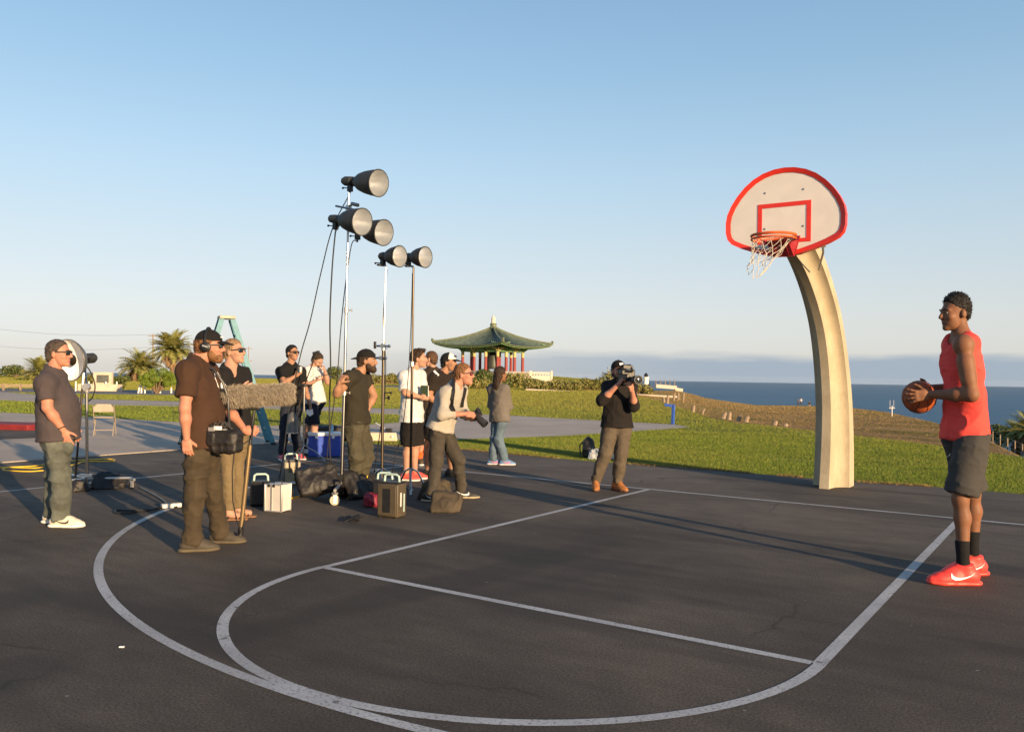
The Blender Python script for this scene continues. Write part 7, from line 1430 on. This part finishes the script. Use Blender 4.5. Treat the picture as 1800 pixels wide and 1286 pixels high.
h_ = at(gnd(512, 808), 545, 724, -0.1); pm = MB(); pm.add([h_-RH*0.06+ZZ*0.04, h_+RH*0.04+ZZ*0.05, h_+RH*0.06-ZZ*0.03-DH*0.02, h_+RH*0.0-ZZ*0.07, h_-RH*0.06-ZZ*0.02-DH*0.03, h_-RH*0.05+ZZ*0.04+DH*0.02, h_+RH*0.04+ZZ*0.05+DH*0.02, h_-ZZ*0.07+DH*0.02], [(0, 1, 2, 3, 4), (5, 7, 6), (0, 5, 6, 1), (1, 6, 7, 3, 2)]); single('paper_napkin', 'crumpled white paper in the lowered hand of the man in black', 'paper', pm, MATS['paper'], tuple(h_))
h_ = at(gnd(552, 800), 568, 659.5, -0.30); single('phone', 'dark phone held flat by the man in the white T-shirt and navy shorts', 'phone', MB().box(h_, (0.15, 0.075, 0.010), (nrm(RH+ZZ*0.12), DH, nrm(ZZ-RH*0.12))), MATS['black'], tuple(h_), bevel=0.004)
h_ = at(gnd(722, 843), 746, 687, -0.22); t = thing('clipboard', 'dark green notebook held against the white T-shirt', 'notebook', h_); part('cover', MB().box(h_, (0.11, 0.018, 0.15), (nrm(RH-DH*0.3), nrm(DH+RH*0.3), ZZ)), plain('cover_green', (0.03, 0.05, 0.025), 0.6), t, bevel=0.004); part('pages', MB().box(h_+RH*0.003, (0.112, 0.010, 0.144), (nrm(RH-DH*0.3), nrm(DH+RH*0.3), ZZ)), MATS['paper'], t)
# ---------------------------------------------------------------- ladder, cooler, bags, chair
LB = gnd(399, 781); t = thing('step_ladder', 'tall teal fibreglass step ladder behind the sound man', 'ladder', LB); lx = nrm(RH*0.90+DH*0.43); ly = nrm(DH*0.90-RH*0.43); HT = 2.52; tc_ = at(LB, 398, 558)
for sg in (-1, 1):
    tp = tc_+lx*sg*0.10-ZZ*0.03; ft = np.array([*LB[:2], 0])+lx*sg*0.84
    for sy in (-1, 1): part('rail', MB().bar(tp+ly*sy*0.15, ft+ly*sy*0.29, 0.035, 0.095, lx), MATS['teal'], t); part('rubber_foot', MB().box(ft+ly*sy*0.29+ZZ*0.02, (0.09, 0.04, 0.05), (lx, ly, ZZ)), MATS['rubber'], t)
    for k in range(1, 8):
        u = k/8; c_ = tp+(ft-tp)*u; w_ = 0.15+(0.29-0.15)*u
        if sg < 0: part('step', MB().box(c_, (0.075, 2*w_, 0.03), (lx, ly, ZZ)), MATS['alu'], t)
        else: part('cross_rung', MB().bar(c_-ly*w_, c_+ly*w_, 0.025, 0.025), MATS['alu'], t)
part('top_cap', MB().box(tc_, (0.30, 0.40, 0.06), (lx, ly, ZZ)), plain('ladder_top_cream', (0.40, 0.36, 0.28), 0.6), t, bevel=0.01)
for sy in (-1, 1): part('spreader', MB().bar(at(LB, 398, 670)-lx*0.45+ly*sy*0.2, at(LB, 398, 670)+lx*0.45+ly*sy*0.2, 0.02, 0.008), MATS['alu'], t)
CB = gnd(570, 801); t = thing('cooler', 'blue ice cooler with white lid behind the men in shorts', 'cooler', CB); a = math.radians(14); x = RH*math.cos(a)+DH*math.sin(a); y = -RH*math.sin(a)+DH*math.cos(a)
part('tub', MB().box(CB+ZZ*0.18, (0.54, 0.36, 0.36), (x, y, ZZ)), MATS['blue'], t, bevel=0.02); part('lid', MB().box(CB+ZZ*0.385, (0.56, 0.38, 0.055), (x, y, ZZ)), MATS['dish_white'], t, bevel=0.012)
for q in (-0.18, 0.0, 0.18): part('rib', MB().box(CB+ZZ*0.16-y*0.182+x*q, (0.02, 0.01, 0.28), (x, y, ZZ)), MATS['blue'], t)
for q in (-0.14, 0.14): part('latch', MB().box(CB+ZZ*0.35-y*0.19+x*q, (0.05, 0.015, 0.07), (x, y, ZZ)), MATS['dish_white'], t, bevel=0.004)
part('handle', MB().tube([CB-x*0.28+ZZ*0.30-y*0.12, CB-x*0.29+ZZ*0.20-y*0.12, CB-x*0.29+ZZ*0.20+y*0.12, CB-x*0.28+ZZ*0.30+y*0.12], 0.012, 6), MATS['dish_white'], t)
bag('bag', 'black duffel bag lying behind the blue cooler', 'bag', gnd(566, 783)+ZZ*0.30, gnd(604, 783)+ZZ*0.30, 0.17, MATS['sandbag'], gnd(585, 783), 0.3, None, 12, True, 1)
single('water_bottle', 'small clear blue water bottle on the cooler lid', 'bottle', MB().lathe(CB+x*0.12+ZZ*0.412, ZZ, [(0, 0.0), (0, 0.03), (0.10, 0.03), (0.13, 0.012), (0.15, 0.012), (0.15, 0)], 12), plain('bottle_blue', (0.25, 0.45, 0.6), 0.15), tuple(CB+x*0.12+ZZ*0.412))
KB = gnd(672, 775); t = thing('concrete_block', 'low pale concrete parking block at the asphalt edge', 'concrete block', KB); part('block', MB().box(KB+ZZ*0.09+DH*0.1, (0.62, 0.22, 0.18), (nrm(RH+DH*0.1), nrm(DH-RH*0.1), ZZ), 0.9), MATS['plaster'], t, bevel=0.02); part('end_plate', MB().box(KB+ZZ*0.10+RH*0.22-DH*0.02, (0.04, 0.02, 0.04), (RH, DH, ZZ)), MATS['paper'], t)
t = thing('small_tripod', 'small black tripod lying on the concrete block', 'tripod', KB+ZZ*0.19)
for q, e_ in ((0.0, 0.28), (0.05, 0.24), (-0.04, 0.26)): part('leg', MB().cyl(KB+ZZ*0.22+RH*0.12+DH*0.1, KB+ZZ*(0.22+e_*0.6)-RH*e_*0.6+DH*(0.1+q), 0.010, n=6), MATS['alu'], t)
part('head', MB().box(KB+ZZ*0.23+RH*0.12+DH*0.1, (0.14, 0.09, 0.08), (RH, DH, ZZ)), MATS['black'], t, bevel=0.012)
KP = gnd(1034, 803); t = thing('backpack', 'black backpack standing on the grass edge behind the camera operator', 'backpack', KP); v, f = solid([cap(KP+ZZ*0.10, KP+ZZ*0.24, 0.115, 0.105, n=DH, k=0.75), cap(KP+ZZ*0.06-DH*0.05, KP+ZZ*0.14-DH*0.05, 0.09)], 0.012, (), [((0, 0, 0.004), ZZ)], 0.04, folds(0.014, 9, 3)); ap('pack_body', (v, f), MATS['sandbag'], t); part('carry_loop', MB().tube([KP+ZZ*0.33-RH*0.03, KP+ZZ*0.38, KP+ZZ*0.33+RH*0.03], 0.01, 6), MATS['black'], t); part('shoulder_strap', MB().tube([KP+ZZ*0.30-RH*0.06+DH*0.07, KP+ZZ*0.2-RH*0.15+DH*0.08, KP+ZZ*0.03-RH*0.14], 0.014, 6), MATS['black'], t)
for i, (x0, x1, lb) in enumerate([(1042, 1053, 'left crumpled clear plastic bag beside the black backpack'), (1068, 1079, 'right crumpled clear plastic bag behind the operator legs')]):
    a, b = gnd(x0, 806), gnd(x1, 806); t = thing('plastic_bag', lb, 'plastic bag', (a+b)/2, 'crumpled plastic bags'); v, f = solid([cap(a+ZZ*0.06, b+ZZ*0.07, 0.075, 0.08)], 0.012, (), [((0, 0, 0.004), ZZ)], 0.03, folds(0.035, 15, 7+i)); ap('film', (v, f), MATS['plastic'], t)
BB = gnd(1182.5, 745); t = thing('bent_post', 'blue bent steel post with a sideways top arm on the path edge', 'post', BB); c1 = at(BB, 1184, 713); c2 = at(BB, 1168, 711); part('upright', MB().bar(BB-ZZ*0.1, c1+ZZ*0.045, 0.085, 0.085), MATS['blue_post'], t, bevel=0.008); part('top_arm', MB().bar(c1-RH*0.045, c2, 0.08, 0.085), MATS['blue_post'], t, bevel=0.008)
FB = gnd(181, 766); t = thing('folding_chair', 'beige folding chair standing alone on the concrete', 'chair', FB); fx = nrm(RH*0.9+DH*0.3); fy = nrm(DH*0.9-RH*0.3); fc_ = lambda a, b, z: np.array([*FB[:2], 0])+fx*a+fy*b+ZZ*z
v = [];
bk_ = MB(); P = [fc_(-0.2, -0.02, 0.52), fc_(0.2, -0.02, 0.52), fc_(0.2, 0.0, 0.62), fc_(0.13, 0.01, 0.69), fc_(-0.13, 0.01, 0.69), fc_(-0.2, 0.0, 0.62)]; bk_.prism(P, fy*0.02); part('backrest', bk_, MATS['chair'], t); part('seat', MB().box(fc_(0, 0.2, 0.40), (0.4, 0.38, 0.025), (fx, fy, ZZ)), MATS['chair'], t, bevel=0.01)
for sg in (-1, 1): part('leg', MB().tube([fc_(sg*0.21, 0.0, 0.66), fc_(sg*0.21, 0.16, 0.40), fc_(sg*0.21, 0.42, 0.0)], 0.011, 6), MATS['chair'], t); part('leg', MB().tube([fc_(sg*0.19, 0.36, 0.40), fc_(sg*0.19, 0.0, 0.0)], 0.011, 6), MATS['chair'], t)
part('cross_rail', MB().cyl(fc_(-0.19, 0.1, 0.12), fc_(0.19, 0.1, 0.12), 0.009, n=6), MATS['chair'], t)
# a few bits of litter and a chalk-white scrap on the asphalt
single('paper_scrap', 'tiny white scrap on the asphalt outside the three-point arc', 'scrap', MB().box(gnd(214, 1138)+ZZ*0.006, (0.025, 0.012, 0.006), (RH, DH, ZZ)), MATS['paper'], tuple(gnd(214, 1138)))
